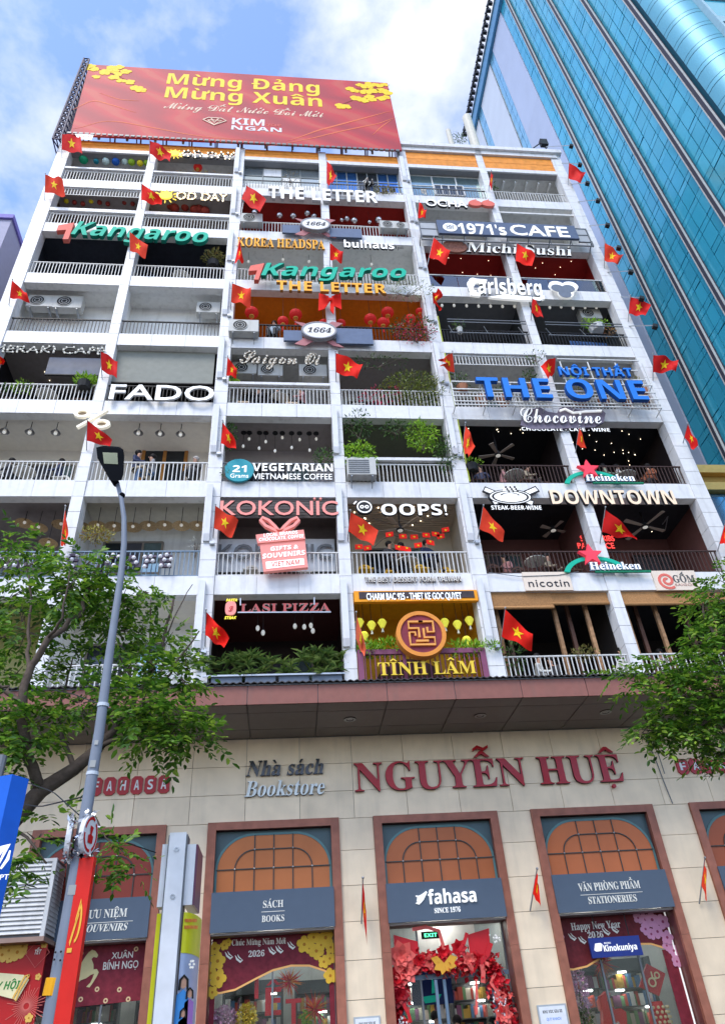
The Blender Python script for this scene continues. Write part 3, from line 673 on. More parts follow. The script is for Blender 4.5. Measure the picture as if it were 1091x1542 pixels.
# rounded corner and street front
CB = tower_mat('pale cyan curved glass', (.1, .36, .48), rough=.45, metal=.2); ccx, ccy = XT+RC, YE; na = 7
for bz in np.arange(Z0T, ZR, fl):
    for (za, zb) in ((bz+.02, bz+.3), (bz+.33, bz+fl-.02)):
        if not 17 < za < 62: continue
        v = []
        for i in range(na+1):
            t = PI+PI/2*i/na
            for z in (za, min(zb, ZR)): v.append((ccx+RC*math.cos(t), ccy+RC*math.sin(t), z))
        q = MB(); q.add(v, [(2*i, 2*i+1, 2*i+3, 2*i+2) for i in range(na)]); q.build('curved_pane', CB, tw, smooth=True)
q = MB(); v = []
for i in range(9):
    t = PI+PI/2*i/8
    for z in (Z0T, ZR): v.append((ccx+(RC-.04)*math.cos(t), ccy+(RC-.04)*math.sin(t), z))
q.add(v, [(2*i, 2*i+1, 2*i+3, 2*i+2) for i in range(8)]); q.build('corner_core', TDK, tw)
box('front_core', (XT+RC, YE-RC+.05, 0), (XT+20, YE, ZR), TDK, tw)
for bz in np.arange(Z0T, ZR, fl*2):
    for j in range(3):
        x = XT+RC+.15+j*2.2
        if 25 < bz < 62: box('front_pane', (x, YE-RC-.02+RNG.normal()*.006, bz+.7), (x+2.1, YE-RC+.04, bz+fl*2-.05), CB if (j+int(bz)) % 2 else TGLASS, tw); box('front_spandrel', (x, YE-RC-.1, bz+.05), (x+2.1, YE-RC+.03, bz+.62), P('pale cyan metal', .3, .5, .58, rough=.5), tw)
    
for j in range(4): box('vertical_fin', (XT+RC+2.2*j-.03, YE-RC-.25, Z0T), (XT+RC+2.2*j+.1, YE-RC+.0, ZR), P('pale fin', .3, .48, .56, rough=.5), tw)
GOLD = P('gold cladding', .62, .42, .14, rough=.35, metal=.5)
pod = thing('tower_annexe', (22, 3, 0), 'low annexe with gold horizontal bands at the foot of the glass tower', 'building')
box('annexe_wall', (13.0, .5, 0), (30, 4, 15.9), TDK, pod)
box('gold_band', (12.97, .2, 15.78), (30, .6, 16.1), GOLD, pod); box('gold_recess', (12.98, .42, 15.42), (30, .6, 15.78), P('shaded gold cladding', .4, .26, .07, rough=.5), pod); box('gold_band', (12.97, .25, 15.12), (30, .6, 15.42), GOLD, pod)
for z0_ in (12.1, 9.0, 6.0):
    for j in range(5): box('annexe_pane', (13.05+j*2.1, .44, z0_), (13.05+j*2.1+2.0, .5, z0_+2.95), mat('sky blue glass', (.3, .5, .75), rough=.05, metal=.8), pod)
    box('gold_band', (12.98, .3, z0_-.12), (30, .5, z0_-.02), GOLD, pod)

# ------------------------------------------------------------------ neighbour on the left
nb = thing('neighbour_building', (-14, 4, 0), 'lilac painted building at the left edge behind the white block', 'building')
xr, zt = A(20, 326, 1.0)
box('wall', (-24, 1.0, 0), (xr, 12, zt-.25), P('lilac plaster', .34, .34, .46, vary=.05), nb); box('roof_edge', (-24, .9, zt-.25), (xr+.08, 12.1, zt), P('violet trim', .2, .17, .5), nb)
nb2 = thing('rear_building', (-12, 13, 0), 'blue grey building partly seen between the lilac one and the white block', 'building')
xr2, zt2 = A(46, 349, 7.0); box('wall', (-30, 12.2, 0), (-8, 20, zt2+6), P('blue grey plaster', .2, .26, .36, vary=.05), nb2); box('roof_edge', (-30, 12.1, zt2+6), (-7.9, 20.1, zt2+6.3), LGREY, nb2)

# ------------------------------------------------------------------ signs
YS = -.09
WL_ = P('white sign face', .85, .85, .83, vary=.02, emit=(1, 1, .97), estr=.22); WSD = P('white sign return', .5, .5, .5); DSD = P('dark sign return', .03, .03, .035)  # white face carries a slight added glow so shaded lettering stays bright
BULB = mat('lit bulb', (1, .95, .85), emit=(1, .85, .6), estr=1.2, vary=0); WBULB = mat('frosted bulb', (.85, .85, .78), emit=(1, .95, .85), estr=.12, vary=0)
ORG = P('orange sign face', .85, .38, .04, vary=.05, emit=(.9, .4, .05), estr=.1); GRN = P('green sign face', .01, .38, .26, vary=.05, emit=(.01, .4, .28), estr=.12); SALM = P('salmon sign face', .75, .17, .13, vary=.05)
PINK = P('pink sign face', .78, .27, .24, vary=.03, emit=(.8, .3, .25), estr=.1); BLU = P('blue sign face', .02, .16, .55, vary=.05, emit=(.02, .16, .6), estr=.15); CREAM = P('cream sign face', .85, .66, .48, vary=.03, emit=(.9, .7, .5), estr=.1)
def S(name, label, txt, b0, b1, top, y, m, side=None, depth=.08, group=None, **k):
    s = sign(name, (b0[0]+b1[0])/2, (b0[1]+b1[1])/2, y, label, 'sign', group)
    letters(txt, b0, b1, top, y, m, side, depth=depth, parent=s, **k); return s
def plate(nm, px0, py0, px1, py1, y, d, m, parent, mats=None):
    x0, z1 = A(px0, py0, y-d); x1, z0 = A(px1, py1, y-d); return box(nm, (x0, y-d, z0), (x1, y, z1), m, parent)
def pr(nm, pts, y, d, m, parent):       # pixel polygon -> prism
    b = MB(); b.prism([A(px, py, y-d) for px, py in pts], y-d, y); return b.build(nm, m, parent)
def rays(s, px, py, r, y, m):
    x, z = A(px, py, y); b = MB()
    for i in range(12):
        t = 2*PI*i/12; b.tube((x+math.cos(t)*r*1.3, y, z+math.sin(t)*r*1.3), (x+math.cos(t)*r*1.9, y, z+math.sin(t)*r*1.9), .022, n=5)
    b.build('sun_rays', m, s); c = MB(); c.prism(circ(x, z, r), y-.06, y); c.build('sun_disc', m, s)
SUNM = P('sunflower yellow', .9, .6, .03, emit=(1, .7, .1), estr=.6)
s = S('bulb_letter_sign', 'dark bulb letters with a yellow sun, upper of the two sun signs', 'OD DAY', (273, 239), (353, 241), 229, YS, DSD, depth=.05, bulbs=(.17, .036, BULB), st='', bold=0.010); rays(s, 263, 232, .2, YS, SUNM)
s = S('bulb_letter_sign', 'lit warm bulb letters with a yellow sun, lower of the two sun signs', 'OD DAY', (265, 302), (342, 304.5), 291, YS-.05, P('bulb letter face', .7, .5, .3, emit=(1, .7, .35), estr=.5), DSD, depth=.05, bulbs=(.16, .036, BULB), bold=0.006); rays(s, 250, 295.5, .26, YS-.05, SUNM)
def kang(label, one, b0, b1, top, y):
    s = S('appliance_sign', label, 'Kangaroo', b0, b1, top, y, GRN, P('green sign return', .005, .2, .14), depth=.16, st='sansi', bold=0.006, slope=True)
    x0, y0, x1, y1 = one; pr('numeral_one', [(x0+(x1-x0)*.12, y0+3), (x1, y0-1), (x1-9, y1), (x0+(x1-x0)*.35, y1), (x0+(x1-x0)*.55, y0+10), (x0, y0+11)], y, .18, SALM, s); return s
kang('large green italic letters after a salmon numeral 1, upper left balconies', (85, 336, 112, 360), (108, 358), (313, 371), 338, YS)
kang('large green italic letters after a salmon numeral 1, above orange letters', (374, 397, 398, 421), (393, 420), (612, 424), 401, YS-.25)
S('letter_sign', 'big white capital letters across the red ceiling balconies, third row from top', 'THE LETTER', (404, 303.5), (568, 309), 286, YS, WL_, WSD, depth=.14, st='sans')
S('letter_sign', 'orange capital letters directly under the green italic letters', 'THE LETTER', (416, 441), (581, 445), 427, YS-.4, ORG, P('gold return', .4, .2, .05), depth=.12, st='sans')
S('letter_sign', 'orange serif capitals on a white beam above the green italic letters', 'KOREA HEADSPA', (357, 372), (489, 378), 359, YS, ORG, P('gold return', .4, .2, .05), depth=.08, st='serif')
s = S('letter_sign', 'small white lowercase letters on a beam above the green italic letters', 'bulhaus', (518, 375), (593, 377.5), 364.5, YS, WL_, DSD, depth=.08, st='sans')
letters('coffee & yeah', (582, 374), (607, 375), 369, YS-.06, DSD, parent=s, st='script', depth=.01)
def beer(label, cx, cy, rx, bl, brr, y):
    s = sign('round_beer_sign', cx, cy, y, label); x, z = A(cx, cy, y); R_ = A(cx+rx, cy, y)[0]-x; X = P('dusty pink cross', .42, .17, .18)
    for sg in (-1, 1):
        b = MB(); w = R_*.32
        b.prism([(x-sg*R_*1.15-w, z-R_*1.0), (x-sg*R_*1.15+w, z-R_*1.15), (x+sg*R_*1.15+w, z+R_*1.0), (x+sg*R_*1.15-w, z+R_*1.15)], y-.02*(2+sg), y-.02*(1+sg)+.01); b.build('cross_arm', X, s)
    b = MB(); b.prism(circ(x, z, R_, 28, 1, .72), y-.2, y-.06); b.build('oval_face', P('oval sign white', .78, .76, .74), s)
    b = MB(); b.ring(x, z, R_*.95, R_*1.05, y-.215, y-.05, sx=1, sz=.73); b.build('oval_rim', P('oval rim grey', .3, .3, .32), s)
    letters('1664', None, None, 0, y-.201, P('ink', .03, .03, .04), parent=s, st='serifi', depth=.008, world=(x-R_*.7, z-R_*.22, x+R_*.72, z-R_*.22, R_*.42))
    for q in (bl, brr): plate('slate_board', *q, y+.04, .08, P('dusty slate board', .13, .17, .26), s)
beer('oval white number sign on pink cross, on the red balconies', 474.6, 343.8, 21, (425, 338, 452, 351), (496, 343, 545, 358), -.18)
beer('oval white number sign on pink cross, below the red lanterns', 480, 504, 25, (427, 497, 455, 513), (505, 494, 562, 518), -.18)
S('script_bulb_sign', 'white bulb script letters above three air conditioners', 'Saigon Oi', (361, 551), (482, 549), 533, YS+.05, P('script backing', .42, .36, .28), DSD, depth=.05, st='script', bold=0.006, bulbs=(.115, .03, WBULB))
s = S('letter_sign', 'small white capitals beside two red cherries', 'OCHA', (641, 313), (703, 315.5), 303.5, YS, WL_, DSD, depth=.1, bold=0.014)
for a, b in ((714, 309), (733, 309.5)):
    x, z = A(a, b, YS); q = MB(); q.prism([(x+.3*math.cos(t)*(1-.1*math.sin(t)), z+.24*math.sin(t)-.05*abs(math.cos(t))**.5*(math.sin(t) > 0)) for t in np.linspace(0, 2*PI, 20, endpoint=False)], YS-.12, YS); q.build('cherry', SALM, s); l_ = MB(); l_.tube((x, YS-.05, z+.2), (x+.1, YS-.05, z+.38), .025); l_.build('cherry_stalk', SALM, s)
# cafe board on a frame
s = sign('cafe_board', 760, 360, -.5, 'slate blue board with white cafe lettering on a projecting metal frame')
SB = P('slate sign board', .1, .13, .2, rough=.3); y = -.55
x0, z0 = A(661, 352, y); x1, z1 = A(862, 336, y); zt = A(661, 331, y)[1]; zb = A(661, 350.5, y)[1]
box('board', (x0, y, zb), (x1, y+.1, zt), SB, s)
fx0, fx1 = A(632, 340, y)[0], A(887, 350, y)[0]; b = MB()
for z_ in (zt, (zt+zb)/2, zb-.02): b.box((fx0, y+.11, z_-.03), (x0-.01, y+.16, z_+.01)); b.box((x1+.01, y+.11, z_-.03), (fx1, y+.16, z_+.01))
for x_ in np.linspace(fx0, fx1, 9): b.tube((x_, y+.1, zb), (x_, -.05, zb-.2), .022, n=4); b.tube((x_, y+.1, zb), (x_, y+.1, zb-.34), .02, n=4)
b.box((fx0, y+.08, zb-.37), (fx1, y+.12, zb-.33)); b.box((fx0, y+.1, zb-.36), (fx0+.04, y+.14, zt)); b.box((fx1-.04, y+.1, zb-.36), (fx1, y+.14, zt)); b.build('frame', GREYM, s)
for q in ((fx0+.05, x0-.02), (x1+.02, fx1-.05)): box('end_panel', (q[0], y+.13, zb+.02), (q[1], y+.15, zt-.02), P('grey mesh panel', .4, .42, .44), s)
letters("1971's", (691, 352), (763, 354), 337, y, WL_, parent=s, st='sans', depth=.02, slope=False); letters('CAFE', (770, 354.5), (858, 357), 339.5, y, WL_, parent=s, depth=.02, bold=0.012, slope=False)
x, z = A(677, 342.5, y); b = MB(); b.prism(circ(x, z, .29), y-.02, y-.002); b.build('round_emblem', WL_, s)
b = MB()
for a_ in (0, PI/2, PI, 1.5*PI): b.ring(x+.11*math.cos(a_+.78), z+.11*math.sin(a_+.78), .05, .08, y-.03, y-.021, n=10)
b.build('emblem_motif', SB, s)
s = S('letter_sign', 'white brush letters beside a round brown emblem above the dark red balconies', 'Michi Sushi', (702, 383), (862, 386), 369, YS, WL_, DSD, depth=.08, st='serifi', bold=0.011)
x, z = A(684, 373, YS); b = MB(); b.prism(circ(x, z, .5, 24, 1, .85), YS-.08, YS); b.build('round_emblem', P('walnut emblem', .3, .13, .09, vary=.5, scale=12), s)
s = S('script_sign', 'white outlined script letters with a swoosh and a grey hop leaf', 'Carlsberg', (706, 446), (818, 447), 423, YS-.1, WL_, P('grey return', .35, .36, .36), depth=.1, st='sansi', bold=0.009)
pr('swoosh', [(735, 447), (760, 443), (790, 446), (812, 448), (818, 444), (820, 449), (812, 452), (780, 451), (752, 449)], YS-.09, .1, WL_, s)
pr('crown_tail', [(703, 425), (712, 419), (733, 421), (731, 427), (716, 425), (712, 432), (714, 440), (724, 441), (722, 446), (708, 444)], YS-.11, .09, WL_, s)
def leaf3(cx, cy, r, y, m, nm, d):
    x, z = A(cx, cy, y); rr = A(cx+r, cy, y)[0]-x; b = MB(); pts = []
    for i in range(60): t = 2*PI*i/60; k = rr*(.55+.5*abs(math.sin(1.5*(t)))**1.1); pts.append((x+k*math.cos(t+PI/6+PI/3), z+.92*k*math.sin(t+PI/6+PI/3)))
    b.prism(pts, y-d, y); b.build(nm, m, s)
leaf3(848, 437, 22, YS-.04, WL_, 'leaf_outline', .1); leaf3(848, 437, 18, YS-.141, P('slate leaf', .17, .2, .25), 'leaf_face', .01)
# blue furniture sign on a rail frame
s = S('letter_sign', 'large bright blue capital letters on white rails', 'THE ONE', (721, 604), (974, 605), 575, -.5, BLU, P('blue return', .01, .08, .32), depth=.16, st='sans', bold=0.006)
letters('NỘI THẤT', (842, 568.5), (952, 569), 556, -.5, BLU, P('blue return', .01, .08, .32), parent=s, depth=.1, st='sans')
fr = MB(); fy = -.47
fx0, fx1 = A(684, 600, fy)[0], A(990, 600, fy)[0]
for py_, a_, b_ in ((577, fx0, fx1), (588, fx0, fx1), (598, fx0, fx1), (606, fx0, fx1), (611, fx0, fx1), (540, A(838, 540, fy)[0], A(960, 540, fy)[0]), (555, A(838, 540, fy)[0], fx1-.3), (569, A(838, 540, fy)[0], fx1-.2)):
    z_ = A(840, py_, fy)[1]; fr.box((a_, fy, z_-.02), (b_, fy+.03, z_+.02))
zb_ = A(840, 611, fy)[1]; zt_ = A(840, 540, fy)[1]; zm_ = A(840, 577, fy)[1]
for x_ in np.linspace(fx0, fx1, 8): fr.box((x_-.02, fy+.031, zb_), (x_+.02, fy+.055, zm_ if x_ < A(838, 540, fy)[0] else zt_-.1)); fr.tube((x_, fy+.05, zb_), (x_, .05, zb_), .018, n=4); fr.tube((x_, fy+.05, zm_), (x_, .05, zm_-.1), .018, n=4)
fr.build('rail_frame', WMET, s)
# chocolate cafe sign
s = S('script_sign', 'white script letters on a purple grey shape above small capitals', 'Chocovine', (786, 639), (905, 638), 617, YS-.1, WL_, WSD, depth=.05, st='script', bold=0.011)
pr('backing_shape', [(783, 640), (786, 626), (796, 617), (812, 613), (824, 620), (838, 622), (842, 614), (856, 613), (870, 617), (905, 617), (911, 622), (908, 636), (895, 643), (850, 645), (800, 646)], YS, .06, P('mauve grey backing', .2, .17, .22), s)
letters('CHOCOLATE - CAFE - WINE', (785, 650.5), (917, 650.5), 645.5, YS, WL_, DSD, parent=s, st='sans', depth=.05)
b = MB(); b.stroke([A(*q, YS-.13) for q in ((842, 619), (850, 616), (862, 622), (880, 620), (905, 619))], .07, YS-.16, YS-.11); b.build('flourish', WL_, s)
RSTAR = P('red star face', .75, .05, .08, emit=(.8, .05, .1), estr=.2)
def heine(label, sx, sy, b0, b1, top, y):
    s = S('star_logo_sign', label, 'Heineken', b0, b1, top, y, WL_, P('light blue return', .35, .5, .7), depth=.08, st='serif', bold=0.011)
    x, z = A(sx, sy, y); b = MB(); b.prism(star(x, z, .36, .42), y-.12, y); b.build('red_star', RSTAR, s); b = MB()
    b.ring(x+.1, z-.62, .62, .74, y+.0, y+.05, .12*PI, .93*PI, sx=1.3, sz=.85); b.build('green_arc', GRN, s); x2, z2 = A((b0[0]+b1[0])/2+12, b0[1]+4, y)
    box('green_bar', (x2-.8, y-.05, z2), (x2+.8, y, z2+.06), P('dark green bar', .01, .2, .1), s)
heine('red star over green arc and white serif letters, upper of the two', 884, 709, (881, 725.5), (955, 727), 716, YS-.05)
heine('red star over green arc and white serif letters, lower of the two', 887, 838, (887, 859), (964, 860), 848, YS-.05)
# steak house emblem
s = S('emblem_sign', 'black and white chef hat with crossed fork and knife above small capitals', 'STEAK-BEER-WINE', (739, 770), (814, 769), 764, YS, WL_, DSD, depth=.07, st='sans')
b = MB(); x, z = A(767, 750, YS); b.prism(circ(x, z, .62, 24, 1, .42), YS-.06, YS); b.build('plate', WL_, s); b = MB(); b.ring(x, z, .5, .56, YS-.075, YS-.061, sx=1, sz=.4); b.ring(x, z+.02, .22, .26, YS-.075, YS-.061, a0=.1*PI, a1=.9*PI, sx=1.2, sz=.5); b.ring(x, z, .62, .66, YS-.07, YS+.01, sx=1, sz=.42); b.build('ink_lines', DSD, s)
pr('hat_puffs', [(756, 742), (758, 734), (763, 736), (768, 730), (772, 735), (778, 735), (781, 743), (778, 747), (760, 747)], YS-.02, .05, WL_, s)
b = MB(); rr_ = RNG
for i in range(9): px_, py_ = 760+i*2.2, 736+(i % 3)*3; xx, zz = A(px_, py_, YS); b.prism(circ(xx, zz, .035, 6), YS-.09, YS-.071)
b.build('hat_spots', DSD, s)['kind'] = 'stuff'
for (a, c, m_) in (((727, 737.5), (752, 748), 'knife'), ((808, 737), (783, 748), 'fork'), ((741, 759), (757, 753), 'knife_handle'), ((802, 760), (780, 752), 'fork_handle')):
    b = MB(); b.stroke([A(*a, YS), A(*c, YS)], .22, YS-.05, YS); b.build(m_, DSD, s); b = MB(); q0, q1 = np.array(A(*a, YS)), np.array(A(*c, YS)); b.stroke([q0*.93+q1*.07, q0*.1+q1*.9], .13, YS-.056, YS-.0505); b.build(m_+'_face', WL_, s)
S('letter_sign', 'large cream bold capitals on a white beam beside the steak house emblem', 'DOWNTOWN', (830, 762), (1017, 762), 741, YS, CREAM, DSD, depth=.1, st='sans', bold=0.009)
for nm, q, lab in (('shop_board', (785, 861.5, 863, 888.5), 'cream board with thin black rounded letters'), ('shop_board', (979, 859.5, 1055, 888), 'cream board with a red spiral and grey capitals')):
    s = sign(nm, (q[0]+q[2])/2, q[3], -.02, lab); BD = P('cream board', .78, .66, .54, vary=.03); plate('board', *q, -.008, .05, BD, s)
    if 'thin black' in lab: letters('nicotin', (796, 884), (857, 883), 873, -.058, P('ink', .03, .03, .04), parent=s, depth=.012, space=1.1)
    else:
        letters('GỐM', (1014, 877), (1047, 876.5), 866.5, -.058, P('grey ink', .12, .12, .12), parent=s, st='serif', depth=.012, bold=-0.012); letters('SAIGON', (1016, 882.5), (1048, 882), 879, -.058, P('pale ink', .5, .3, .25), parent=s, depth=.01)
        x, z = A(1003, 874, -.058); b = MB()
        b.stroke([(x+(.04+.2*t/(3*PI))*math.cos(t+1), z+(.04+.2*t/(3*PI))*math.sin(t+1)) for t in np.linspace(0, 3.4*PI, 30)], .075, -.07, -.059); b.build('red_spiral', SALM, s)
S('bulb_letter_sign', 'row of white bulb capitals above the dark cafe with the hanging blind', 'MERAKI CAFÉ', (-12, 531), (157, 536), 521, YS, P('bulb letter grey', .3, .3, .27), DSD, depth=.05, bulbs=(.12, .034, WBULB))
S('letter_sign', 'wide white capitals on a black railing below the large grey blind', 'FADO', (164, 603), (322, 605.5), 581, YS-.05, WL_, WSD, depth=.07, bold=0.010)
s = sign('percent_sign', 140, 650, YS-.05, 'cream percent symbol on a beam above a flag'); y = YS-.05
for a, b_ in ((125, 625), (154, 641)): x, z = A(a, b_, y); b = MB(); b.prism(circ(x, z, .145, 20, 1, .7), y-.03, y-.02); b.build('tan_centre', P('tan sign centre', .3, .22, .14), s); b = MB(); b.ring(x, z, .14, .25, y-.1, y, n=24, sz=.7); b.build('percent_ring', P('ivory sign face', .85, .8, .66, emit=(.9, .85, .7), estr=.2), s)
b = MB(); b.stroke([A(117, 646, y), A(163, 620, y)], .08, y-.1, y); b.build('percent_bar', MATS['ivory sign face'], s)
s = S('letter_sign', 'white capitals VEGETARIAN over VIETNAMESE COFFEE beside a teal disc', 'VEGETARIAN', (380, 711), (501, 711), 699.5, YS, WL_, DSD, depth=.05, st='sans', bold=0.006)
letters('VIETNAMESE COFFEE', (381, 723), (500, 723), 714.5, YS, WL_, DSD, parent=s, depth=.04, bold=0.004)
x, z = A(360, 710, YS); b = MB(); b.prism(circ(x, z, .43, 24), YS-.07, YS); b.build('teal_disc', P('teal disc', .03, .3, .36), s); letters('21', (350, 711), (371, 711), 701, YS-.07, WL_, parent=s, st='sans', depth=.01); letters('Grams', (346.5, 719.5), (374, 719.5), 713.5, YS-.07, WL_, parent=s, depth=.01)
s = S('letter_sign', 'large pink capitals on a dark slatted board', 'KOKONÏC', (331, 778.5), (509, 777.5), 757, YS-.05, PINK, DSD, depth=.08, st='', bold=0.011)
x0, z0 = A(333, 781, .1); x1, z1 = A(506, 752, .1); 
for j in range(7): box('board_slat', (x0, .06, z0+(z1-z0)*j/7), (x1, .1, z0+(z1-z0)*(j+.85)/7), P('dark slat', .1, .085, .08), s)
x0, z0 = A(326, 862, .8); x1, z1 = A(503, 812, .8); box('pale_screen', (x0, .78, z0), (x1, .8, z1), P('frosted screen', .62, .66, .68, rough=.3), bld)
S('glass_lettering', 'grey capitals inside the balcony behind the railing and pink gift box', 'KOKONIC', (328, 842), (500, 842), 820, .7, P('grey letters', .2, .21, .21), depth=.03, bold=0.010)
# gift box sign
s = sign('gift_box_sign', 424, 860, -.2, 'pink gift box shaped sign with a ribbon bow hanging on the railing'); y = -.2
pr('box_shape', [(391, 819), (459, 813.5), (463.5, 854), (397, 861)], y, .12, PINK, s); pr('lid_shape', [(385, 805), (457, 797.5), (459.5, 811.5), (388, 818)], y-.02, .14, PINK, s)
for sg in (-1, 1):
    x, z = A(421, 800, y); b = MB(); b.stroke([(x+sg*q*.5, z-.12+w_*.95) for q, w_ in ((0, 0), (.35, .1), (.75, .22), (1.05, .42), (.95, .52), (.6, .42), (.25, .2), (0, 0))], .085, y-.15, y-.03); b.build('ribbon_loop', PINK, s)
for tx, a, b_, t, st in (('LOCAL BRANDS', (397, 808.7), (448, 803.7), 803.8, 'sans'), ('CHOCOLATE, COFFEE', (390, 815.5), (457, 809.5), 810.5, 'sans')): letters(tx, a, b_, t, y-.16, WL_, parent=s, st=st, depth=.012, slope=True, name='small_letter')
for tx, a, b_, t in (('GIFTS &', (407, 830), (449, 826), 824), ('SOUVENIRS', (395.5, 841.5), (459, 835.5), 834.5)): letters(tx, a, b_, t, y-.12, WL_, parent=s, st='sans', depth=.015, slope=True, bold=0.006)
pr('white_strip', [(400, 846), (457, 840.5), (458.5, 850), (401, 856.5)], y-.121, .01, WL_, s); letters('VIET NAM', (408.5, 853.5), (451, 849.5), 846.5, y-.132, SALM, parent=s, st='sans', depth=.008, slope=True)
s = S('letter_sign', 'white rounded capitals with exclamation mark beside a black swirl disc', 'OOPS!', (574, 778.5), (673, 777.5), 762, YS, WL_, DSD, depth=.08, st='sans', bold=0.014)
x, z = A(548, 766, YS); b = MB(); b.prism(circ(x, z, .24), YS-.08, YS); b.build('disc', BLKM, s); b = MB(); b.ring(x, z, .18, .215, YS-.095, YS-.081, n=20); b.ring(x-.07, z, .03, .06, YS-.095, YS-.081, n=10); b.ring(x+.07, z, .03, .06, YS-.095, YS-.081, n=10); b.stroke([(x-.22, z+.2), (x-.3, z+.1)], .04, YS-.095, YS-.081); b.build('face_lines', WL_, s)
S('letter_sign', 'narrow pale capitals in one line on the beam under the dessert cafe', 'THE BEST DESSERT FORM TAIWAN', (549, 877.5), (694, 877), 869.5, YS+.06, P('pale letter face', .62, .58, .52), DSD, depth=.05, st='sans')
s = S('letter_sign', 'red outlined pizza capitals on wires above dense planting', 'LASI PIZZA', (362, 923), (497, 921.5), 911, YS+.05, P('outlined red face', .42, .09, .09), P('white outline', .7, .68, .66), depth=.06, st='serif')
b = MB(); b.stroke([A(358, 922.6, YS), A(498, 922.0, YS)], .03, YS-.02, YS); b.stroke([A(362, 912, YS), A(362, 901, YS)], .03, YS-.02, YS); b.stroke([A(473, 911, YS), A(473, 900, YS)], .03, YS-.02, YS); b.build('hanging_wires', STEEL, s)
YEL = P('yellow sign face', .9, .75, .05, emit=(.9, .8, .1), estr=.3)
letters('PASTA', (340.5, 906), (357, 906), 902, YS, YEL, parent=s, st='sansi', depth=.02); letters('STEAK', (338, 932.5), (356, 932.5), 928.5, YS, YEL, parent=s, st='sansi', depth=.02)
x, z = A(347.5, 917, YS); b = MB(); b.prism([(x+.14*math.copysign(abs(math.cos(t))**.7, math.cos(t)), z+.2*math.copysign(abs(math.sin(t))**.7, math.sin(t))) for t in np.linspace(0, 2*PI, 20, endpoint=False)], YS-.05, YS); b.build('pill_emblem', PINK, s); letters('L', (344, 921), (351, 921), 913, YS-.05, LEAFR, parent=s, st='script', depth=.01)
# led board and round emblem and gold letters
s = sign('led_board', 625, 908, -.1, 'dark LED board in an orange frame above the golden balcony'); y = -.05; x0, z0 = A(533, 908.5, y); x1, z1 = A(716, 890.5, y)
OF = P('orange frame', .85, .33, .02)
box('frame', (x0, y-.08, z0), (x1, y+.05, z1), OF, s); box('led_panel', (x0+.13, y-.1, z0+.08), (x1-.09, y-.081, z1-.04), P('led panel', .06, .045, .05, vary=.3), s)
letters('CHARM BAC 925 - THIET KE GOC QUYET', (552, 904), (695, 901.5), 894, y-.101, P('led white', .8, .85, .9, emit=(.8, .9, 1), estr=.4), parent=s, st='mono', depth=.008, bold=0.012)
s = sign('round_emblem_sign', 633, 990, -.4, 'round maroon disc with an orange maze symbol and orange rim'); x, z = A(633.5, 955.5, -.35)
R_ = A(633.5+36, 955, -.35)[0]-x; b = MB(); b.prism(circ(x, z, R_*.97, 40), -.38, -.2); b.build('maroon_disc', P('maroon disc', .24, .04, .06, vary=.15), s); b = MB(); b.ring(x, z, R_*.86, R_*1.03, -.42, -.18, n=44); b.build('orange_rim', P('amber rim', .72, .27, .05), s)
u = R_/100; V = lambda L: [(x+a*u, z+c*u) for a, c in L]; b = MB(); w_ = 9*u
for L in ([(10, 52), (-50, 52), (-50, 22), (-10, 22), (-10, -20)], [(-8, 52), (52, 52), (52, 4), (26, 4), (26, 26)], [(10, 22), (10, -20), (52, -20), (52, -52), (-50, -52), (-50, 4), (-26, 4), (-26, -12)], [(-26, -36), (26, -36)]): b.stroke(V(L), w_, -.46+.002*len(L), -.381)
b.build('maze_symbol', P('amber symbol', .8, .36, .09), s)
S('letter_sign', 'gold serif capitals standing on the canopy edge', 'TÎNH LÂM', (569, 1017), (717, 1017), 998, -.22, P('gold letter face', .78, .55, .05, rough=.3), P('gold letter return', .4, .25, .03), depth=.07, st='serif')
MKD = P('violet letter face', .09, .07, .1)
S('bulb_letter_sign', 'dark letters with white balls at far left railing, behind the leaves', 'MAKE', (-8, 856), (117, 856), 836, YS, MKD, depth=.07, st='sans', bulbs=(.15, .058, P('white ball', .8, .78, .8)))
S('bulb_letter_sign', 'dark letters with white balls right of the lamp pole on blue railing', 'CAFÉ', (157, 856), (258, 856), 838, YS, MKD, depth=.07, st='sans', bulbs=(.15, .058, MATS['white ball']))

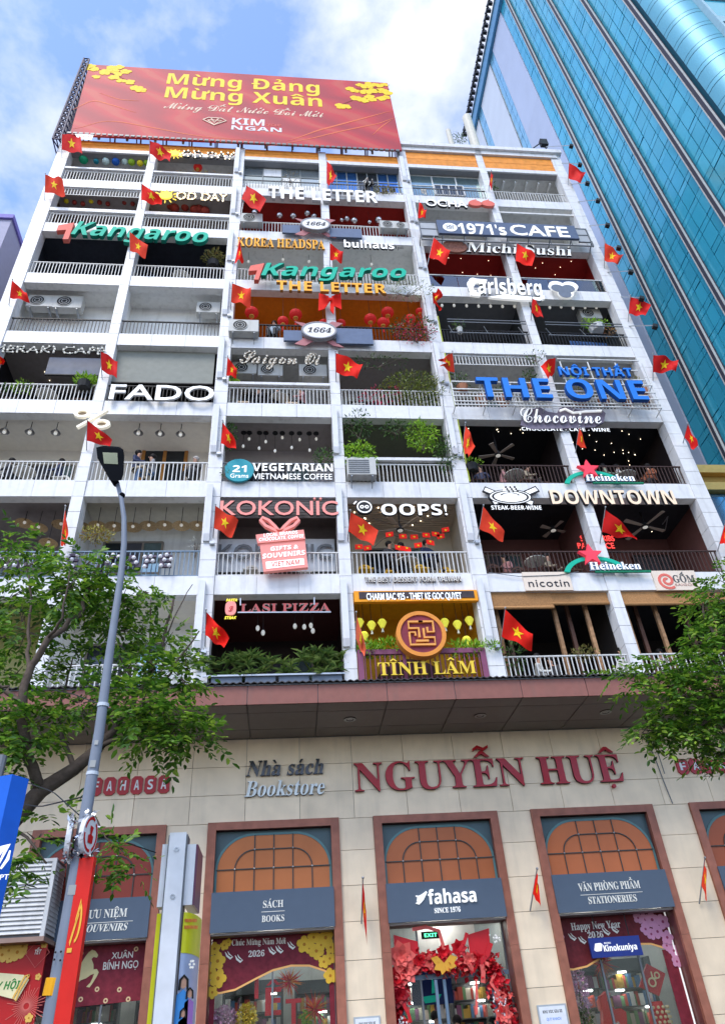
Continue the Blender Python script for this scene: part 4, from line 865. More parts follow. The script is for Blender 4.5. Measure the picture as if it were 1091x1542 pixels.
# podium lettering
RG = P('glossy red letter', .42, .006, .01, rough=.2, spec=.3); PS = P('dark letter return', .08, .01, .01)
S('main_shop_sign', 'large glossy red serif capitals on the cream stone', 'NGUYỄN HUỆ', (534, 1190), (940, 1180), 1148, YP-.03, RG, PS, depth=.07, st='serif', slope=False)
DM = P('polished dark metal', .05, .055, .06, rough=.15, metal=.7); LM = P('brushed pale metal', .42, .43, .4, rough=.3, metal=.7)
s = S('metal_shop_sign', 'dark and silver italic letters in two lines on the cream stone', 'Nhà sách', (370, 1170), (487, 1165), 1147.5, YP-.03, DM, DSD, depth=.05, st='serifi'); letters('Bookstore', (368, 1201), (489, 1196), 1178, YP-.03, LM, DSD, parent=s, st='serifi', depth=.05)
def tiles6(label, px0, px1, py0, py1, txt='FAHASA'):
    s = sign('letter_tile_sign', (px0+px1)/2, py1, YP, label); x0, z1 = A(px0, py0, YP-.05); x1, z0 = A(px1, py0, YP-.05); z1 = (z1+z0)/2; z0 = z1-(A(px0, py0, YP)[1]-A(px0, py1, YP)[1]); n = len(txt); w = (x1-x0)/n
    for i, ch in enumerate(txt):
        a = x0+i*w+.02; bb = a+w-.04; c = .06
        q = MB(); q.prism([(a+c, z0), (bb-c, z0), (bb, z0+c), (bb, z1-c), (bb-c, z1), (a+c, z1), (a, z1-c), (a, z0+c)], YP-.05, YP-.01); q.build('red_tile', RG, s)
        letters(ch, None, None, 0, YP-.05, P('enamel white', .75, .74, .72, rough=.15), parent=s, st='sans', bold=0.012, depth=.012, world=(a+.07, z0+.09, bb-.07, z0+.09, z1-z0-.18))
tiles6('six red tiles with white capitals, behind the tree left of the bookstore letters', 137, 258, 1169, 1196)
tiles6('red tiles with white capitals at the right edge under the tree', 1013, 1130, 1141, 1164)
IV = P('ivory print', .85, .83, .74)
def PT(txt, b0, b1, top, st='serif', m=IV, y=YP-.11, d=.012, label=None, **k):
    s = sign('panel_lettering', (b0[0]+b1[0])/2, b0[1], y, label); letters(txt, b0, b1, top, y, m, parent=s, st=st, depth=d, **k); return s
s = PT('SÁCH', (396, 1367), (426.5, 1366), 1356.5, label='ivory capitals SACH over BOOKS on slate panel'); letters('BOOKS', (394, 1388.5), (428, 1387), 1379, YP-.11, IV, parent=s, st='serif', depth=.012); x, z = A(411, 1372.5, YP-.11); box('rule_line', (x-.24, YP-.118, z-.005), (x+.24, YP-.11, z+.005), IV, s)
s = PT('VĂN PHÒNG PHẨM', (871, 1341.5), (964, 1338), 1330, label='ivory capitals over STATIONERIES on slate panel'); letters('STATIONERIES', (886, 1360.5), (959, 1358), 1350, YP-.11, IV, parent=s, st='serif', depth=.012); x, z = A(920, 1345.5, YP-.11); box('rule_line', (x-.7, YP-.118, z-.005), (x+.7, YP-.11, z+.005), IV, s)
s = PT('LƯU NIỆM', (125, 1384), (191, 1380), 1371.5, label='ivory italic capitals over SOUVENIRS on slate panel'); letters('SOUVENIRS', (123, 1404), (192, 1401), 1393, YP-.11, IV, parent=s, st='serifi', depth=.012); x, z = A(158, 1389, YP-.11); box('rule_line', (x-.5, YP-.118, z-.005), (x+.55, YP-.11, z+.005), IV, s)
s = PT('fahasa', (645, 1362), (717, 1358), 1341, st='sans', bold=0.006, m=WL_, d=.04, label='white lowercase letters with a bird logo over SINCE 1976'); letters('SINCE 1976', (654, 1375), (693, 1373), 1367.5, YP-.11, WL_, parent=s, st='serif', depth=.012)
b = MB()
for i in range(4): b.stroke([A(*q, YP-.13) for q in ((642-i*1.5, 1343+i*3.2), (636-i*1.5, 1349+i*3), (630-i, 1351+i*3.2), (625.5+i*2, 1349+i*4.2))], [.04, .07, .05, .015], YP-.14+i*.002, YP-.11)
b.build('bird_logo', WL_, s)

# ------------------------------------------------------------------ roof billboard
bb = thing('billboard', (-2, -.3, 34.5), 'huge red rooftop billboard with yellow Tet greeting', 'billboard'); yb_ = -.3
def bill_mat():
    m = bpy.data.materials.new('billboard print'); m.use_nodes = True; n = m.node_tree.nodes; l = m.node_tree.links; b = n['Principled BSDF']; b.inputs['Roughness'].default_value = .6
    g = n.new('ShaderNodeNewGeometry'); mp = n.new('ShaderNodeMapping'); mp.inputs['Rotation'].default_value = (0, .35, 0); mp.inputs['Scale'].default_value = (.1, .1, .32); l.new(g.outputs['Position'], mp.inputs[0])
    w = n.new('ShaderNodeTexWave'); w.inputs['Scale'].default_value = 1.1; w.inputs['Distortion'].default_value = 5; w.inputs['Detail'].default_value = 1.5; w.inputs['Detail Scale'].default_value = 1.2; l.new(mp.outputs[0], w.inputs[0])
    r = n.new('ShaderNodeValToRGB'); e = r.color_ramp.elements; e[0].position = 0; e[0].color = (.34, .008, .022, 1); e[1].position = .86; e[1].color = (.5, .012, .022, 1); q = e.new(.985); q.color = (.5, .05, .035, 1)
    l.new(w.outputs['Fac'], r.inputs[0]); l.new(r.outputs[0], b.inputs['Base Color']); return m
BM = bill_mat(); BX0, BX1, BZ0, BZ1 = -9.5, 5.16, 34.42, 41.36
q = MB(); q.prism([(-9.37, 34.3), (5.21, 34.5), (5.11, 41.38), (-9.67, 41.36)], yb_, yb_+.08); q.build('printed_sheet', BM, bb)
q = MB()
for i in range(13):
    x = BX0+.1+(BX1-BX0-.2)*i/12; q.box((x-.05, yb_+.1, BZ0-.1), (x+.05, yb_+.18, BZ1-.1)); q.tube((x, yb_+.15, BZ1-.6), (x, 2.6, 34.5), .05, n=4); q.tube((x, yb_+.15, 37.5), (x, 2.6, 34.5), .04, n=4)
for z in (35, 37, 39, 41): q.box((BX0, yb_+.18, z), (BX1, yb_+.24, z+.08))
q.build('steel_frame', GREYM, bb)
q = MB(); y0 = yb_-.02
ll = [(-9.98, 33.75), (-9.66, 33.75), (-9.74, 41.8), (-10.0, 41.9)]
for (a, b_) in ((ll[0], ll[3]), (ll[1], ll[2])):
    for yy in (-.35, .35): q.tube((a[0], yy, a[1]), (b_[0], yy, b_[1]), .045, n=4)
for i in range(17):
    t = i/16; t2 = min((i+1)/16, 1); f = lambda s_, tt: (ll[0][0]+(ll[3][0]-ll[0][0])*tt if s_ == 0 else ll[1][0]+(ll[2][0]-ll[1][0])*tt, 33.75+8.1*tt)
    a, b_ = f(0, t), f(1, t); c = f(1, t2)
    for yy in (-.35, .35): q.tube((a[0], yy, a[1]), (b_[0], yy, b_[1]), .03, n=4); q.tube((a[0], yy, a[1]), (c[0], yy, c[1]), .03, n=4)
    q.tube((a[0], -.35, a[1]), (a[0], .35, a[1]), .03, n=4); q.tube((a[0], -.35, a[1]), (a[0], .35, f(0, t2)[1]), .03, n=4)
q.prism([(-9.9, 33.8), (-9.7, 33.8), (-9.78, 41.7), (-9.92, 41.7)], .3, .34); q.build('side_truss', P('navy steel truss', .03, .025, .07, rough=.5), bb)
q = MB(); 
for i in range(60): x = BX0+(BX1-BX0)*i/60; q.box((x, yb_-.03, 34.38+.01*math.sin(i*2.3)), (x+.17, yb_+.05, 34.5))
q.build('lower_rail', GREYM, bb)
BY = P('billboard yellow print', .9, .66, .06); BC = P('billboard cream print', .8, .6, .45); BWH = P('billboard white print', .75, .75, .78)
letters('Mừng Đảng', (250, 128.5), (481, 138), 112.5, yb_, BY, parent=bb, st='sans', bold=0.014, depth=.012); letters('Mừng Xuân', (247, 149), (485, 159), 132.5, yb_, BY, parent=bb, st='sans', bold=0.014, depth=.012)
letters('Mừng Đất Nước Đổi Mới', (246, 165), (487, 175.5), 156, yb_, BC, parent=bb, st='script', depth=.01)
letters('KIM', (349, 187.5), (398, 189.5), 178, yb_, BWH, parent=bb, st='sans', bold=0.014, depth=.012); letters('NGAN', (348, 196), (424, 198.5), 187.8+2, yb_, BWH, parent=bb, st='sans', bold=0.014, depth=.012); letters('GROUP', (399, 189.8), (423, 190.7), 186.4, yb_, SALM, parent=bb, depth=.01)
cx, cz = A(323, 183.5, yb_); q = MB()
for p_ in ([(-.5, .12), (-.28, .34), (.28, .34), (.5, .12), (0, -.34), (-.5, .12)], [(-.3, .12), (0, -.3), (.3, .12), (-.3, .12)], [(-.15, .3), (0, -.1), (.15, .3)]): q.stroke([(cx+a*1.05, cz+b_) for a, b_ in p_], .06, yb_-.012-.003*len(p_), yb_)
q.build('diamond_logo', BC, bb)
BLO = P('blossom yellow print', .85, .6, .03); BRC = P('branch print', .2, .03, .02)
def blossoms(cs):
    q = MB(); s_ = 0
    for (a, b_, r) in cs:
        x, z = A(a, b_, yb_); k = r*.032
        for i in range(5): t = 2*PI*i/5+RNG.random(); q.prism(circ(x+k*math.cos(t)*.62, z+k*math.sin(t)*.5, k*.55, 7), yb_-.012-.0006*s_, yb_-.001); s_ += 1; s_ %= 12
    q.build('blossom_print', BLO, bb)['kind'] = 'stuff'
import itertools
L1 = [(140+RNG.normal()*3, 104+RNG.normal()*3, 7) for _ in range(4)]+[(168+RNG.normal()*7, 104+RNG.normal()*5, 8) for _ in range(6)]+[(158, 110, 8), (172, 117, 8), (183, 122, 7), (196, 124, 8), (190, 108, 8), (206, 133, 9), (212, 136, 8), (145, 116, 6), (178, 112, 7)]
L2 = [(513, 160, 9), (520, 161, 8), (535, 148, 8), (544, 150, 8), (552, 131, 9), (558, 127, 9), (550, 139, 9), (562, 137, 8), (556, 146, 8), (575, 137, 9), (583, 140, 8), (548, 152, 7), (560, 150, 7), (573, 149, 7), (580, 147, 7), (527, 134, 7), (534, 137, 7), (570, 129, 7), (578, 128, 6), (541, 128, 6)]
blossoms(L1); blossoms(L2); q = MB(); q.stroke([A(*p_, yb_) for p_ in ((137, 100), (160, 108), (190, 120), (212, 135))], .05, yb_-.008, yb_-.001); q.stroke([A(*p_, yb_) for p_ in ((586, 134), (560, 142), (536, 149), (513, 158))], .05, yb_-.008, yb_-.001); q.stroke([A(*p_, yb_) for p_ in ((586, 128), (556, 134), (525, 134))], .04, yb_-.0085, yb_-.001); q.build('branch_print', BRC, bb)
q = MB()
SWM = P('swoosh highlight print', .68, .16, .07)
for pts, w_ in ((((105, 168), (140, 150), (175, 160), (205, 170)), .07), (((430, 214), (480, 196), (540, 180), (592, 166)), .1), (((400, 222), (470, 208), (520, 196), (570, 186), (597, 176)), .07), (((110, 196), (160, 180), (220, 190), (300, 206), (390, 212)), .06), (((560, 204), (575, 190), (590, 180)), .05), (((150, 140), (180, 150), (210, 152)), .05)):
    P_ = [A(*p_, yb_) for p_ in pts]; xs_ = [p_[0] for p_ in P_]; zs_ = [p_[1] for p_ in P_]; t = np.linspace(0, len(P_)-1, 24); X = np.interp(t, range(len(P_)), xs_); Z = np.interp(t, range(len(P_)), zs_)
    K = np.ones(5)/5; Z = np.convolve(np.pad(Z, 2, 'edge'), K, 'valid'); q.stroke(list(zip(X, Z)), list(.01+w_*np.sin(np.linspace(0, PI, 24))), yb_-.006, yb_-.001)
q.build('swoosh_print', SWM, bb)
s = sign('small_banner', 128, 206, -.4, 'small white banner with red writing under the billboard corner'); pr('banner_sheet', [(113, 201.5), (141, 203), (138, 210.5), (118, 209)], -.38, .02, WL_, s)
for i in range(6): pr('red_mark', [(119+i*3.2, 206+(i % 2)), (121+i*3.2, 203.5+(i % 2)), (121.8+i*3.2, 204.2), (120+i*3.2, 207.5)], -.401, .004, LEAFR, s)

# ------------------------------------------------------------------ flags
FLAGV = [FLAG, P('sun faded red cloth', .72, .05, .02, rough=.8, vary=.12), P('deep red cloth', .6, .008, .006, rough=.7, vary=.12)]
def flag(pts, label, polebot=None, yb=-.06, yt=-.62, star_=True, cloth=FLAG, wave=.05, grp='red star flags on the balconies', crumple=0):
    ht, hb, fb, ft = pts; pb = polebot or (hb[0]+(hb[0]-ht[0])*.45, hb[1]+(hb[1]-ht[1])*.45)
    B0 = Vector(A3(*pb, yb)); T0 = Vector(A3(*ht, yt)); f = (hb[1]-ht[1])/(pb[1]-ht[1]); 
    y_hb = yt+(yb-yt)*f*.9; C = [Vector(A3(*ht, yt)), Vector(A3(*hb, y_hb)), Vector(A3(*fb, (yt+y_hb)/2-.02)), Vector(A3(*ft, yt+.04))]
    t = thing('flag', tuple(B0), label, 'flag', grp); top = T0+(T0-B0)*.05; p = MB(); p.tube(B0, top, .016, .012, n=6); p.build('pole', STEEL, t); k = MB(); k.ell(top, .028, 6, 4); k.build('finial', STEEL, t)
    wave *= RNG.uniform(.6, 1.7); cloth = FLAGV[RNG.integers(3)] if cloth is FLAG else cloth
    nu, nv = 16, 10; ph = RNG.uniform(0, 6)
    def at(u, v): 
        q = C[0]*(1-u)*(1-v)+C[1]*(1-u)*v+C[2]*u*v+C[3]*u*(1-v); a = wave*(.25+u)
        return q+Vector((crumple*math.sin(9*v+ph)*u*.1, a*math.sin(7*u+3.2*v+ph)+a*.5*math.sin(4*v-9*u+ph), a*.35*math.sin(9*u+ph)))
    V = [at(i/nu, j/nv) for j in range(nv+1) for i in range(nu+1)]; F = [(j*(nu+1)+i, (j+1)*(nu+1)+i, (j+1)*(nu+1)+i+1, j*(nu+1)+i+1) for j in range(nv) for i in range(nu)]
    c = MB(); c.add(V, F); co = c.build('cloth', cloth, t, smooth=True)
    if star_:
        for sg in (-1, 1):
            s_ = MB(); P_ = star(.5, .5, .3, .4); cc = at(.5, .5)+Vector((0, sg*.012, 0)); vv = [cc]+[at(.5+(a-.5)*.67, 1-b_)+Vector((0, sg*.012, 0)) for a, b_ in P_]
            s_.add(vv, [(0, 1+i, 1+(i+1) % 10) for i in range(10)]); s_.build('star', STAR, t)
    return t
FL = [
 (((93.3, 201.4), (93.3, 225.8), (124.5, 232), (122, 205.5)), 'on the top left corner of the block under the billboard'),
 (((225.5, 210.5), (225.5, 232.6), (256, 245.5), (258.4, 229)), 'left of the upper sun sign'),
 (((68.5, 263), (67.8, 289.6), (98.3, 295.3), (94.3, 270)), 'on the left corner column, second from top'),
 (((213, 275.7), (213, 302), (243.5, 310), (244, 298.7)), 'left of the lower sun sign'),
 (((195.7, 349.6), (195.7, 376.7), (218.7, 388.6), (223, 370)), 'below the upper left green italic letters'),
 (((18.7, 422.5), (15.3, 448), (45, 455), (41, 442)), 'left of the two grey air conditioners near the left edge'),
 (((370.5, 278.4), (363.7, 300.4), (390.9, 320.8), (401, 298.7)), 'left of the big white capitals, red ceiling row', (361, 337.7)),
 (((491.6, 241), (491.6, 276.7), (499.4, 278.4), (507, 263)), 'between the two top floor windows above the white letters'),
 (((496.7, 366.5), (496.7, 390.3), (514.6, 395.4), (516.3, 380)), 'between the orange and the white small letters'),
 (((361, 360.8), (353, 395.4), (367, 392), (363, 378)), 'limp and narrow left of the orange serif capitals'),
 (((349.8, 427.6), (348, 454), (377, 462), (378, 435)), 'left of the orange lantern balcony'),
 (((505, 531), (505.6, 561), (537, 570.5), (546, 548)), 'right of the white bulb script letters'),
 (((343, 538), (341, 564.5), (355.7, 569), (357, 556)), 'left of the white bulb script letters'),
 (((335, 635.5), (332.6, 668.5), (355.7, 676.7), (354.8, 663.5)), 'left of the pendant balcony above the teal disc'),
 (((650.8, 441), (652, 456), (660, 467), (662.7, 437.5)), 'crumpled beside the blossoming vine'),
 (((681, 531), (684, 561.5), (667, 552), (662.7, 539.5)), 'crumpled left of the blue letters'),
 (((836, 538), (834, 562), (824, 570.5), (811, 549)), 'above the letter E of the blue sign'),
 (((652.6, 358), (645.8, 386.8), (670.5, 398), (677.3, 378)), 'left of the round brown emblem'),
 (((777.3, 365.8), (775.7, 393.6), (800, 401.4), (806, 382.8)), 'in front of the white brush letters'),
 (((856, 245.4), (855, 268), (873, 276), (880.8, 259.7)), 'highest on the right corner column, no star side seen'),
 (((909.6, 365.8), (909.3, 392), (929, 398.7), (937.4, 383.5)), 'on the right corner column beside the dark red balconies'),
 (((948, 446.4), (945.9, 472.7), (970, 476), (980, 457.8)), 'on the right corner column beside the slate balconies'),
 (((982.3, 534), (982.3, 561), (1015.5, 560), (1020, 541)), 'on the right corner column beside the blue letters'),
 (((1034.6, 639), (1029.7, 658.4), (1043.3, 677.5), (1050.5, 671)), 'on the right corner column above the gold bands'),
 (((739, 258), (736.3, 278.3), (739.7, 285.8), (741.7, 266.5)), 'narrow at the slatted top floor balcony'),
 (((630.5, 303.8), (628.8, 327.5), (640, 329), (641.4, 315.6)), 'left of the cherries sign letters'),
 (((800.7, 448), (799.4, 471.6), (817, 480), (812, 460)), 'folded under the white swoosh script'),
 (((700, 638.8), (696.6, 674), (704, 689.6), (715, 669.8)), 'left end of the dark ceiling fan balcony'),
 (((871.5, 643), (867.4, 669.8), (881.8, 676), (877.7, 659.4)), 'above the upper red star logo'),
 (((151.6, 528.5), (153.3, 557.3), (176.3, 570), (177.4, 543.8)), 'between the white bulb capitals and the thin white letters'),
 (((-3, 535), (-3, 552), (1, 550), (7.5, 542)), 'cut by the left edge of the picture'),
 (((131.6, 632.6), (130.9, 664), (166, 672.6), (168.9, 661.4)), 'under the percent symbol'),
 (((98.3, 765.8), (91.6, 821), (99, 821.7), (103, 806.5)), 'narrow left of the balcony with woven hat lamps'),
 (((324.5, 762), (322, 795), (349.3, 810), (358.8, 784)), 'left of the pink gift box sign'),
 (((310.3, 920.7), (309.3, 957.4), (337.4, 976.7), (345, 959)), 'above the dense planter at the canopy'),
 (((527, 770.5), (524.4, 801), (561.7, 822.4), (569.4, 797.4)), 'below the black swirl disc'),
 (((727, 763), (721.4, 796), (757, 816), (759, 800.5)), 'under the crossed fork and knife emblem'),
 (((910.5, 766), (905, 802), (957, 813.7), (958, 808)), 'large under the cream capitals'),
 (((760, 918), (755, 958), (800.5, 980), (801, 956)), 'in front of the bamboo blinds'),
 (((1091, 787), (1083, 817), (1095, 825), (1100, 795)), 'cut by the right edge of the picture'),
]
for f in FL: flag(f[0], 'red flag with yellow star '+f[1] if 'no star' not in f[1] else 'plain red side of a flag highest on the right corner column', *(f[2:3] or [None]), crumple=1.2 if 'crumpled' in f[1] else 0, star_='no star' not in f[1])
flag(((536, 924.4), (535.6, 963), (548, 990), (551, 976)), 'faded orange flag hanging left of the golden balcony', cloth=FADED)
for px, lab in (((546, 1325, 544, 1388, 552, 1423, 551, 1370), 'narrow red flag furled on stone pier between second and third window'), ((807.5, 1311, 797.5, 1368.5, 813, 1366, 810, 1331), 'red furled flag on stone pier between third and fourth window'), ((1060, 1295, 1052, 1358, 1064, 1358, 1062, 1313), 'red furled flag on the stone pier nearest the right edge')):
    t = flag(((px[0], px[1]), (px[0]*.4+px[2]*.6, px[1]*.4+px[3]*.6), (px[4], px[5]), (px[6], px[7])), lab, (px[2], px[3]+3), yb=YP-.05, yt=YP-.45, wave=.03, grp='furled flags on the stone piers')
rb = thing('ribbon_bow', (*A3(497, 470, -.3),), 'red cloth bow tied to the column above the red lanterns', 'bow'); q = MB()
for pts in ([(480, 442), (495, 447), (496, 455), (488, 466), (479, 469)], [(499, 447), (513, 441), (514, 467), (504, 462), (498, 455)], [(497, 455), (504, 457), (502, 474), (497, 468)]): z_ = -.3-.02*len(q.v)/10; q.prism([A(*p_, z_) for p_ in pts], z_-.03, z_)
q.build('bow_loops', FLAG, rb); q = MB(); q.ell(A3(497, 451, -.42), (.08, .06, .09)); q.build('knot', FLAG, rb)

# ------------------------------------------------------------------ balcony things
ACW = P('air conditioner casing', .52, .52, .49, rough=.4, vary=.05, dirt=.35); ACD = P('fan grille black', .03, .03, .03)
def ac(px, py, y, k, c, look='pale air conditioner on brackets', w=.84, h=.58, grid=False):
    x, z = A(px, py, y); t = thing('air_conditioner', (x, y, z), look, 'air conditioner', 'air conditioners on the balconies', (k, c)); d = .3
    b = MB(); b.box((x-w/2, y-d, z), (x+w/2, y, z+h)); b.build('casing', ACW, t)
    if grid:
        for j in range(7): box('louvre', (x-w/2+.04, y-d-.015, z+.05+j*h*.125), (x+w/2-.2, y-d-.001, z+.05+j*h*.125+.04), GREYM, t)
    else:
        q = MB(); q.prism(circ(x-w*.12, z+h/2, h*.4, 20), y-d-.012, y-d-.001); q.build('fan_recess', ACD, t); q = MB()
        for r_ in (.4, .27, .14): q.ring(x-w*.12, z+h/2, h*r_-.008, h*r_+.008, y-d-.026, y-d-.0125, n=20)
        q.build('fan_guard', ACW, t)
    for s in (-.3*w/.84, .3*w/.84): q = MB(); q.box((x+s-.02, y-d+.02, z-.05), (x+s+.02, y+.15, z-.002)); q.tube((x+s, y-d+.04, z-.05), (x+s, y+.12, z-.3), .014, n=4); q.build('bracket', STEEL, t)
ac(62, 471, .75, 5, 0, w=.9, h=.62); ac(103, 473, .75, 5, 0, w=1, h=.66); ac(314, 480, .75, 5, 1)
ac(379, 344, .05, 7, 2, 'cream air conditioner on the railing'); ac(586, 353, .05, 7, 3, 'cream air conditioner on the railing', .8, .5); ac(604, 353.5, .0, 7, 3, 'cream air conditioner on the railing', .5, .42)
ac(367, 509, -.05, 5, 2, 'white air conditioner outside the railing', 1.0, .6); ac(467, 405, 1.5, 6, 2, 'grey air conditioner under the ceiling'); ac(616, 400, 1.4, 6, 3, 'grey air conditioner on side wall', .5, .5)
ac(368, 572, .9, 4, 2); ac(407, 575, .9, 4, 2); ac(471, 576, .75, 4, 2, w=.95)
ac(544, 724, -.05, 3, 3, 'grey louvred air conditioner unit on the railing', .85, .62, grid=True); ac(887, 488, .8, 5, 5, 'grey air conditioner in the corner'); ac(1012, 784, 1.4, 2, 5, 'dark air conditioner under the ceiling')
LMAT = {'red': P('red paper lantern', .55, .02, .02, rough=.5, emit=(.6, .03, .02), estr=.08), 'yellow': P('lime silk lantern', .75, .72, .05, emit=(.8, .75, .1), estr=.2), 'green': P('green paper ball', .02, .42, .2), 'blue': P('blue paper ball', .02, .12, .5), 'teal': P('teal paper ball', .02, .25, .32), 'white': P('pale blue paper ball', .6, .78, .75), 'lime': P('lime paper ball', .3, .5, .04), 'gold': P('yellow paper ball', .8, .65, .03), 'silver': P('silver globe', .6, .6, .62, rough=.15, metal=.9), 'dred': P('dull red paper ball', .3, .04, .03)}
GLDC = P('gold lantern cap', .7, .4, .08)
def lantern(px, py, y, k, c, r, col, look, nm='paper_lantern', grp='paper lanterns and balls', tassel=False, cord=None, style=0):
    x, z = A(px, py, y); t = thing(nm, (x, y, z-r), look, 'lantern' if nm != 'globe_lamp' else 'lamp', grp, (k, c)); q = MB()
    if style: # lotus shape: wide top, narrow bottom
        for (z0, z1, r0, r1) in ((z-r*1.2, z+r*.1, r*.35, r), (z+r*.1, z+r*.7, r, r*.65)): q.tube((x, y, z0), (x, y, z1), r0, r1, n=8)
        q.build('shade', LMAT[col], t)
    else: q.ell((x, y, z), (r*.9, r*.9, r*.74) if col == 'red' else (r, r, r), 12, 8); q.build('shade', LMAT[col], t, smooth=col != 'red')
    zc = (ZF(k+1)-.42) if k < 8 else 33.6
    q = MB(); q.tube((x, y, z+r*.8), (x, y, max(zc, z+r)), .008, n=4); q.build('cord', BLKM, t)
    if col == 'red': b_ = MB(); b_.tube((x, y, z+r*.66), (x, y, z+r*.8), r*.35, n=10); b_.tube((x, y, z-r*.8), (x, y, z-r*.66), r*.35, n=10); b_.build('gold_cap', GLDC, t)
    if tassel: q = MB(); q.tube((x, y, z-r*1.15), (x, y, z-r*1.0), .02, n=5); q.tube((x, y, z-r*2.2), (x, y, z-r*1.15), .035, .012, n=5); q.build('tassel', LMAT['red'] if col == 'red' else P('pale tassel', .7, .7, .6), t)
for px, py, col, r in ((126, 240, 'green', .2), (145, 243, 'teal', .12), (159.5, 243, 'white', .16), (174.5, 243.5, 'blue', .17), (188.5, 243, 'white', .15), (198.5, 244, 'lime', .16), (211, 246, 'gold', .14), (221, 245, 'lime', .14)): lantern(px, py, .35, 8, 0, r, col, LMAT[col].name)
for px, py in ((298, 252), (326, 250)): lantern(px, py, .5, 8, 1, .22, 'red', 'round red lantern')
for i, (px, py) in enumerate(((256, 309), (263, 313), (279, 311), (291, 310), (293, 316), (314, 308), (309, 318), (300, 315))): lantern(px, py, .8, 7, 1, .2, 'dred', 'dull red paper ball')
for i in range(9): lantern(100+i*12.5, 303+(i % 3)*2, .7, 7, 0, .1, 'dred' if i % 3 else 'gold', 'small red star bauble' if i % 3 else 'small yellow bauble')
for px, py in ((383, 321), (421, 325), (441.5, 326), (462.5, 322), (473, 327), (383.5, 320)): lantern(px, py, .6, 7, 2, .15, 'silver', 'silver globe lamp', 'globe_lamp', 'silver globe lamps on the red ceilings')
for px, py, r in ((514, 332, .1), (522, 330, .13), (533, 333, .16), (556, 335, .1), (569.5, 332, .17)): lantern(px, py, .6, 7, 3, r, 'silver', 'silver globe lamp', 'globe_lamp', 'silver globe lamps on the red ceilings')
for px, py, r in ((379, 471, .28), (445, 474, .27), (426, 484, .23)): lantern(px, py, .3, 5, 2, r, 'red', 'round red lantern', tassel=True)
for px, py, r in ((487, 487, .2), (513, 487, .2), (557, 481, .26), (583, 471, .27), (576, 486, .24), (617, 481, .24), (631, 469, .17)): lantern(px, py, .35, 5, 3, r, 'red', 'round red lantern', tassel=r > .1)
for px, py in ((541, 937), (559, 941), (575, 938), (548, 957), (669, 937), (688, 940), (706, 934), (702, 964)): lantern(px, py, .35, 1, 3, .125, 'yellow', 'lime silk lantern', 'silk_lantern', 'lime silk lanterns in the golden balcony', tassel=True, style=1)
CONE = P('pewter cone shade', .3, .3, .31, rough=.3, metal=.6); HATM = P('woven hat shade', .5, .36, .2, rough=.8, vary=.3, scale=30); HATD = P('woven hat inside', .22, .13, .07)
def pendant(px, py, y, k, c, kind, look, grp):
    x, z = A(px, py, y); zc = (ZF(k+1)-.42) if k < 8 else 33.6; t = thing('pendant_lamp', (x, y, z), look, 'pendant lamp', grp, (k, c)); q = MB()
    if kind == 'cone': q.tube((x, y, z), (x, y, z+.14), .15, .05, n=12, cap=False); q.build('shade', CONE, t, smooth=True); b = MB(); b.ell((x, y, z), (.06, .06, .09)); b.build('bulb', WBULB, t)
    elif kind == 'hat':
        q.tube((x, y, z), (x, y, z+.17), .26, .02, n=16, cap=False); q.build('shade', HATM, t, smooth=True); b = MB(); b.ell((x, y, z+.03), .05); b.build('bulb', WBULB, t)
    elif kind == 'drop': q.tube((x, y, zc-.03), (x, y, zc), .09, n=10); q.build('ceiling_rose', BLKM, t); b = MB(); b.ell((x, y, z), (.045, .045, .07)); b.build('bulb', WBULB, t)
    elif kind == 'bulb': b = MB(); b.ell((x, y, z), (.055, .055, .085)); b.build('bulb', WBULB, t)
    q = MB(); q.tube((x, y, z+.08), (x, y, zc), .009 if kind != 'cone' else .014, n=4); q.build('cord', BLKM, t)
for px, py in ((7, 650), (45, 651), (84, 652)): pendant(px, py, .55, 3, 0, 'cone', 'pewter cone pendant lamp', 'cone pendants of the cream balconies')
for px, py in ((208.5, 652), (241, 653), (272, 654)): pendant(px, py, .55, 3, 1, 'cone', 'pewter cone pendant lamp', 'cone pendants of the cream balconies')
for px, py in ((124, 794), (147, 792), (172, 793), (200, 794), (224, 792), (248, 791.5), (273, 792), (297, 792)): pendant(px, py, .7, 2, 1, 'hat', 'woven hat pendant lamp', 'woven hat lamps')
for px, py in ((37, 788), (58, 795), (92, 790), (73, 818)): pendant(px, py, .9, 2, 0, 'hat', 'woven hat pendant lamp', 'woven hat lamps')
for px, py in ((375, 661), (400, 665), (425, 659), (451, 662), (476, 661), (390, 675), (414, 679), (439, 674), (466, 678), (366, 672)): pendant(px, py, .9, 3, 2, 'drop', 'black cord bulb pendant', 'cord bulb pendants')
for px, py in ((374, 394), (426, 391), (465, 394)): pendant(px, py, .7, 6, 2, 'bulb', 'bare bulb on a cord', 'bare bulbs')
pendant(559, 398, .6, 6, 3, 'bulb', 'bare bulb on a cord', 'bare bulbs')
for px, py in ((665, 460), (683, 460), (702, 460.5), (720, 461), (738, 461), (756, 461.5), (774, 461.5)): pendant(px, py, .35, 5, 4, 'bulb', 'small white bulb on a cord', 'white bulbs under the slate ceilings')
for px, py in ((827, 463), (844, 462), (862, 464), (880, 463), (897, 463)): pendant(px, py, .35, 5, 5, 'bulb', 'small white bulb on a cord', 'white bulbs under the slate ceilings')
for i, (px, py) in enumerate(((444, 943), (468, 942), (471, 950), (458, 944), (388, 946), (396, 953))): pendant(px, py, 1.0, 1, 2, 'bulb', 'warm dim bulb on a cord', 'bulbs in the pizza balcony')
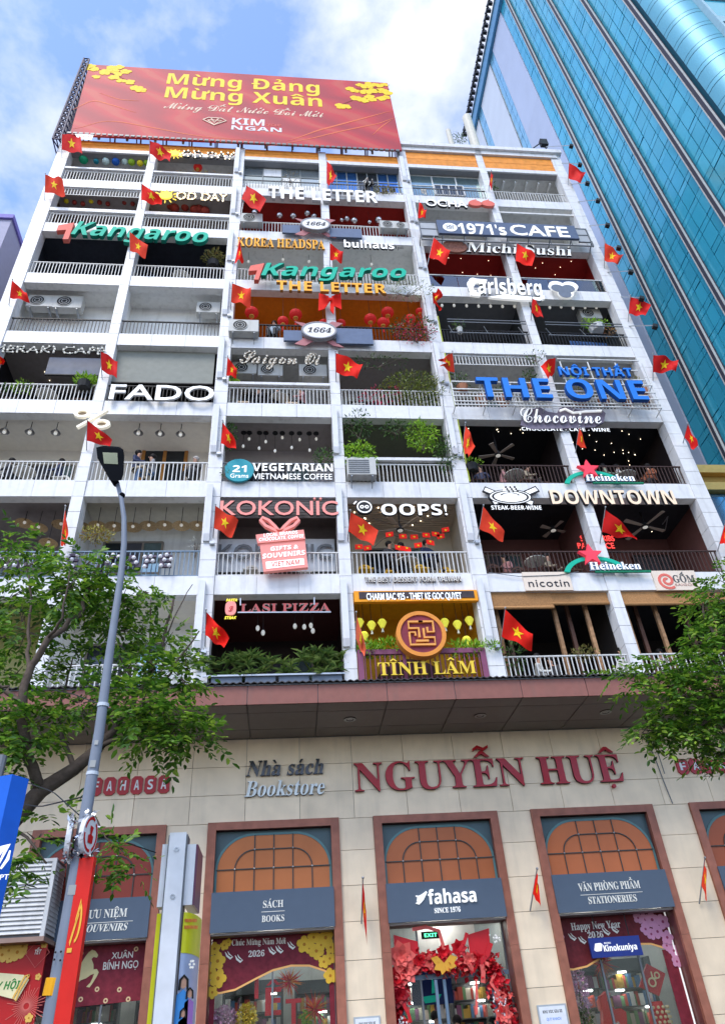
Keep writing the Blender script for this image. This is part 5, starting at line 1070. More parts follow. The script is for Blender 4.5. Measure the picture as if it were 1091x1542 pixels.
# string lights: joined tiny points
def specks(k, c, n, label, box_, r=.013, y0=.5, y1=2.4):
    zc = ZF(k+1)-.42; x0, x1 = xo(c); b = MB(); m = mat('warm spark', (1, .9, .7), emit=(1, .85, .6), estr=3, vary=0)
    for i in range(n): b.ell((RNG.uniform(x0+.2, x1-.2), RNG.uniform(y0, y1), zc-.03), r, 5, 3)
    o = b.build('ceiling_spotlights', m); tag(o, label, 'ceiling lights', kind='stuff')
specks(3, 5, 26, 'tiny warm spotlights scattered on the black ceiling above the upper star logo', 0); specks(3, 4, 8, 'tiny warm spotlights on the black ceiling near the fan', 0, y1=.8); specks(2, 5, 4, 'few warm spotlights in dark steak balcony, last bay', 0); specks(4, 0, 5, 'few warm spotlights behind white bulb capitals', 0); specks(6, 4, 12, 'pinpoint lights on the dark red ceiling, left bay', 0, r=.012); specks(6, 5, 12, 'pinpoint lights on the dark red ceiling, right bay', 0, r=.012)
specks(2, 3, 16, 'warm string bulbs under the sand coloured slatted ceiling', 0, r=.022)
def cfan(px, py, y, k, c, n, R_, m, label):
    x, z = A(px, py, y); t = thing('ceiling_fan', (x, y, z), label, 'ceiling fan'); q = MB(); q.tube((x, y, z-.05), (x, y, z+.1), .12, .09, n=12); q.build('motor_hub', BLKM, t); q = MB(); q.tube((x, y, z+.1), (x, y, ZF(k+1)-.42), .02); q.build('down_rod', BLKM, t)
    q = MB(); q.ell((x, y, z-.05), (.09, .09, .03)); q.build('light', WBULB, t)
    for i in range(n):
        a = 2*PI*i/n+.35; d = Vector((math.cos(a), math.sin(a), 0)); s = Vector((-d.y, d.x, .12)); v = [Vector((x, y, z))+d*.1-s*.04, Vector((x, y, z))+d*.1+s*.04, Vector((x, y, z))+d*R_+s*.08, Vector((x, y, z))+d*R_*1.02, Vector((x, y, z))+d*R_-s*.07]
        q = MB(); q.add(v+[p_+Vector((0, 0, .012)) for p_ in v], [(4, 3, 2, 1, 0), (5, 6, 7, 8, 9)]+[(j, (j+1) % 5, 5+(j+1) % 5, 5+j) for j in range(5)]); q.build('blade', m, t)
FANW = P('grey brown fan blade', .33, .27, .22, rough=.5)
cfan(749, 684.5, .7, 3, 4, 5, .62, FANW, 'five bladed ceiling fan with a lit centre in the black balcony'); cfan(602, 797, .7, 2, 3, 5, .75, P('pale wood blade', .5, .42, .32), 'pale wooden ceiling fan under the slatted sand ceiling'); cfan(970, 792, .9, 2, 5, 4, .8, FANW, 'grey ceiling fan in the dark steak house balcony'); cfan(832, 797, 1.2, 2, 4, 4, .45, FANW, 'small fan in the dark steak house balcony')
# bunting of small flags in the dessert cafe
bt = thing('bunting', (*A3(600, 808, .3),), 'string of small red star flags across the dessert cafe balcony', 'bunting'); q = MB(); PTS = [(563, 824), (576, 812), (590, 806), (604, 809), (622, 811), (640, 807), (655, 805), (666, 800)]; q.path([A3(a, b_, .3) for a, b_ in PTS], .008, n=4)
q.path([A3(a, b_, .3) for a, b_ in ((560, 780), (590, 790), (620, 788), (664, 778))], .006, n=4); q.build('cord', BLKM, bt)
for a, b_ in ((540, 824), (553, 826), (586, 806), (606, 808), (623, 809), (629, 822), (641, 806), (647, 816), (655, 804), (663, 809), (670, 799), (600, 824), (612, 826)):
    x, z = A(a, b_, .3); q = MB(); w = .11; tl = RNG.uniform(-.06, .06); q.prism([(x-w, z-.09), (x+w, z-.09+tl), (x+w, z+.07+tl), (x-w, z+.07)], .27, .285); q.build('pennant', FLAG, bt); q = MB(); q.prism(star(x, z-.01, .045), .262, .269); q.build('pennant_star', STAR, bt)
x0, x1 = xo(3)
for j in range(14): box('ceiling_slat', (x0, .34+j*.115, ZF(3)-.445), (x1, .40+j*.115, ZF(3)-.422), P('sand slat', .55, .45, .35), bld)

# foliage
def leaves(B, c, r, n, s, droop=.3, up=0., aspect=.38):
    c = np.array(c, float); r = np.array(r if hasattr(r, '__len__') else (r, r, r), float)
    for _ in range(n):
        d = RNG.normal(size=3); d /= np.linalg.norm(d); p = c+d*r*RNG.random()**.4; a = RNG.normal(size=3)*.6+d; a[2] += up-droop*RNG.random(); a /= np.linalg.norm(a); b_ = np.cross(a, RNG.normal(size=3)); b_ /= np.linalg.norm(b_); L = s*RNG.uniform(.6, 1.3); w = b_*L*aspect*.5; nn = np.cross(a, b_)*L*.1
        B.add([p, p+a*L*.45+w-nn, p+a*L, p+a*L*.45-w-nn], [(0, 1, 2), (0, 2, 3)])
def plant(px, py, y, k, c, r, n, look, m=BUSHLEAF, pot=None, s=.12, up=.6, cat='plant', ph=.22, aspect=.38, grp=None):
    x, z = A(px, py, y); r = r if hasattr(r, '__len__') else (r, r*.7, r); t = thing('plant', (x, y, z-r[2]-ph), look, cat, grp, (k, c)); B = MB(); leaves(B, (x, y, z), r, n, s, up=up, aspect=aspect); tag(B.build('foliage', m, t), kind='stuff')
    q = MB()
    for i in range(5): q.tube((x+RNG.normal()*.04, y, z-r[2]*1.0), (x+RNG.normal()*r[0]*.5, y+RNG.normal()*r[1]*.4, z+r[2]*.3), .012, .005, n=4)
    q.build('stem', BARK, t)
    if pot: q = MB(); q.tube((x, y, z-r[2]-ph), (x, y, z-r[2]+.02), min(r[0], .5)*.45, min(r[0], .5)*.6, n=10); q.build('pot', pot, t)
    return t
POTW = P('white planter', .62, .62, .6); POTB = P('black planter', .03, .03, .03); POTT = P('clay pot', .35, .15, .08)
BAM = (.14, 1.2)
plant(322, 388, .45, 6, 1, (.42, .3, .38), 260, 'feathery olive potted plant', DRYLEAF, POTB, .16)
plant(129, 573, .0, 4, 0, (.38, .25, .14), 320, 'lime green fern in a black pot', LIME, POTB, .12); plant(35, 583, .15, 4, 0, (.35, .2, .25), 120, 'thin green creeper behind the railing', LIME, None, .1); plant(5, 588, .15, 4, 0, (.3, .2, .2), 80, 'thin green creeper behind the railing', BUSHLEAF, None, .1)
plant(146, 806, .1, 2, 1, (.48, .3, .22), 420, 'yellow green bonsai crown above the railing', island_mat('bonsai leaves', [(.2, .2, .03), (.45, .4, .06), (.3, .12, .05)], .5, .2), None, .09); plant(295, 822, .3, 2, 1, (.18, .15, .4), 60, 'pale branching twigs by the column', island_mat('pale twigs', [(.4, .4, .36), (.6, .6, .55)]), None, .12, aspect=.12)
plant(342, 655, .2, 3, 2, (.3, .25, .55), 240, 'hanging green vine beside the column', BUSHLEAF, None, .13, -.3); plant(488, 690, .1, 3, 2, (.35, .25, .35), 160, 'green leafy plant above the white capitals', BUSHLEAF, None, .12); plant(340, 709, -.15, 3, 2, (.12, .1, .3), 60, 'small creeper on the teal disc', BUSHLEAF, None, .07)
plant(346, 565, .2, 4, 2, (.22, .2, .38), 110, 'bright green plant by the left column', LIME, None, .2, .3)
for a, b_, r, n, m, lk in ((568, 712, (.28, .3, .5), 0, LIME, ''), (540, 690, (.55, .35, .7), 760, LIME, 'bright green climbing vine by the middle column'), (540, 640, (.5, .35, .6), 260, BUSHLEAF, 'dark trailing vine under the ceiling'), (635, 655, (.55, .3, .65), 560, LIME, 'bright green hanging vine near the right'), (672, 685, (.35, .3, .8), 560, BUSHLEAF, 'long hanging vine against the right column'), (596, 645, (.5, .3, .3), 180, BUSHLEAF, 'vine trailing along the ceiling bar')):
    if n: plant(a, b_, .1, 3, 3, r, n, lk, m, None, .13, -.4)
plant(625, 590, .25, 4, 3, (1.25, .5, .85), 1900, 'big olive green vine filling the balcony', island_mat('olive vine leaves', [(.05, .09, .015), (.14, .18, .03), (.28, .3, .05)], .5, .25), None, .13, -.1)
plant(580, 600, .35, 4, 3, (.9, .4, .45), 150, 'red paper ornaments hung in the vine', VINEPINK, None, .16, -.5, cat='ornaments')
plant(622, 497, -.05, 5, 3, (.95, .45, .6), 420, 'leafy vine with pink blossoms on the railing', BUSHLEAF, None, .12, .1); plant(625, 500, -.12, 5, 3, (.8, .4, .6), 420, 'pink red blossoms on the vine', VINEPINK, None, .1, .1, cat='blossoms')
plant(610, 436, -.35, 6, 3, (1.2, .4, .42), 300, 'pale flowering vine spilling across beam', island_mat('pale vine', [(.2, .28, .08), (.6, .62, .5), (.12, .2, .05)], .5, .2), None, .11, .1); plant(565, 545, -.2, 5, 3, (1.2, .3, .3), 130, 'thin trailing vine under the beam', BUSHLEAF, None, .12, -.2)
plant(690, 490, .1, 5, 4, (.2, .15, .2), 60, 'small plant in a white trough', BUSHLEAF, POTW, .14, 1.); plant(895, 488, .05, 5, 5, (.55, .2, .22), 240, 'yellow green plants in a railing trough', LIME, POTW, .12, .8); plant(917, 498, .05, 5, 5, (.2, .2, .25), 60, 'orange brown drooping plant', island_mat('rusty leaves', [(.4, .12, .03), (.5, .3, .08)]), None, .1)
plant(693, 572, .1, 4, 4, (.35, .2, .35), 110, 'sparse shrub by the left column', BUSHLEAF, POTT, .11); plant(797, 568, .1, 4, 4, (.25, .2, .35), 110, 'sparse shrub by the middle column', BUSHLEAF, POTT, .11); plant(806, 537, -.1, 4, 4, (.4, .2, .3), 80, 'thin twiggy creeper under the ceiling', BUSHLEAF, None, .1)
for a, nn in ((722, 4), (755, 4), (905, 5), (940, 5), (870, 5), (970, 5)): plant(a, 593+(a > 830)*2, .3, 4, nn, (.4, .2, .25), 110, 'low leafy plants behind the railing', BUSHLEAF if a % 2 else DRYLEAF, POTT, .12)
plant(966, 578, .2, 4, 5, (.3, .2, .35), 100, 'reddish shrub in the corner', DRYLEAF, POTT, .11); plant(865, 573, .2, 4, 5, (.4, .2, .15), 90, 'bright flowers behind the small blue letters', LIME, None, .1)
plant(708, 697, .05, 3, 4, (.35, .2, .13), 120, 'small green and violet planter', LIME, POTB, .1); plant(300*1+0, 262, .3, 8, 1, (1.4, .15, .2), 100, 'row of small orange flowers', island_mat('orange petals', [(.7, .35, .03), (.1, .2, .03)]), None, .1); plant(160, 260, .3, 8, 0, (1.3, .15, .2), 90, 'row of violet and green planting', island_mat('violet petals', [(.3, .15, .5), (.1, .2, .03)]), None, .12)
plant(437, 268, .0, 8, 2, (.3, .2, .4), 70, 'bare twiggy plant on the ledge', island_mat('dry twigs', [(.2, .16, .1), (.25, .22, .12)]), None, .2, aspect=.08); plant(576, 287, -.1, 8, 3, (.45, .2, .18), 140, 'drooping flowering planter', DRYLEAF, None, .12); plant(741, 282, .1, 8, 5, (.2, .2, .2), 50, 'small green plant by the column', BUSHLEAF, None, .12)
plant(880, 985, .15, 1, 4, (.38, .25, .2), 200, 'round dry bush on the railing', DRYLEAF, None, .09); plant(770, 985, .3, 1, 4, (.3, .3, .7), 160, 'tall dark green plant behind the railing', BUSHLEAF, None, .15)
plant(40, 905, .5, 1, 0, (1.1, .4, .6), 300, 'dark green plants behind the street tree', BUSHLEAF, None, .16)
for a, w in ((555, .35), (590, .55), (697, .55), (733, .4)): plant(a, 978 if a != 590 else 974, .05, 1, 3, (w, .25, .2), 260, 'lime green plant behind the purple rail', LIME, None, .13)
pl = thing('planter_hedge', (*A3(410, 1015, .0),), 'long planter of bamboo palm along the pizza balcony', 'planter'); B = MB(); x0, x1 = xo(2)
for i in range(70):
    cx_ = RNG.uniform(x0-.25, x1-.05); cy_ = RNG.uniform(-.15, .25); z_ = ZF(1)+RNG.uniform(.35, 1.0)
    for j in range(15):
        a = RNG.uniform(0, 2*PI); e_ = RNG.uniform(-.1, 1.1); d = np.array([math.cos(a)*math.cos(e_), math.sin(a)*math.cos(e_), math.sin(e_)]); L = RNG.uniform(.22, .42); s_ = np.cross(d, (0, 0, 1)); s_ /= np.linalg.norm(s_); p = np.array([cx_, cy_, z_]); B.add([p, p+d*L*.4+s_*.025, p+d*L-np.array([0, 0, .12]), p+d*L*.4-s_*.025], [(0, 1, 2), (0, 2, 3)])
tag(B.build('foliage', island_mat('palm blades', [(.04, .09, .015), (.1, .18, .03), (.26, .34, .08)], .4, .2), pl), kind='stuff')
for i in range(4): a = x0+.1+i*.8; box('trough', (a, -.1, ZF(1)+.05), (a+.72, .2, ZF(1)+.33), P('blue grey trough', .12, .15, .2), pl)
box('support_rail', (x0-.1, -.16, ZF(1)+.3), (x1, -.12, ZF(1)+.34), STEEL, pl)

# golden balcony arch and purple rail
x0, x1 = xo(3); cx_ = (x0+x1)/2; q = MB(); zb = ZF(1); q.prism([(cx_+1.15*math.cos(t), zb+1.25*math.sin(t)+.3) for t in np.linspace(0, PI, 24)]+[(cx_-1.15, zb), (cx_+1.15, zb)], 1.74, 1.79); q.build('dark_arch', BROWN, bld)
pr_ = MB(); zr_ = zb+.83; pr_.box((x0+.02, -.1, zr_), (x1-.02, -.02, zr_+.13)); pr_.box((x0+.02, -.1, zb+.1), (x0+.16, -.02, zr_)); pr_.box((x1-.16, -.1, zb+.1), (x1-.02, -.02, zr_)); pr_.box((cx_-.5, -.1, zb), (cx_-.42, -.03, zr_)); prr = pr_.build('purple_railing', PURP, bld)
for i in range(24): a = x0+.2+i*(x1-x0-.4)/23; box('baluster', (a-.012, -.07, zb), (a+.012, -.045, zr_), PURP, prr)
# bamboo blinds and timber posts
BAMB = P('bamboo blind', .42, .22, .09, rough=.7, vary=.25, scale=40)
for c, (a0, a1), d in ((4, (.0, .52), .42), (4, (.48, 1.0), .3), (5, (0, .7), .36), (5, (.68, 1.0), .26)):
    x0, x1 = xo(c); w = x1-x0; a, b_ = x0+w*a0+.02, x0+w*a1-.02; zt = ZF(2)-FH-.01; bl = thing('bamboo_blind', (a, .1, zt), 'brown bamboo roll blind', 'blind', 'rolled bamboo blinds', (1, c)); n = int(d/.03)
    q = MB()
    for i in range(n): q.box((a, .06+(c*.0)+a0*.06, zt-d+i*.03+.003), (b_, .075+a0*.06, zt-d+i*.03+.029))
    tag(q.build('bamboo_slats', BAMB, bl), kind='stuff'); q = MB(); q.tube((a, .07+a0*.06, zt-d-.03), (b_, .07+a0*.06, zt-d-.03), .045, n=8); q.build('rolled_end', BAMB, bl)
OLDW = P('weathered timber', .33, .19, .1, rough=.8, vary=.35, scale=8)
for c, fs in ((4, (.06, .16, .55, .7, .82)), (5, (.06, .2, .32, .62, .78))):
    x0, x1 = xo(c)
    for i, f in enumerate(fs):
        a = x0+(x1-x0)*f; q = MB(); q.box((a-.05, .35+.3*(i % 2), ZF(1)), (a+.05, .45+.3*(i % 2), ZF(2)-.45)); q.build('timber_post', OLDW if i % 2 == 0 else BROWN, bld)
    box('timber_beam', (x0, .33, ZF(2)-.62), (x1, .5, ZF(2)-.5), BROWN, bld)
# small room details
for (k, c, pa, pb, m, y) in ((4, 1, (176, 528), (320, 578), P('grey green roller blind', .23, .24, .21), .25), (4, 0, (75, 538), (153, 565), P('slate roller blind', .2, .21, .25), .3)):
    a, z1 = A(*pa, y); b_, z0 = A(*pb, y); bl = thing('roller_blind', (a, y, z0), 'large plain roller blind hanging over the balcony' if c else 'slate grey half lowered roller blind', 'blind', None, (k, c)); box('fabric', (a, y, z0), (b_, y+.02, z1), m, bl); box('bottom_bar', (a, y-.02, z0-.04), (b_, y+.04, z0-.002), BLKM, bl)
CH = P('black chair metal', .04, .04, .04); TB = P('white table top', .6, .58, .52); YC = P('yellow chair', .7, .4, .03)
def chairs(k, c, n, m, look, y=.55, tab=True):
    x0, x1 = xo(c); z = ZF(k)-.03
    for i in range(n):
        x = x0+(i+.6)*(x1-x0)/(n+.2); yy = y+.15*(i % 2); t = thing('cafe_chair', (x, yy, z), look, 'chair', 'cafe chairs behind the railings', (k, c)); q = MB()
        for a in (-.18, .18):
            for b_ in (-.18, .18): q.tube((x+a, yy+b_, z), (x+a*.85, yy+b_*.85, z+.45), .014, n=4)
        q.build('legs', CH, t); box('seat', (x-.2, yy-.2, z+.45), (x+.2, yy+.2, z+.48), m, t); q = MB(); q.ring(x, z+.62, .14, .2, yy+.17, yy+.2, 0, PI, n=10); q.box((x-.2, yy+.17, z+.48), (x-.14, yy+.2, z+.62)); q.box((x+.14, yy+.17, z+.48), (x+.2, yy+.2, z+.62)); q.build('back', m, t)
    if tab:
        x = (x0+x1)/2; t = thing('cafe_table', (x, y-.1, z), 'small round cafe table', 'table', 'cafe tables behind the railings', (k, c)); q = MB(); q.tube((x, y-.1, z+.7), (x, y-.1, z+.73), .32, n=16); q.build('table_top', TB, t); q = MB(); q.tube((x, y-.1, z), (x, y-.1, z+.7), .025); q.tube((x, y-.1, z), (x, y-.1, z+.02), .2, n=10); q.build('pedestal', CH, t)
for a in ((2, 3, 4, YC, 'yellow cafe chair'), (3, 0, 3, TB, 'white cafe chair'), (4, 2, 4, CREAM, 'cream cafe chair'), (4, 3, 3, TB, 'white cafe chair'), (6, 1, 3, TB, 'white metal chair'), (3, 4, 4, BROWN, 'brown cafe chair'), (3, 5, 4, BROWN, 'brown cafe chair'), (2, 4, 4, BROWN, 'brown cafe chair'), (2, 2, 2, TB, 'white cafe chair'), (4, 0, 3, BROWN, 'brown cafe chair')): chairs(*a)
# scaffold-like inner rails of the slate balconies
for c in (4, 5):
    x0, x1 = xo(c); q = MB()
    for z_ in (.88, 1.02): q.box((x0+.3, -.2, ZF(5)+z_), (x1-.1, -.17, ZF(5)+z_+.03))
    q.box((x0+.3, -.2, ZF(5)+.3), (x1-.1, -.17, ZF(5)+.33))
    for i in range(3): q.tube((x0+.4+i*1.3, -.185, ZF(5)+.3), (x0+.4+i*1.3, .06, ZF(5)+1.0), .015, n=4)
    q.build('outer_rail', GREYM, bld)
bc = P('blue cloth', .05, .12, .3)
lw = thing('laundry', (*A3(560, 290, .1),), 'row of dark and white clothes drying at the top floor window', 'laundry')
for i, (a, m) in enumerate(((552, BLKM), (558, bc), (567, GREYM), (578, BLKM), (590, BLKM), (622, TB), (632, TB))):
    if a > 600: a = 568+a*.11
    x, z = A(a, 282, .12); q = MB(); q.prism([(x-.13, z), (x+.13, z), (x+.11, z-.35-.2*(i % 2)), (x-.1, z-.4)], .1+.012*i, .108+.012*i); q.build('garment', m, lw)
for i in range(6): x = A(857+i*9, 500, .3)[0]; q = MB(); q.prism([(x-.15, ZF(5)+.05), (x+.14, ZF(5)+.05), (x+.12, ZF(5)+.6), (x-.13, ZF(5)+.62)], .3+.01*i, .305+.01*i); tag(q.build('hanging_cloth', bc), 'dark blue cloth', 'cloth', 'blue cloths drying behind the railing', bay=(5, 5))
# neon words in the steak house
s = sign('neon_sign', 900, 818, .8, 'red neon words STEAK RIBS behind the dark steak house railing'); NE = mat('red neon', (.8, .05, .05), emit=(1, .06, .05), estr=.8, vary=0); letters('STEAK RIBS', (874, 815), (925, 815), 807, .8, NE, parent=s, depth=.02); letters('PARA DICE', (870, 826), (925, 826), 818, .8, NE, parent=s, depth=.02)

# ------------------------------------------------------------------ floodlights on arms, roof gear
for i, (a, b_) in enumerate(((1024, 1188),)): pass
for i, (px, py, bx, by) in enumerate(((857, 219, 822, 221), (870, 247, 852, 246), (881, 275, 862, 278), (897, 301, 868, 304), (911, 338, 885, 340), (928, 372, 905, 373), (946, 408, 912, 410), (962, 448, 935, 447), (982, 490, 944, 491))):
    e_ = Vector(A3(px, py, -.75)); s0 = Vector(A3(bx, by, .0)); s0.x = min(s0.x, 12.85); t = thing('floodlight', tuple(s0), f'small black floodlight on a thin arm at the right corner, {ORD[i+1]} from top', 'floodlight', 'floodlights down the right corner column'); q = MB(); q.tube(s0, e_, .02, n=5); q.build('arm', STEEL, t)
    q = MB(); q.add([e_+Vector(v)*.75 for v in ((-.06, -.1, -.16), (.16, -.1, -.24), (.2, -.1, -.02), (0, -.1, .05), (-.06, .1, -.16), (.16, .1, -.24), (.2, .1, -.02), (0, .1, .05))], [(0, 1, 2, 3), (7, 6, 5, 4), (0, 4, 5, 1), (1, 5, 6, 2), (2, 6, 7, 3), (3, 7, 4, 0)]); q.build('lamp_head', BLKM, t)
for i, (px, p1_, p0_, r_) in enumerate(((674, 197, 226, .14), (702, 177, 228, .24))):
    x, z1 = A(px, p1_, 1.5); z0 = A(px, p0_, 1.5)[1]; t = thing('antenna', (x, 1.5, TOPZ+.15), ('short' if i == 0 else 'tall')+' cream cellular antenna on the roof beside the tower', 'antenna'); q = MB(); q.tube((x, 1.5, z0), (x, 1.5, z1), r_, r_, n=12); q.build('radome', P('cream radome', .6, .58, .5), t); q = MB(); q.tube((x, 1.5, TOPZ+.15), (x, 1.5, z0), .05); q.build('mast', STEEL, t)
x, z = A(690, 209, 1.7); t = thing('roof_plant', (x, 1.7, TOPZ+.15), 'bare twiggy plant between the two roof antennas', 'plant'); B = MB(); leaves(B, (x, 1.7, z), (.4, .3, .6), 200, .11); tag(B.build('foliage', BUSHLEAF, t), kind='stuff'); q = MB(); q.tube((x, 1.7, TOPZ+.15), (x, 1.7, z), .04, .01); q.build('stem', BARK, t)
t = thing('roof_bracket', (*A3(810, 222, .3),), 'black folding lamp bracket on the roof edge beside the tower', 'bracket'); q = MB(); a, b_, c_ = Vector(A3(798, 226, .2)), Vector(A3(815, 214, .2)), Vector(A3(822, 224, .2)); q.tube(a, b_, .03, n=4); q.box((b_.x-.1, .1, b_.z-.35), (b_.x+.25, .3, b_.z+.15)); q.tube(b_, c_, .03, n=4); q.build('frame', BLKM, t)

# ------------------------------------------------------------------ people
TMP = bpy.data.scenes.new('posing')
def person(px, py, y, label, shirt, hair=HAIR, facing=-.6, lean=.0, sit=True, pants=None, sc=1.):
    hx, hz = A(px, py, y); o = np.array([hx, y, hz-1.22*sc]); F = (math.sin(facing), -math.cos(facing)); S_ = (math.cos(facing), math.sin(facing))
    def p(f, s_, z): return (o[0]+(F[0]*f+S_[0]*s_)*sc, o[1]+(F[1]*f+S_[1]*s_)*sc, o[2]+z*sc)
    if sit: J = [p(0, 0, .5), p(.02, 0, .72), p(.04+lean, 0, .98), p(.05+lean, 0, 1.07), p(.07+lean, 0, 1.12), p(.08+lean, 0, 1.24), p(.04+lean, .17, .99), p(.1+lean, .24, .75), p(.32+lean, .15, .72), p(.4+lean, .12, .72), p(.04+lean, -.17, .99), p(.1+lean, -.24, .75), p(.32+lean, -.15, .72), p(.4+lean, -.12, .72), p(.02, .09, .5), p(.42, .12, .52), p(.44, .12, .08), p(.56, .12, .04), p(.02, -.09, .5), p(.42, -.12, .52), p(.42, -.12, .08), p(.54, -.12, .04)]
    else: J = [p(0, 0, .5), p(0, 0, .72), p(.02, 0, .98), p(.02, 0, 1.07), p(.03, 0, 1.12), p(.04, 0, 1.24), p(0, .18, .99), p(0, .24, .72), p(.1, .22, .5), p(.14, .2, .42), p(0, -.18, .99), p(0, -.24, .72), p(.1, -.22, .5), p(.14, -.2, .42), p(0, .09, .45), p(.03, .1, 0), p(0, .1, -.42), p(.14, .1, -.46), p(0, -.09, .45), p(.03, -.1, 0), p(0, -.1, -.42), p(.14, -.1, -.46)]
    Rd = [.13, .135, .13, .05, .05, .09, .065, .05, .035, .04, .065, .05, .035, .04, .085, .06, .042, .035, .085, .06, .042, .035]
    E_ = [(0, 1), (1, 2), (2, 3), (3, 4), (4, 5), (2, 6), (6, 7), (7, 8), (8, 9), (2, 10), (10, 11), (11, 12), (12, 13), (0, 14), (14, 15), (15, 16), (16, 17), (0, 18), (18, 19), (19, 20), (20, 21)]
    me = bpy.data.meshes.new('person'); me.from_pydata([tuple(np.array(j)-o) for j in J], E_, []); ob = bpy.data.objects.new('person', me); TMP.collection.objects.link(ob)
    md = ob.modifiers.new('s', 'SKIN'); 
    for i, v in enumerate(me.skin_vertices[0].data): v.radius = (Rd[i]*sc, Rd[i]*sc)
    me.skin_vertices[0].data[0].use_root = True; md.use_smooth_shade = True; ob.modifiers.new('u', 'SUBSURF').levels = 1; ob.modifiers['u'].render_levels = 1
    TMP.view_layers[0].update(); dg = TMP.view_layers[0].depsgraph; m2 = bpy.data.meshes.new_from_object(ob.evaluated_get(dg)); bpy.data.objects.remove(ob)
    for m in (SKIN, shirt, pants or BLKM): m2.materials.append(m)
    for f in m2.polygons:
        c = f.center; z_ = c.z/sc; f.material_index = 2 if (z_ < .55) else (1 if (z_ < 1.035 and z_ > .66) or (z_ <= .66 and math.hypot(c.x, c.y) < .2*sc) else 0); f.use_smooth = True
    r = bpy.data.objects.new('person', m2); link(r, tuple(o)); tag(r, label, 'person')
    h = MB(); hp = np.array(p(.03+(lean if sit else -.03), 0, 1.27)); h.ell(hp, (.105*sc, .105*sc, .1*sc), 10, 6); h.build('hair', hair, r, smooth=True)
    n_ = MB(); n_.ell(np.array(p(.155+(lean if sit else -.03), 0, 1.2)), (.016, .016, .024)); n_.build('nose', SKIN, r)
    e_ = MB(); [e_.ell(np.array(p(.15+(lean if sit else -.03), s_*.035, 1.225)), .011, 5, 4) for s_ in (-1, 1)]; e_.build('eyes', BLKM, r)
    return r
NV = P('navy shirt', .03, .04, .09); WS = P('white shirt', .65, .64, .6); KH = P('khaki cloth', .3, .25, .18); JN = P('denim', .1, .17, .3); DK = P('dark shirt', .04, .04, .045)
person(207, 684, .55, 'man in navy shirt with glasses seated by the orange sliding door', NV, facing=1.2, pants=KH); person(232, 690, .6, 'woman in grey top and jeans laughing beside the orange sliding door', P('grey shirt', .25, .25, .26), facing=-1.1, pants=JN); person(296, 694, .6, 'older person in dark clothes seated near the column, cream balcony', DK, hair=P('grey hair', .4, .38, .36), facing=-.4)
person(806, 992, .45, 'person in white shirt eating behind the first bamboo blind', WS, facing=.9); person(936, 982, .4, 'dark haired person in white shirt leaning near the white column', WS, facing=-1.1); person(830, 996, .6, 'person in dark clothes at the table behind the red flag', DK, facing=-1.0); person(992, 985, .8, 'person in dim light at the last bay railing', P('dim grey shirt', .2, .18, .17), facing=-.3)
person(584, 822, .75, 'dark haired person seated under the small red pennants, left of two', DK, facing=.5); person(604, 824, .75, 'dark haired person seated under the small red pennants, right of two', P('brown shirt', .2, .12, .08), facing=-.6)
person(413, 489, .5, 'person in pale blue leaning over the lantern balcony railing', P('pale blue shirt', .3, .38, .45), facing=-.2); person(552, 272, .2, 'person at the open blue top floor window', WS, facing=.2, sc=.9)
person(222, 1500, 4.5, 'person far inside the bookshop left window', DK, sit=False) if False else None
person(655, 1534, 1.9, 'dark haired woman just inside the bookshop door, left of two', P('plum shirt', .2, .06, .1), facing=.2, sit=False); person(688, 1540, 2.1, 'dark haired woman just inside the bookshop door, right of two', WS, facing=-.3, sit=False)
PPL = [(722, 716, .7, 3, 4), (752, 716, .9, 3, 4), (790, 715, .7, 3, 4), (905, 712, .7, 3, 5), (925, 713, .8, 3, 5), (975, 712, .7, 3, 5), (760, 850, .9, 2, 4), (820, 848, .8, 2, 4), (392, 598, .7, 4, 2), (420, 598, .8, 4, 2), (455, 598, .7, 4, 2), (600, 600, .8, 4, 3), (640, 828, .8, 2, 3), (20, 704, .7, 3, 0), (95, 705, .9, 3, 0)]
CL_ = [DK, WS, KH, NV, P('rust shirt', .3, .1, .05), P('sage shirt', .2, .25, .18), P('rose shirt', .4, .2, .2)]; CN = ['dark', 'white', 'khaki', 'navy', 'rust', 'sage', 'rose']
for i, (a, b_, y_, k, c) in enumerate(PPL):
    j = (i*3+k) % 7; o = person(a, b_-8, y_, None, CL_[j], facing=RNG.uniform(-1.4, 1.4)); tag(o, f'seated guest in {CN[j]} shirt behind railing', None, 'guests seated behind the railings', bay=(k, c))
bpy.data.scenes.remove(TMP)

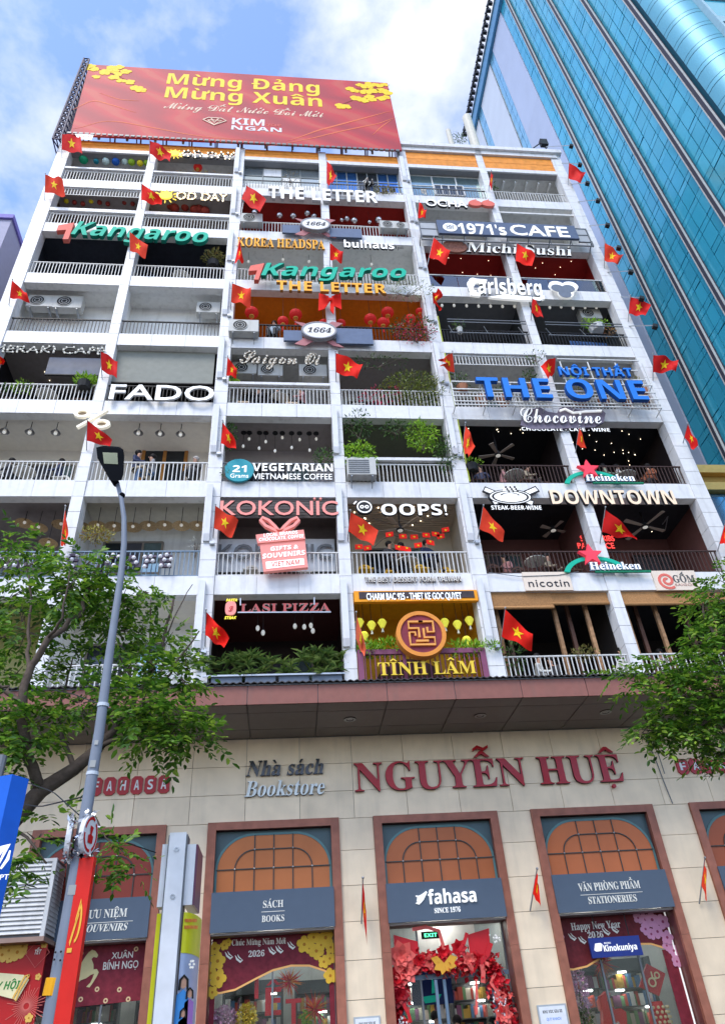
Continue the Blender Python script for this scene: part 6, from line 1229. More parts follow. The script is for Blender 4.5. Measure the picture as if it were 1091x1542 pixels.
# ------------------------------------------------------------------ bookshop window dressing
YG = YP+.385
MRN = P('maroon wood print', .2, .022, .035, vary=.3, scale=9); GLD = P('pale gold print', .75, .55, .3); YBL = P('golden blossom', .8, .5, .05); YB2 = P('amber blossom heart', .5, .2, .02)
def flower(x, z, r, y, m, m2, parent, nm='blossom', kk=[0]):
    kk[0] = (kk[0]+1) % 9; yo = y-.0022*kk[0]; q = MB(); a0 = RNG.random()*2
    for i in range(5): q.prism(circ(x+r*.55*math.cos(a0+2*PI*i/5), z+r*.55*math.sin(a0+2*PI*i/5), r*.42, 8), yo-.004-.0002*i, yo)
    q.mi = 1; q.prism(circ(x, z, r*.2, 6), yo-.007, yo); q.build(nm, [m, m2], parent)
def window_banner(i, curve, label, m):
    a, b = WIN[i]; x0, x1 = a+.2, b-.2; t = thing('new_year_banner', ((x0+x1)/2, YG, 3.0), label, 'banner', 'new year banners in the shop windows'); q = MB()
    q.prism([(x0, 3.72)]+[(x0+(x1-x0)*u, 3.72-h) for u, h in curve]+[(x1, 3.72)], YG-.02, YG-.01); q.build('banner_sheet', m, t)
    q = MB(); q.stroke([(x0+(x1-x0)*u, 3.72-h) for u, h in curve], .035, YG-.026, YG-.012); q.build('gold_edge', P('gold edge print', .85, .45, .15), t); return t, x0, x1
cur = [(0, .95), (.08, .97), (.2, .93), (.35, .78), (.5, .64), (.65, .58), (.8, .6), (.92, .7), (1, .8)]
t, x0, x1 = window_banner(1, cur, 'maroon new year banner with yellow blossoms and ivory greeting', MRN)
letters('Chúc Mừng Năm Mới', (349, 1424), (430, 1421), 1415, YG-.02, IV, parent=t, st='serif', depth=.008, slope=True); letters('2026', (374, 1441), (398, 1440), 1432, YG-.02, IV, parent=t, st='serif', depth=.008)
for (u, v, r) in [(.02, .2, .13), (.05, .42, .17), (.0, .62, .12), (.06, .72, .18), (.02, .95, .12), (.1, .15, .1), (.13, .1, .08), (.76, .22, .17), (.84, .1, .14), (.86, .35, .17), (.94, .12, .18), (.98, .3, .13), (.92, .55, .13), (.97, .5, .12), (.97, .8, .15), (.8, .3, .1), (.9, .25, .12)]: flower(x0+(x1-x0)*u, 3.72-v, r, YG-.024, YBL, YB2, t)
for s_ in (0, 1): box('side_strip', ((x0, x1-.1)[s_], YG-.015, 0), ((x0+.1, x1)[s_], YG-.008, 3.0), MRN, t)
t, x0, x1 = window_banner(3, cur, 'maroon new year banner with pink blossoms and ivory greeting', P('maroon print', .15, .02, .025, vary=.3, scale=9))
letters('Happy New Year', (860, 1401), (934, 1396.5), 1390, YG-.02, IV, parent=t, st='serif', depth=.008, slope=True); letters('2026', (885, 1413), (908, 1411), 1404, YG-.02, IV, parent=t, st='serif', depth=.008)
PK = P('pink blossom print', .62, .28, .42); PK2 = P('plum blossom heart', .3, .05, .12)
for (u, v, r) in [(.0, .1, .12), (.02, .35, .1), (.74, .1, .12), (.8, .14, .14), (.78, .32, .13), (.86, .15, .17), (.88, .38, .15), (.95, .2, .16), (.95, .5, .15), (.98, .75, .14), (.93, .65, .11), (.82, .42, .12), (.98, .95, .12)]: flower(x0+(x1-x0)*u, 3.72-v, r, YG-.024, PK, PK2, t)
box('side_strip', (x1-.3, YG-.015, 0), (x1, YG-.008, 3.0), MRN, t); box('white_edge', (x1-.04, YG-.03, 0), (x1-.01, YG-.016, 3.72), WL_, t)
for (j, a, b_) in ((1, 344, 1441), (1, 359, 1446), (1, 409, 1434), (1, 420, 1432), (1, 438, 1426), (3, 861, 1413), (3, 876, 1418), (3, 912, 1405), (3, 925, 1402)):
    x, z = A(a, b_, YG-.03); q = MB(); q.stroke([(x-.07, z+.09), (x-.03, z+.02), (x+.04, z-.03), (x+.09, z)], [.01, .035, .04, .01], YG-.034, YG-.026); q.stroke([(x-.02, z+.1), (x+.01, z+.05), (x+.08, z)], [.008, .022, .008], YG-.037, YG-.0345); q.build('swallow_print', IV, t)
# left window: horse banner
a, b = WIN[0]; x0, x1 = a+.2, b-.2; t = thing('horse_banner', ((x0+x1)/2, YG, 2.7), 'maroon banner with a cream horse and rounded letters XUAN BINH NGO', 'banner'); q = MB(); q.prism([(x0, 3.72), (x0, 2.55), ((x0+x1)/2, 2.68), (x1, 2.72), (x1, 3.72)], YG-.02, YG-.01); q.build('banner_sheet', MRN, t)
letters('XUÂN', (168, 1443.5), (200, 1442.5), 1434, YG-.02, IV, parent=t, depth=.008, bold=.01); letters('BÍNH NGỌ', (155, 1460.5), (208, 1457.5), 1449, YG-.02, IV, parent=t, depth=.008, bold=.01)
HS = [(113, 1478), (117, 1468), (119, 1457), (124, 1448), (129, 1440), (134, 1434), (139, 1430), (144, 1432), (148, 1438), (146, 1442), (141, 1441), (138, 1444), (141, 1452), (141, 1460), (146, 1459), (149, 1464), (145, 1472), (140, 1480), (135, 1487), (130, 1486), (136, 1480), (140, 1472), (142, 1466), (137, 1468), (130, 1473), (122, 1476), (117, 1480), (112, 1486)]
pr('horse_print', HS, YG-.02, .008, P('cream gold print', .7, .6, .3), t)
for (u, v) in ((.45, .12), (.9, .1), (.62, .75), (.8, .78), (.7, .95), (.88, .95), (.5, .9)): x = x0+(x1-x0)*u; q = MB(); q.ring(x, 3.7-v, .02, .045, YG-.026, YG-.0201, n=12); q.build('coin_print', GLD, t)
# bookshop sign plate above the fourth door
s = sign('shop_plate', 926, 1440, YP+.1, 'blue plate with white letters and book logo above the right door'); y = YP+.16; x0, z1 = A(885, 1413, y); x1, z0 = A(968, 1438, y); box('plate', (x0, y, z0), (x1, y+.06, z1), P('royal blue plate', .012, .03, .2, rough=.3), s); letters('Kinokuniya', (909, 1432.5), (959, 1430), 1423, y, WL_, parent=s, st='sans', depth=.01); q = MB(); q.prism([A(*p_, y) for p_ in ((895, 1421), (903, 1420), (906, 1422), (905, 1432), (897, 1433), (894, 1431))], y-.01, y); q.build('book_logo', WL_, s); letters('BOOKS', (909, 1421.5), (919, 1421), 1419, y, WL_, parent=s, depth=.006)
for z_ in (z1,): q = MB(); [q.tube((a_, y+.03, z1), (a_, y+.03, 3.72), .012, n=4) for a_ in (x0+.2, x1-.2)]; q.build('hanger', BLKM, s)
# notices
for i, (px0, py0, px1, lab) in enumerate(((532, 1532, 572, 'white notice with blue lines on the second stone pier'), (807, 1514, 851, 'framed white notice with blue lines right of the middle door'))):
    x0, z1 = A(px0, py0, YP-.02); x1 = A(px1, py0, YP-.02)[0]; t = thing('notice', (x0, YP-.02, z1-.5), lab, 'notice'); box('frame', (x0, YP-.035, z1-.55), (x1, YP-.012, z1), STEEL, t); box('sheet', (x0+.03, YP-.04, z1-.52), (x1-.03, YP-.036, z1-.03), P('notice paper', .75, .77, .8), t)
    letters('KHU VUC GIU XE', None, None, 0, YP-.04, DM, parent=t, st='sans', depth=.003, world=(x0+.1, z1-.14, x1-.1, z1-.14, .05), join=True, name='heading_print'); letters('QUY KHACH', None, None, 0, YP-.04, BLU, parent=t, depth=.003, world=(x0+.15, z1-.26, x1-.15, z1-.26, .045), join=True, name='line_print')
# TET letters and fireworks in window two
RD = P('red felt', .7, .012, .03, rough=.8)
for ch, a, b_, w, h in (('T', 375, 1504, 22, 40), ('Ê', 399, 1529, 24, 42), ('T', 430, 1542, 24, 38)):
    s = sign('hanging_letter', a+w/2, b_, 1.12, f'large red felt letter {ch}, {"left" if a < 380 else "middle" if a < 420 else "right"} of three hung in the second window'); letters(ch, (a, b_), (a+w, b_), b_-h, 1.12, RD, parent=s, st='sans', depth=.04)
for a, b_, r, lab in ((436, 1478, .33, 'upper red and orange tinsel burst in the second window'), (473, 1520, .38, 'lower red and orange tinsel burst in the second window'), (905, 1450, .35, 'orange red tinsel burst under the blue plate')):
    x, z = A(a, b_, 1.2); t = thing('tinsel_burst', (x, 1.2, z), lab, 'decoration'); 
    for m, n in ((RD, 110), (P('orange tinsel', .8, .25, .03), 60)):
        B = MB()
        for _ in range(n): d = RNG.normal(size=3); d /= np.linalg.norm(d); p = np.array([x, 1.2, z]); s_ = np.cross(d, RNG.normal(size=3)); s_ /= np.linalg.norm(s_)*70; L = r*RNG.uniform(.6, 1.1); B.add([p-s_, p+s_, p+d*L], [(0, 1, 2)])
        tag(B.build('tinsel', m, t), kind='stuff')
def bloom(px, py, y, r, n, m, label, s=.06):
    x, z = A(px, py, y); t = thing('flower_arrangement', (x, y, z-r[2]), label, 'flowers'); B = MB(); leaves(B, (x, y, z), r, n, s, aspect=.8); tag(B.build('blossom_mass', m, t), kind='stuff'); q = MB(); q.tube((x, y, 0), (x, y, z), .02); q.build('stem', BARK, t)
bloom(338, 1533, 1.2, (.24, .2, .2), 500, PALEPINK, 'pale pink blossom ball low in the second window'); bloom(371, 1533, 1.2, (.2, .2, .25), 400, island_mat('yellow blossom', [(.75, .5, .03), (.85, .65, .1)]), 'bright yellow flower figure in the second window'); bloom(461, 1537, 1.15, (.12, .1, .18), 200, LIME, 'green leaf bunch at the right of the second window'); bloom(870, 1490, 1.2, (.2, .2, .6), 700, PALEPINK, 'tall pale pink blossom branch in the fourth window'); bloom(875, 1540, 1.2, (.25, .2, .3), 500, BUSHLEAF, 'green leaves at the foot of the fourth window')
# red paper garland round the main door
gr = thing('door_garland', (3.4, YP+.3, 1.9), 'thick red garland of paper flowers and ribbons round the middle door', 'garland'); gy = YP+.22
PATH = [(598, 1545), (597, 1500), (600, 1462), (612, 1452), (640, 1448), (668, 1452), (700, 1450), (724, 1448), (742, 1460), (752, 1490), (758, 1520), (764, 1545)]
GR1 = P('glossy red paper', .55, .012, .02, rough=.35); GR2 = P('coral paper', .72, .12, .1, rough=.4); GR3 = P('dark red paper', .28, .005, .012, rough=.4)
for m, n, s_, r_ in ((GR1, 1100, .13, .15), (GR2, 450, .12, .16), (GR3, 500, .12, .17)):
    B = MB()
    for _ in range(n):
        u = RNG.random()*(len(PATH)-1.001); i = int(u); f = u-i; p_ = (PATH[i][0]*(1-f)+PATH[i+1][0]*f, PATH[i][1]*(1-f)+PATH[i+1][1]*f); c = A3(*p_, gy); leaves(B, c+RNG.normal(size=3)*r_*.5*np.array([1, .6, 1]), .04, 1, s_, aspect=.7)
    tag(B.build('paper_petals', m, gr), kind='stuff')
for (a, b_, r_, m) in ((604, 1440, .3, GR2), (610, 1462, .27, GR2), (597, 1475, .22, GR1), (600, 1500, .22, GR3), (668, 1435, .18, GR1), (690, 1428, .18, GR1), (648, 1449, .15, GR2), (632, 1447, .15, GR1), (706, 1445, .15, GR2), (722, 1446, .14, GR1), (748, 1475, .16, GR1), (752, 1500, .15, GR2), (757, 1528, .2, GR2)):
    c = A3(a, b_, gy-.08); q = MB()
    for ly in range(3):
        for i in range(7): an = 2*PI*i/7+ly*.5; R_ = r_*(1-.28*ly); d = np.array([math.cos(an), -.25-.3*ly, math.sin(an)]); s2 = np.array([-math.sin(an), 0, math.cos(an)]); q.add([c, c+d*R_*.6+s2*R_*.36, c+d*R_, c+d*R_*.6-s2*R_*.36], [(0, 1, 2, 3)])
    q.build('paper_flower', m, gr)
q = MB(); q.prism([A(*p_, gy-.05) for p_ in ((703, 1408), (735, 1398), (738, 1446), (708, 1444))], gy-.09, gy-.05); q.build('red_lantern_box', GR1, gr); q = MB(); q.prism([A(*p_, gy-.05) for p_ in ((592, 1408), (628, 1418), (630, 1436), (594, 1442))], gy-.08, gy-.04); q.build('red_lantern_box', GR1, gr)
q = MB(); c = A3(668, 1450, gy-.2)
for an, L in ((.3, .3), (2.8, .28), (-1.9, .22), (-1.0, .2), (3.6, .25), (-.3, .26)): d = np.array([math.cos(an), -.1, math.sin(an)]); s2 = np.array([-math.sin(an), 0, math.cos(an)]); q.add([c, c+d*L*.6+s2*L*.28, c+d*L, c+d*L*.6-s2*L*.28], [(0, 1, 2, 3)])
q.build('amber_paper_lily', P('amber paper', .7, .35, .04), gr)
for i, (pts, w) in enumerate(((((724, 1452), (727, 1465), (726, 1480)), .09), (((738, 1420), (733, 1437), (722, 1450)), .1), (((745, 1465), (738, 1480), (752, 1500)), .06), (((606, 1512), (614, 1526), (618, 1540)), .06), (((620, 1400), (640, 1396), (660, 1402), (668, 1430)), .07), (((702, 1405), (698, 1420), (690, 1432)), .07), (((716, 1475), (717, 1500), (716, 1528)), .05))): q = MB(); q.stroke([A(*p_, gy-.1) for p_ in pts], w, gy-.12-.003*i, gy-.11-.003*i); q.build('ribbon', GR2 if i % 2 == 0 else GR1, gr)
B = MB(); [B.ell(A3(a+RNG.normal()*4, b_+RNG.normal()*5, gy-.1), .022, 5, 4) for a, b_ in ((750, 1500), (755, 1515), (760, 1530), (745, 1412), (606, 1540)) for _ in range(12)]; tag(B.build('silver_beads', P('silver bead', .7, .7, .7, rough=.2), gr), kind='stuff')
ex = thing('exit_sign', (*A3(648, 1412, 1.6),), 'small green lit exit sign inside the middle door', 'sign'); x, z = A(648, 1408, 1.6); box('housing', (x-.2, 1.6, z-.07), (x+.2, 1.63, z+.07), BLKM, ex); letters('EXIT', None, None, 0, 1.6, mat('green lit', (.1, .8, .4), emit=(.1, .9, .4), estr=1.5, vary=0), parent=ex, st='sans', depth=.004, world=(x-.14, z-.035, x+.14, z-.035, .07))
ps = thing('blue_poster', (*A3(648, 1490, 3.0),), 'dark blue poster with a green paper boat inside the shop', 'poster'); x, z = A(650, 1488, 2.4); box('poster_sheet', (x-.45, 2.4, z-.3), (x+.45, 2.42, z+.35), P('night blue print', .02, .04, .15), ps); q = MB(); q.prism([(x-.25, z-.15), (x+.2, z-.12), (x+.1, z-.25), (x-.18, z-.27)], 2.39, 2.399); q.prism([(x-.02, z-.1), (x+.12, z-.08), (x+.02, z+.2)], 2.388, 2.398); q.build('boat_print', GRN, ps)
hr = thing('paper_horse', (*A3(915, 1535, 1.4),), 'red paper horse standing in the fourth window', 'decoration'); pr('body', [(903, 1500), (908, 1497), (912, 1492), (918, 1496), (917, 1502), (913, 1506), (917, 1512), (926, 1520), (934, 1518), (942, 1524), (944, 1545), (936, 1545), (930, 1538), (914, 1545), (908, 1545), (907, 1520)], 1.4, .18, GR1, hr); pr('mane', [(903, 1500), (899, 1508), (902, 1520), (907, 1526), (909, 1512)], 1.42, .1, GR2, hr)
en = thing('red_envelope', (*A3(985, 1475, 1.2),), 'big tilted red envelope with gold writing in the fourth window', 'decoration'); pr('envelope', [(973, 1451), (1001, 1466), (992, 1500), (962, 1486)], 1.2, .05, GR1, en); q = MB(); c = A(983, 1474, 1.15); q.ring(c[0]-.05, c[1]-.06, .06, .09, 1.13, 1.145, n=12); q.ring(c[0]+.09, c[1]+.06, .04, .065, 1.13, 1.145, n=12); q.stroke([(c[0]-.02, c[1]+.13), (c[0]-.02, c[1]+.02), (c[0]+.06, c[1])], .03, 1.13, 1.145); q.build('gold_symbol', GLD, en)
vs = thing('gold_scaled_vase', (*A3(990, 1535, 1.25),), 'red and gold scaled column below the tilted red envelope', 'decoration'); x, z = A(991, 1530, 1.3); q = MB(); q.path([(x, 1.3, z-.8), (x, 1.3, z-.2), (x, 1.3, z+.25)], [.2, .22, .14], n=12); q.build('core', GR1, vs); q = MB()
for j in range(8):
    for i in range(5): an = -PI/2-.9+i*.45+(j % 2)*.2; r_ = .225; q.ell((x+r_*math.cos(an), 1.3+r_*math.sin(an), z-.45+j*.085), (.035, .02, .03), 5, 4)
q.build('gold_scales', GLD, vs)['kind'] = 'stuff'

# ------------------------------------------------------------------ street furniture in front
POLE = P('blue grey lamp post paint', .2, .23, .28, rough=.4, dirt=.3)
LY = -10.
lp = thing('street_lamp', (-1.60, LY, 0), 'tall blue grey street lamp with a flat black head leaning over the trees', 'street lamp')
C_ = lambda px, py, y=LY: A3(px, py, y)
base = C_(75, 1542); pts = [np.array([base[0], LY, 0])]+[C_(*p_) for p_ in ((75, 1542), (100, 1400), (127, 1240), (150, 1100), (163, 1000), (173, 930), (182, 870), (187, 820), (187, 780), (183, 752), (177, 728))]
r0 = [.07, .058, .055, .05, .045, .04, .036, .033, .03, .027, .024, .022]; q = MB(); q.path(pts, r0, n=14); q.build('pole', POLE, lp, smooth=True)
for (a, b_, w_) in ((141, 1150, .03), (146, 1118, .02), (110, 1340, .035)): c_ = C_(a, b_, LY-.052); box('sticker', (c_[0]-w_, c_[1]-.002, c_[2]-w_), (c_[0]+w_*.6, c_[1], c_[2]+w_), P('torn paper sticker', .33, .34, .33), lp)
q = MB(); q.tube((pts[0][0], LY, 0), (pts[0][0], LY, .12), .16, n=14); q.build('base_plate', GREYM, lp)
for a, b_ in ((127, 1240), (139, 1168), (155, 1065)): c = C_(a, b_); d = C_(a+.8, b_-5); q = MB(); q.tube(c, d, .052, n=14); q.build('collar', P('pale collar', .5, .55, .6), lp)
HD = P('black lamp housing', .006, .007, .009, rough=.9, spec=.03); he = [(145, 674), (150, 673), (178, 675), (185, 680), (187, 690), (186, 715), (183, 723), (172, 725), (165, 722), (147, 690)]
q = MB(); top = [A3(*p_, LY-.1) for p_ in he]; n = len(he); cc = sum(top)/n; up = [p_+np.array([0, .05, .09]) for p_ in top]; up = [cc+np.array([0, .05, .1])+(p_-cc-np.array([0, .05, .09]))*.85 for p_ in up]
q.add(top+up, [tuple(range(n)), tuple(range(2*n-1, n-1, -1))]+[(i, n+i, n+(i+1) % n, (i+1) % n) for i in range(n)]); lh = q.build('lamp_head', HD, lp)
q = MB(); v = [A3(*p_, LY-.102)-np.array([0, .004, .004]) for p_ in ((155, 681), (177, 682), (178, 699), (157, 698))]; q.add(v, [(0, 1, 2, 3)]); q.build('led_lens', P('green grey led lens', .05, .09, .035, rough=.2), lp)
q = MB(); q.tube(C_(176, 730), C_(170, 718), .035, .045, n=8); q.ell(C_(184, 746), .035); q.build('neck_joint', HD, lp)
tz = C_(90, 1480); q = MB(); q.tube(C_(77, 1500), C_(83, 1473), .062, n=14); q.build('yellow_band', P('yellow tape', .75, .35, .01), lp)
q = MB()
for a, b_ in ((84, 1434), (92, 1433), (82, 1445), (91, 1446)): q.ell(C_(a, b_, LY-.07), .008, 5, 4)
q.build('bolts', BLKM, lp)['kind'] = 'stuff'
# red box banner on the pole
rb2 = thing('red_banner_box', (*C_(100, 1560),), 'long red banner box with a gold emblem strapped to the lamp post', 'banner'); RBM = P('red banner print', .62, .018, .01, rough=.45)
tl, tr2 = C_(119, 1292, LY-.05), C_(136, 1306, LY-.1); q = MB(); p0 = A3(120, 1292, LY-.05); p1 = A3(138, 1306, LY-.07); bt0 = p0.copy(); bt0[2] = p0[2]-2.4; 
for (a, b_, nm, m) in ((p0, p1, 'banner_face', RBM),):
    d = b_-a; d[2] = 0; nrm = np.array([-d[1], d[0], 0]); nrm /= np.linalg.norm(nrm); th = nrm*.05; zt, zb = p0[2], p0[2]-2.3; dd = d*1.1
    v = [np.array([*(a+k)[:2], z_]) for z_ in (zb, zt) for k in (0*d, dd, dd+th, th)]; q.add(v, [(3, 2, 1, 0), (4, 5, 6, 7), (0, 1, 5, 4), (1, 2, 6, 5), (2, 3, 7, 6), (3, 0, 4, 7)])
q.build('banner_box', RBM, rb2); G2 = P('gold emblem print', .75, .4, .05); q = MB()
c0 = a+dd*.5; 
def on(u, v_, out=.006): return np.array([*(a+dd*(.5+u)-nrm*out)[:2], v_])
zc = A3(117, 1387, LY-.1)[2]
arc = [on(.30*math.cos(t), zc+.14*math.sin(t)) for t in np.linspace(-1.5, 1.3, 10)]; arc2 = [on(.2*math.cos(t)-.02, zc+.12*math.sin(t)) for t in np.linspace(-1.5, 1.3, 10)]
q.add(arc+arc2, [(i, i+1, 11+i, 10+i) for i in range(9)]); q.add([on(-.3, zc-.13), on(-.22, zc-.16), on(.1, zc+.05), on(.02, zc+.08)], [(0, 1, 2, 3)]); q.add([on(-.12, zc+.02), on(-.05, zc-.03), on(.14, zc+.12), on(.06, zc+.16)], [(0, 1, 2, 3)]); q.add([on(-.35, zc-.17), on(-.05, zc-.17), on(-.05, zc-.2), on(-.35, zc-.2)], [(0, 1, 2, 3)]); q.build('gold_emblem', G2, rb2)
for side, (a_, b_) in enumerate((((104, 1262)), ((133, 1257)))):
    c = A3(a_, b_, LY-(.1 if side else .05)); t = thing('round_pole_ornament', tuple(c), f'round white pole ornament with red motif and foil fringe, {"right" if side else "left"} of the lamp post', 'ornament', 'foil fringed pole ornaments'); tt = np.array([.28, -.96 if side else -.96, 0]) if side else np.array([-.25, -.97, 0]); 
    ax1 = np.array([.30, .95, 0]) if side else np.array([-.2, .98, 0]); ax1 /= np.linalg.norm(ax1); up_ = np.array([0, 0, 1.]); nn = np.cross(ax1, up_); R_ = .11
    q = MB(); N_ = 22; fr_ = [c+ax1*R_*math.cos(2*PI*i/N_)+up_*R_*1.35*math.sin(2*PI*i/N_)+nn*.02 for i in range(N_)]; bk = [p_-nn*.04 for p_ in fr_]; q.add(fr_+bk, [tuple(range(N_)), tuple(range(2*N_-1, N_-1, -1))]+[(i, N_+i, N_+(i+1) % N_, (i+1) % N_) for i in range(N_)]); q.build('disc', P('ornament white', .7, .7, .7), t)
    q = MB()
    for k, sc_ in ((1, .9), (2, .78)): pass
    r1 = [c+ax1*R_*.9*math.cos(2*PI*i/N_)+up_*R_*1.22*math.sin(2*PI*i/N_)+nn*.024 for i in range(N_)]; r2 = [c+ax1*R_*.74*math.cos(2*PI*i/N_)+up_*R_*1.02*math.sin(2*PI*i/N_)+nn*.024 for i in range(N_)]; q.add(r1+r2, [(i, (i+1) % N_, N_+(i+1) % N_, N_+i) for i in range(N_) if i % 7 != 3]); r3 = [c+ax1*x_*R_+up_*y_*R_+nn*.026 for x_, y_ in ((-.3, -.6), (.3, -.6), (.35, -.1), (.1, 0), (.25, .5), (-.2, .6), (-.1, 0), (-.35, -.1))]; q.add(r3, [tuple(range(8))]); q.build('red_motif', LEAFR, t)
    q = MB()
    for i in range(60): an = 2*PI*RNG.random(); p_ = c+ax1*R_*1.05*math.cos(an)+up_*R_*1.4*math.sin(an)+RNG.normal(size=3)*.008; s1, s2_ = RNG.normal(size=3)*.018, RNG.normal(size=3)*.018; q.add([p_, p_+s1, p_+s1+s2_, p_+s2_], [(0, 1, 2, 3)])
    tag(q.build('foil_fringe', P('silver foil', .75, .75, .75, rough=.15, metal=1), t), kind='stuff')
q = MB()
for i in range(60): an = 2*PI*i/60; c = C_(122, 1288); p_ = np.array([c[0]+.085*math.cos(an), c[1]+.085*math.sin(an), c[2]+RNG.normal()*.015]); s1, s2_ = RNG.normal(size=3)*.02, RNG.normal(size=3)*.02; q.add([p_, p_+s1, p_+s1+s2_, p_+s2_], [(0, 1, 2, 3)])
tag(q.build('foil_collar', MATS['silver foil'], lp), kind='stuff')

# white kiosk totem with posters
KY = -8.; km = P('white enamel totem', .85, .86, .88, rough=.3); tx = A3(270, 1254, KY)
kt = thing('advert_totem', (tx[0]-.02, KY, 0), 'tall white totem pole with side light boxes and a curved family poster', 'totem'); x = tx[0]-.005; zt = tx[2]
box('post', (x-.09, KY-.02, 0), (x+.085, KY+.2, zt), km, kt); box('post_edge', (x+.086, KY, 0), (x+.1, KY+.22, zt-.02), GREYM, kt); box('post_edge', (x-.105, KY, 0), (x-.091, KY+.22, zt-.02), GREYM, kt)
for z_ in (A3(264, 1280, KY)[2], A3(256, 1351, KY)[2]): q = MB(); q.ring(x-.005, z_, .012, .026, KY-.03, KY-.021, n=12); q.build('ring_bolt', STEEL, kt)
for sgn, zb_, zt_ in ((-1, A3(240, 1365, KY)[2], A3(248, 1270, KY)[2]), (1, A3(276, 1362, KY)[2], A3(284, 1270, KY)[2])):
    a = x+sgn*.1; b_ = a+sgn*(.065 if sgn < 0 else .09); box('light_box', (min(a, b_), KY+.04, zb_), (max(a, b_), KY+.62 if sgn > 0 else KY+.2, zt_), km, kt)
    if sgn > 0: box('purple_box_side', (max(a, b_)+.001, KY+.06, zb_), (max(a, b_)+.02, KY+.62, zt_), P('maroon purple print', .16, .05, .1, rough=.3), kt)
zt2 = A3(285, 1372, KY)[2]; xa = x+.11; POSTERG = P('lime poster print', .72, .7, .02, rough=.3); POSTERB = P('pale blue poster print', .42, .5, .68, rough=.3)
def curved(nm, z0, z1, m, dz=0, wav=None, out=0.):
    q = MB(); n_ = 8; v = []
    for i in range(n_+1): t = i/n_; v += [(xa+.13*math.sin(t*PI*.5)+out, KY+.05+.35*(1-math.cos(t*PI*.5))*1.6-out, z0), (xa+.13*math.sin(t*PI*.5)+out, KY+.05+.35*(1-math.cos(t*PI*.5))*1.6-out, z1 if wav is None else z1+wav*math.sin(t*4))]
    q.add(v, [(2*i, 2*i+2, 2*i+3, 2*i+1) for i in range(n_)]); return q.build(nm, m, kt, smooth=True)
zm = A3(282, 1430, KY)[2]; curved('poster_lower', 0, zm, POSTERB); curved('poster_upper', zm-.02, zt2, POSTERG, out=.003)
for r_, (z_, n_) in enumerate(((zt2-.09, 9), (zt2-.15, 10))):
    q = MB()
    for i in range(n_): a = xa+.02+i*.013; q.box((a, KY+.048+.02*i**1.2*.2, z_), (a+.009, KY+.05+.02*i**1.2*.2, z_+.03))
    q.build('red_print_line', P('red print', .6, .08, .04), kt)
def fig(px, py, s_, hair_, cl):
    c = A3(px, py, KY+.04); q = MB(); q.prism(circ(c[0], c[2], .03*s_, 14, 1, 1.35), KY+.03, KY+.034); q.build('face_print', SKIN, kt); q = MB(); q.stroke([(c[0]-.033*s_, c[2]-.05*s_), (c[0]-.03*s_, c[2]+.02*s_), (c[0], c[2]+.05*s_), (c[0]+.03*s_, c[2]+.02*s_), (c[0]+.034*s_, c[2]-.05*s_)], .018*s_, KY+.022, KY+.028); q.build('hair_print', HAIR, kt); q = MB(); q.prism([(c[0]-.06*s_, c[2]-.4*s_), (c[0]+.05*s_, c[2]-.4*s_), (c[0]+.045*s_, c[2]-.08*s_), (c[0], c[2]-.045*s_), (c[0]-.05*s_, c[2]-.08*s_)], KY+.035, KY+.038); q.build('clothes_print', cl, kt)
fig(277, 1480, 1.2, 0, P('blue clothes print', .05, .25, .6)); fig(286, 1496, .9, 0, P('purple clothes print', .25, .12, .35)); fig(276, 1526, .8, 0, P('pink clothes print', .6, .3, .4))
q = MB(); c = A3(289, 1452, KY+.05); 
for i in range(6): an = 2*PI*i/6; q.prism(circ(c[0]+.02*math.cos(an), c[2]+.03*math.sin(an), .012, 7), KY+.05-.0005*i, KY+.055)
q.build('flower_print', IV, kt); box('left_poster', (x-.155, KY+.05, 0), (x-.107, KY+.12, zt2), POSTERG, kt)

# blue banner box at the left edge
BY_ = -10.3; bbx = thing('blue_banner_box', (*A3(0, 1500, BY_),), 'tall bright blue banner box with a white swirl at the left edge', 'banner'); BLB = P('bright blue banner', .01, .12, .6, rough=.4)
p0, p1 = A3(6, 1168, BY_), A3(19, 1166, BY_-.03); d = p1-p0; d[2] = 0; zt = p0[2]; zb = zt-2.0; th = np.array([.09, .14, 0]); q = MB(); v = [np.array([*(p0+k)[:2], z_]) for z_ in (zb, zt) for k in (-d*1.2, d, d+th, th-d*1.2)]; q.add(v, [(3, 2, 1, 0), (4, 5, 6, 7), (0, 1, 5, 4), (1, 2, 6, 5), (2, 3, 7, 6), (3, 0, 4, 7)]); q.build('banner_box', BLB, bbx)
c = A3(6, 1290, BY_-.08); q = MB(); q.stroke([(c[0]-.04, c[2]-.08), (c[0]-.055, c[2]-.01), (c[0]-.02, c[2]+.06), (c[0]+.02, c[2]+.08), (c[0], c[2]+.02), (c[0]-.02, c[2]-.05)], [.02, .035, .04, .03, .02, .01], c[1]-.012, c[1]-.006); q.stroke([(c[0]+.0, c[2]-.085), (c[0]+.035, c[2]-.02), (c[0]+.04, c[2]+.04)], [.015, .025, .01], c[1]-.012, c[1]-.006); q.build('white_swirl', WL_, bbx); letters('VNPT', None, None, 0, c[1]-.004, WL_, parent=bbx, depth=.006, world=(c[0]-.08, c[2]-.16, c[0]+.07, c[2]-.16, .035))
q = MB(); pp = A3(6, 1180, BY_+.3); q.tube((pp[0]-.03, BY_+.2, 0), (pp[0]-.03, BY_+.2, pp[2]+.2), .045, n=10); q.build('support_pole', GREYM, bbx)

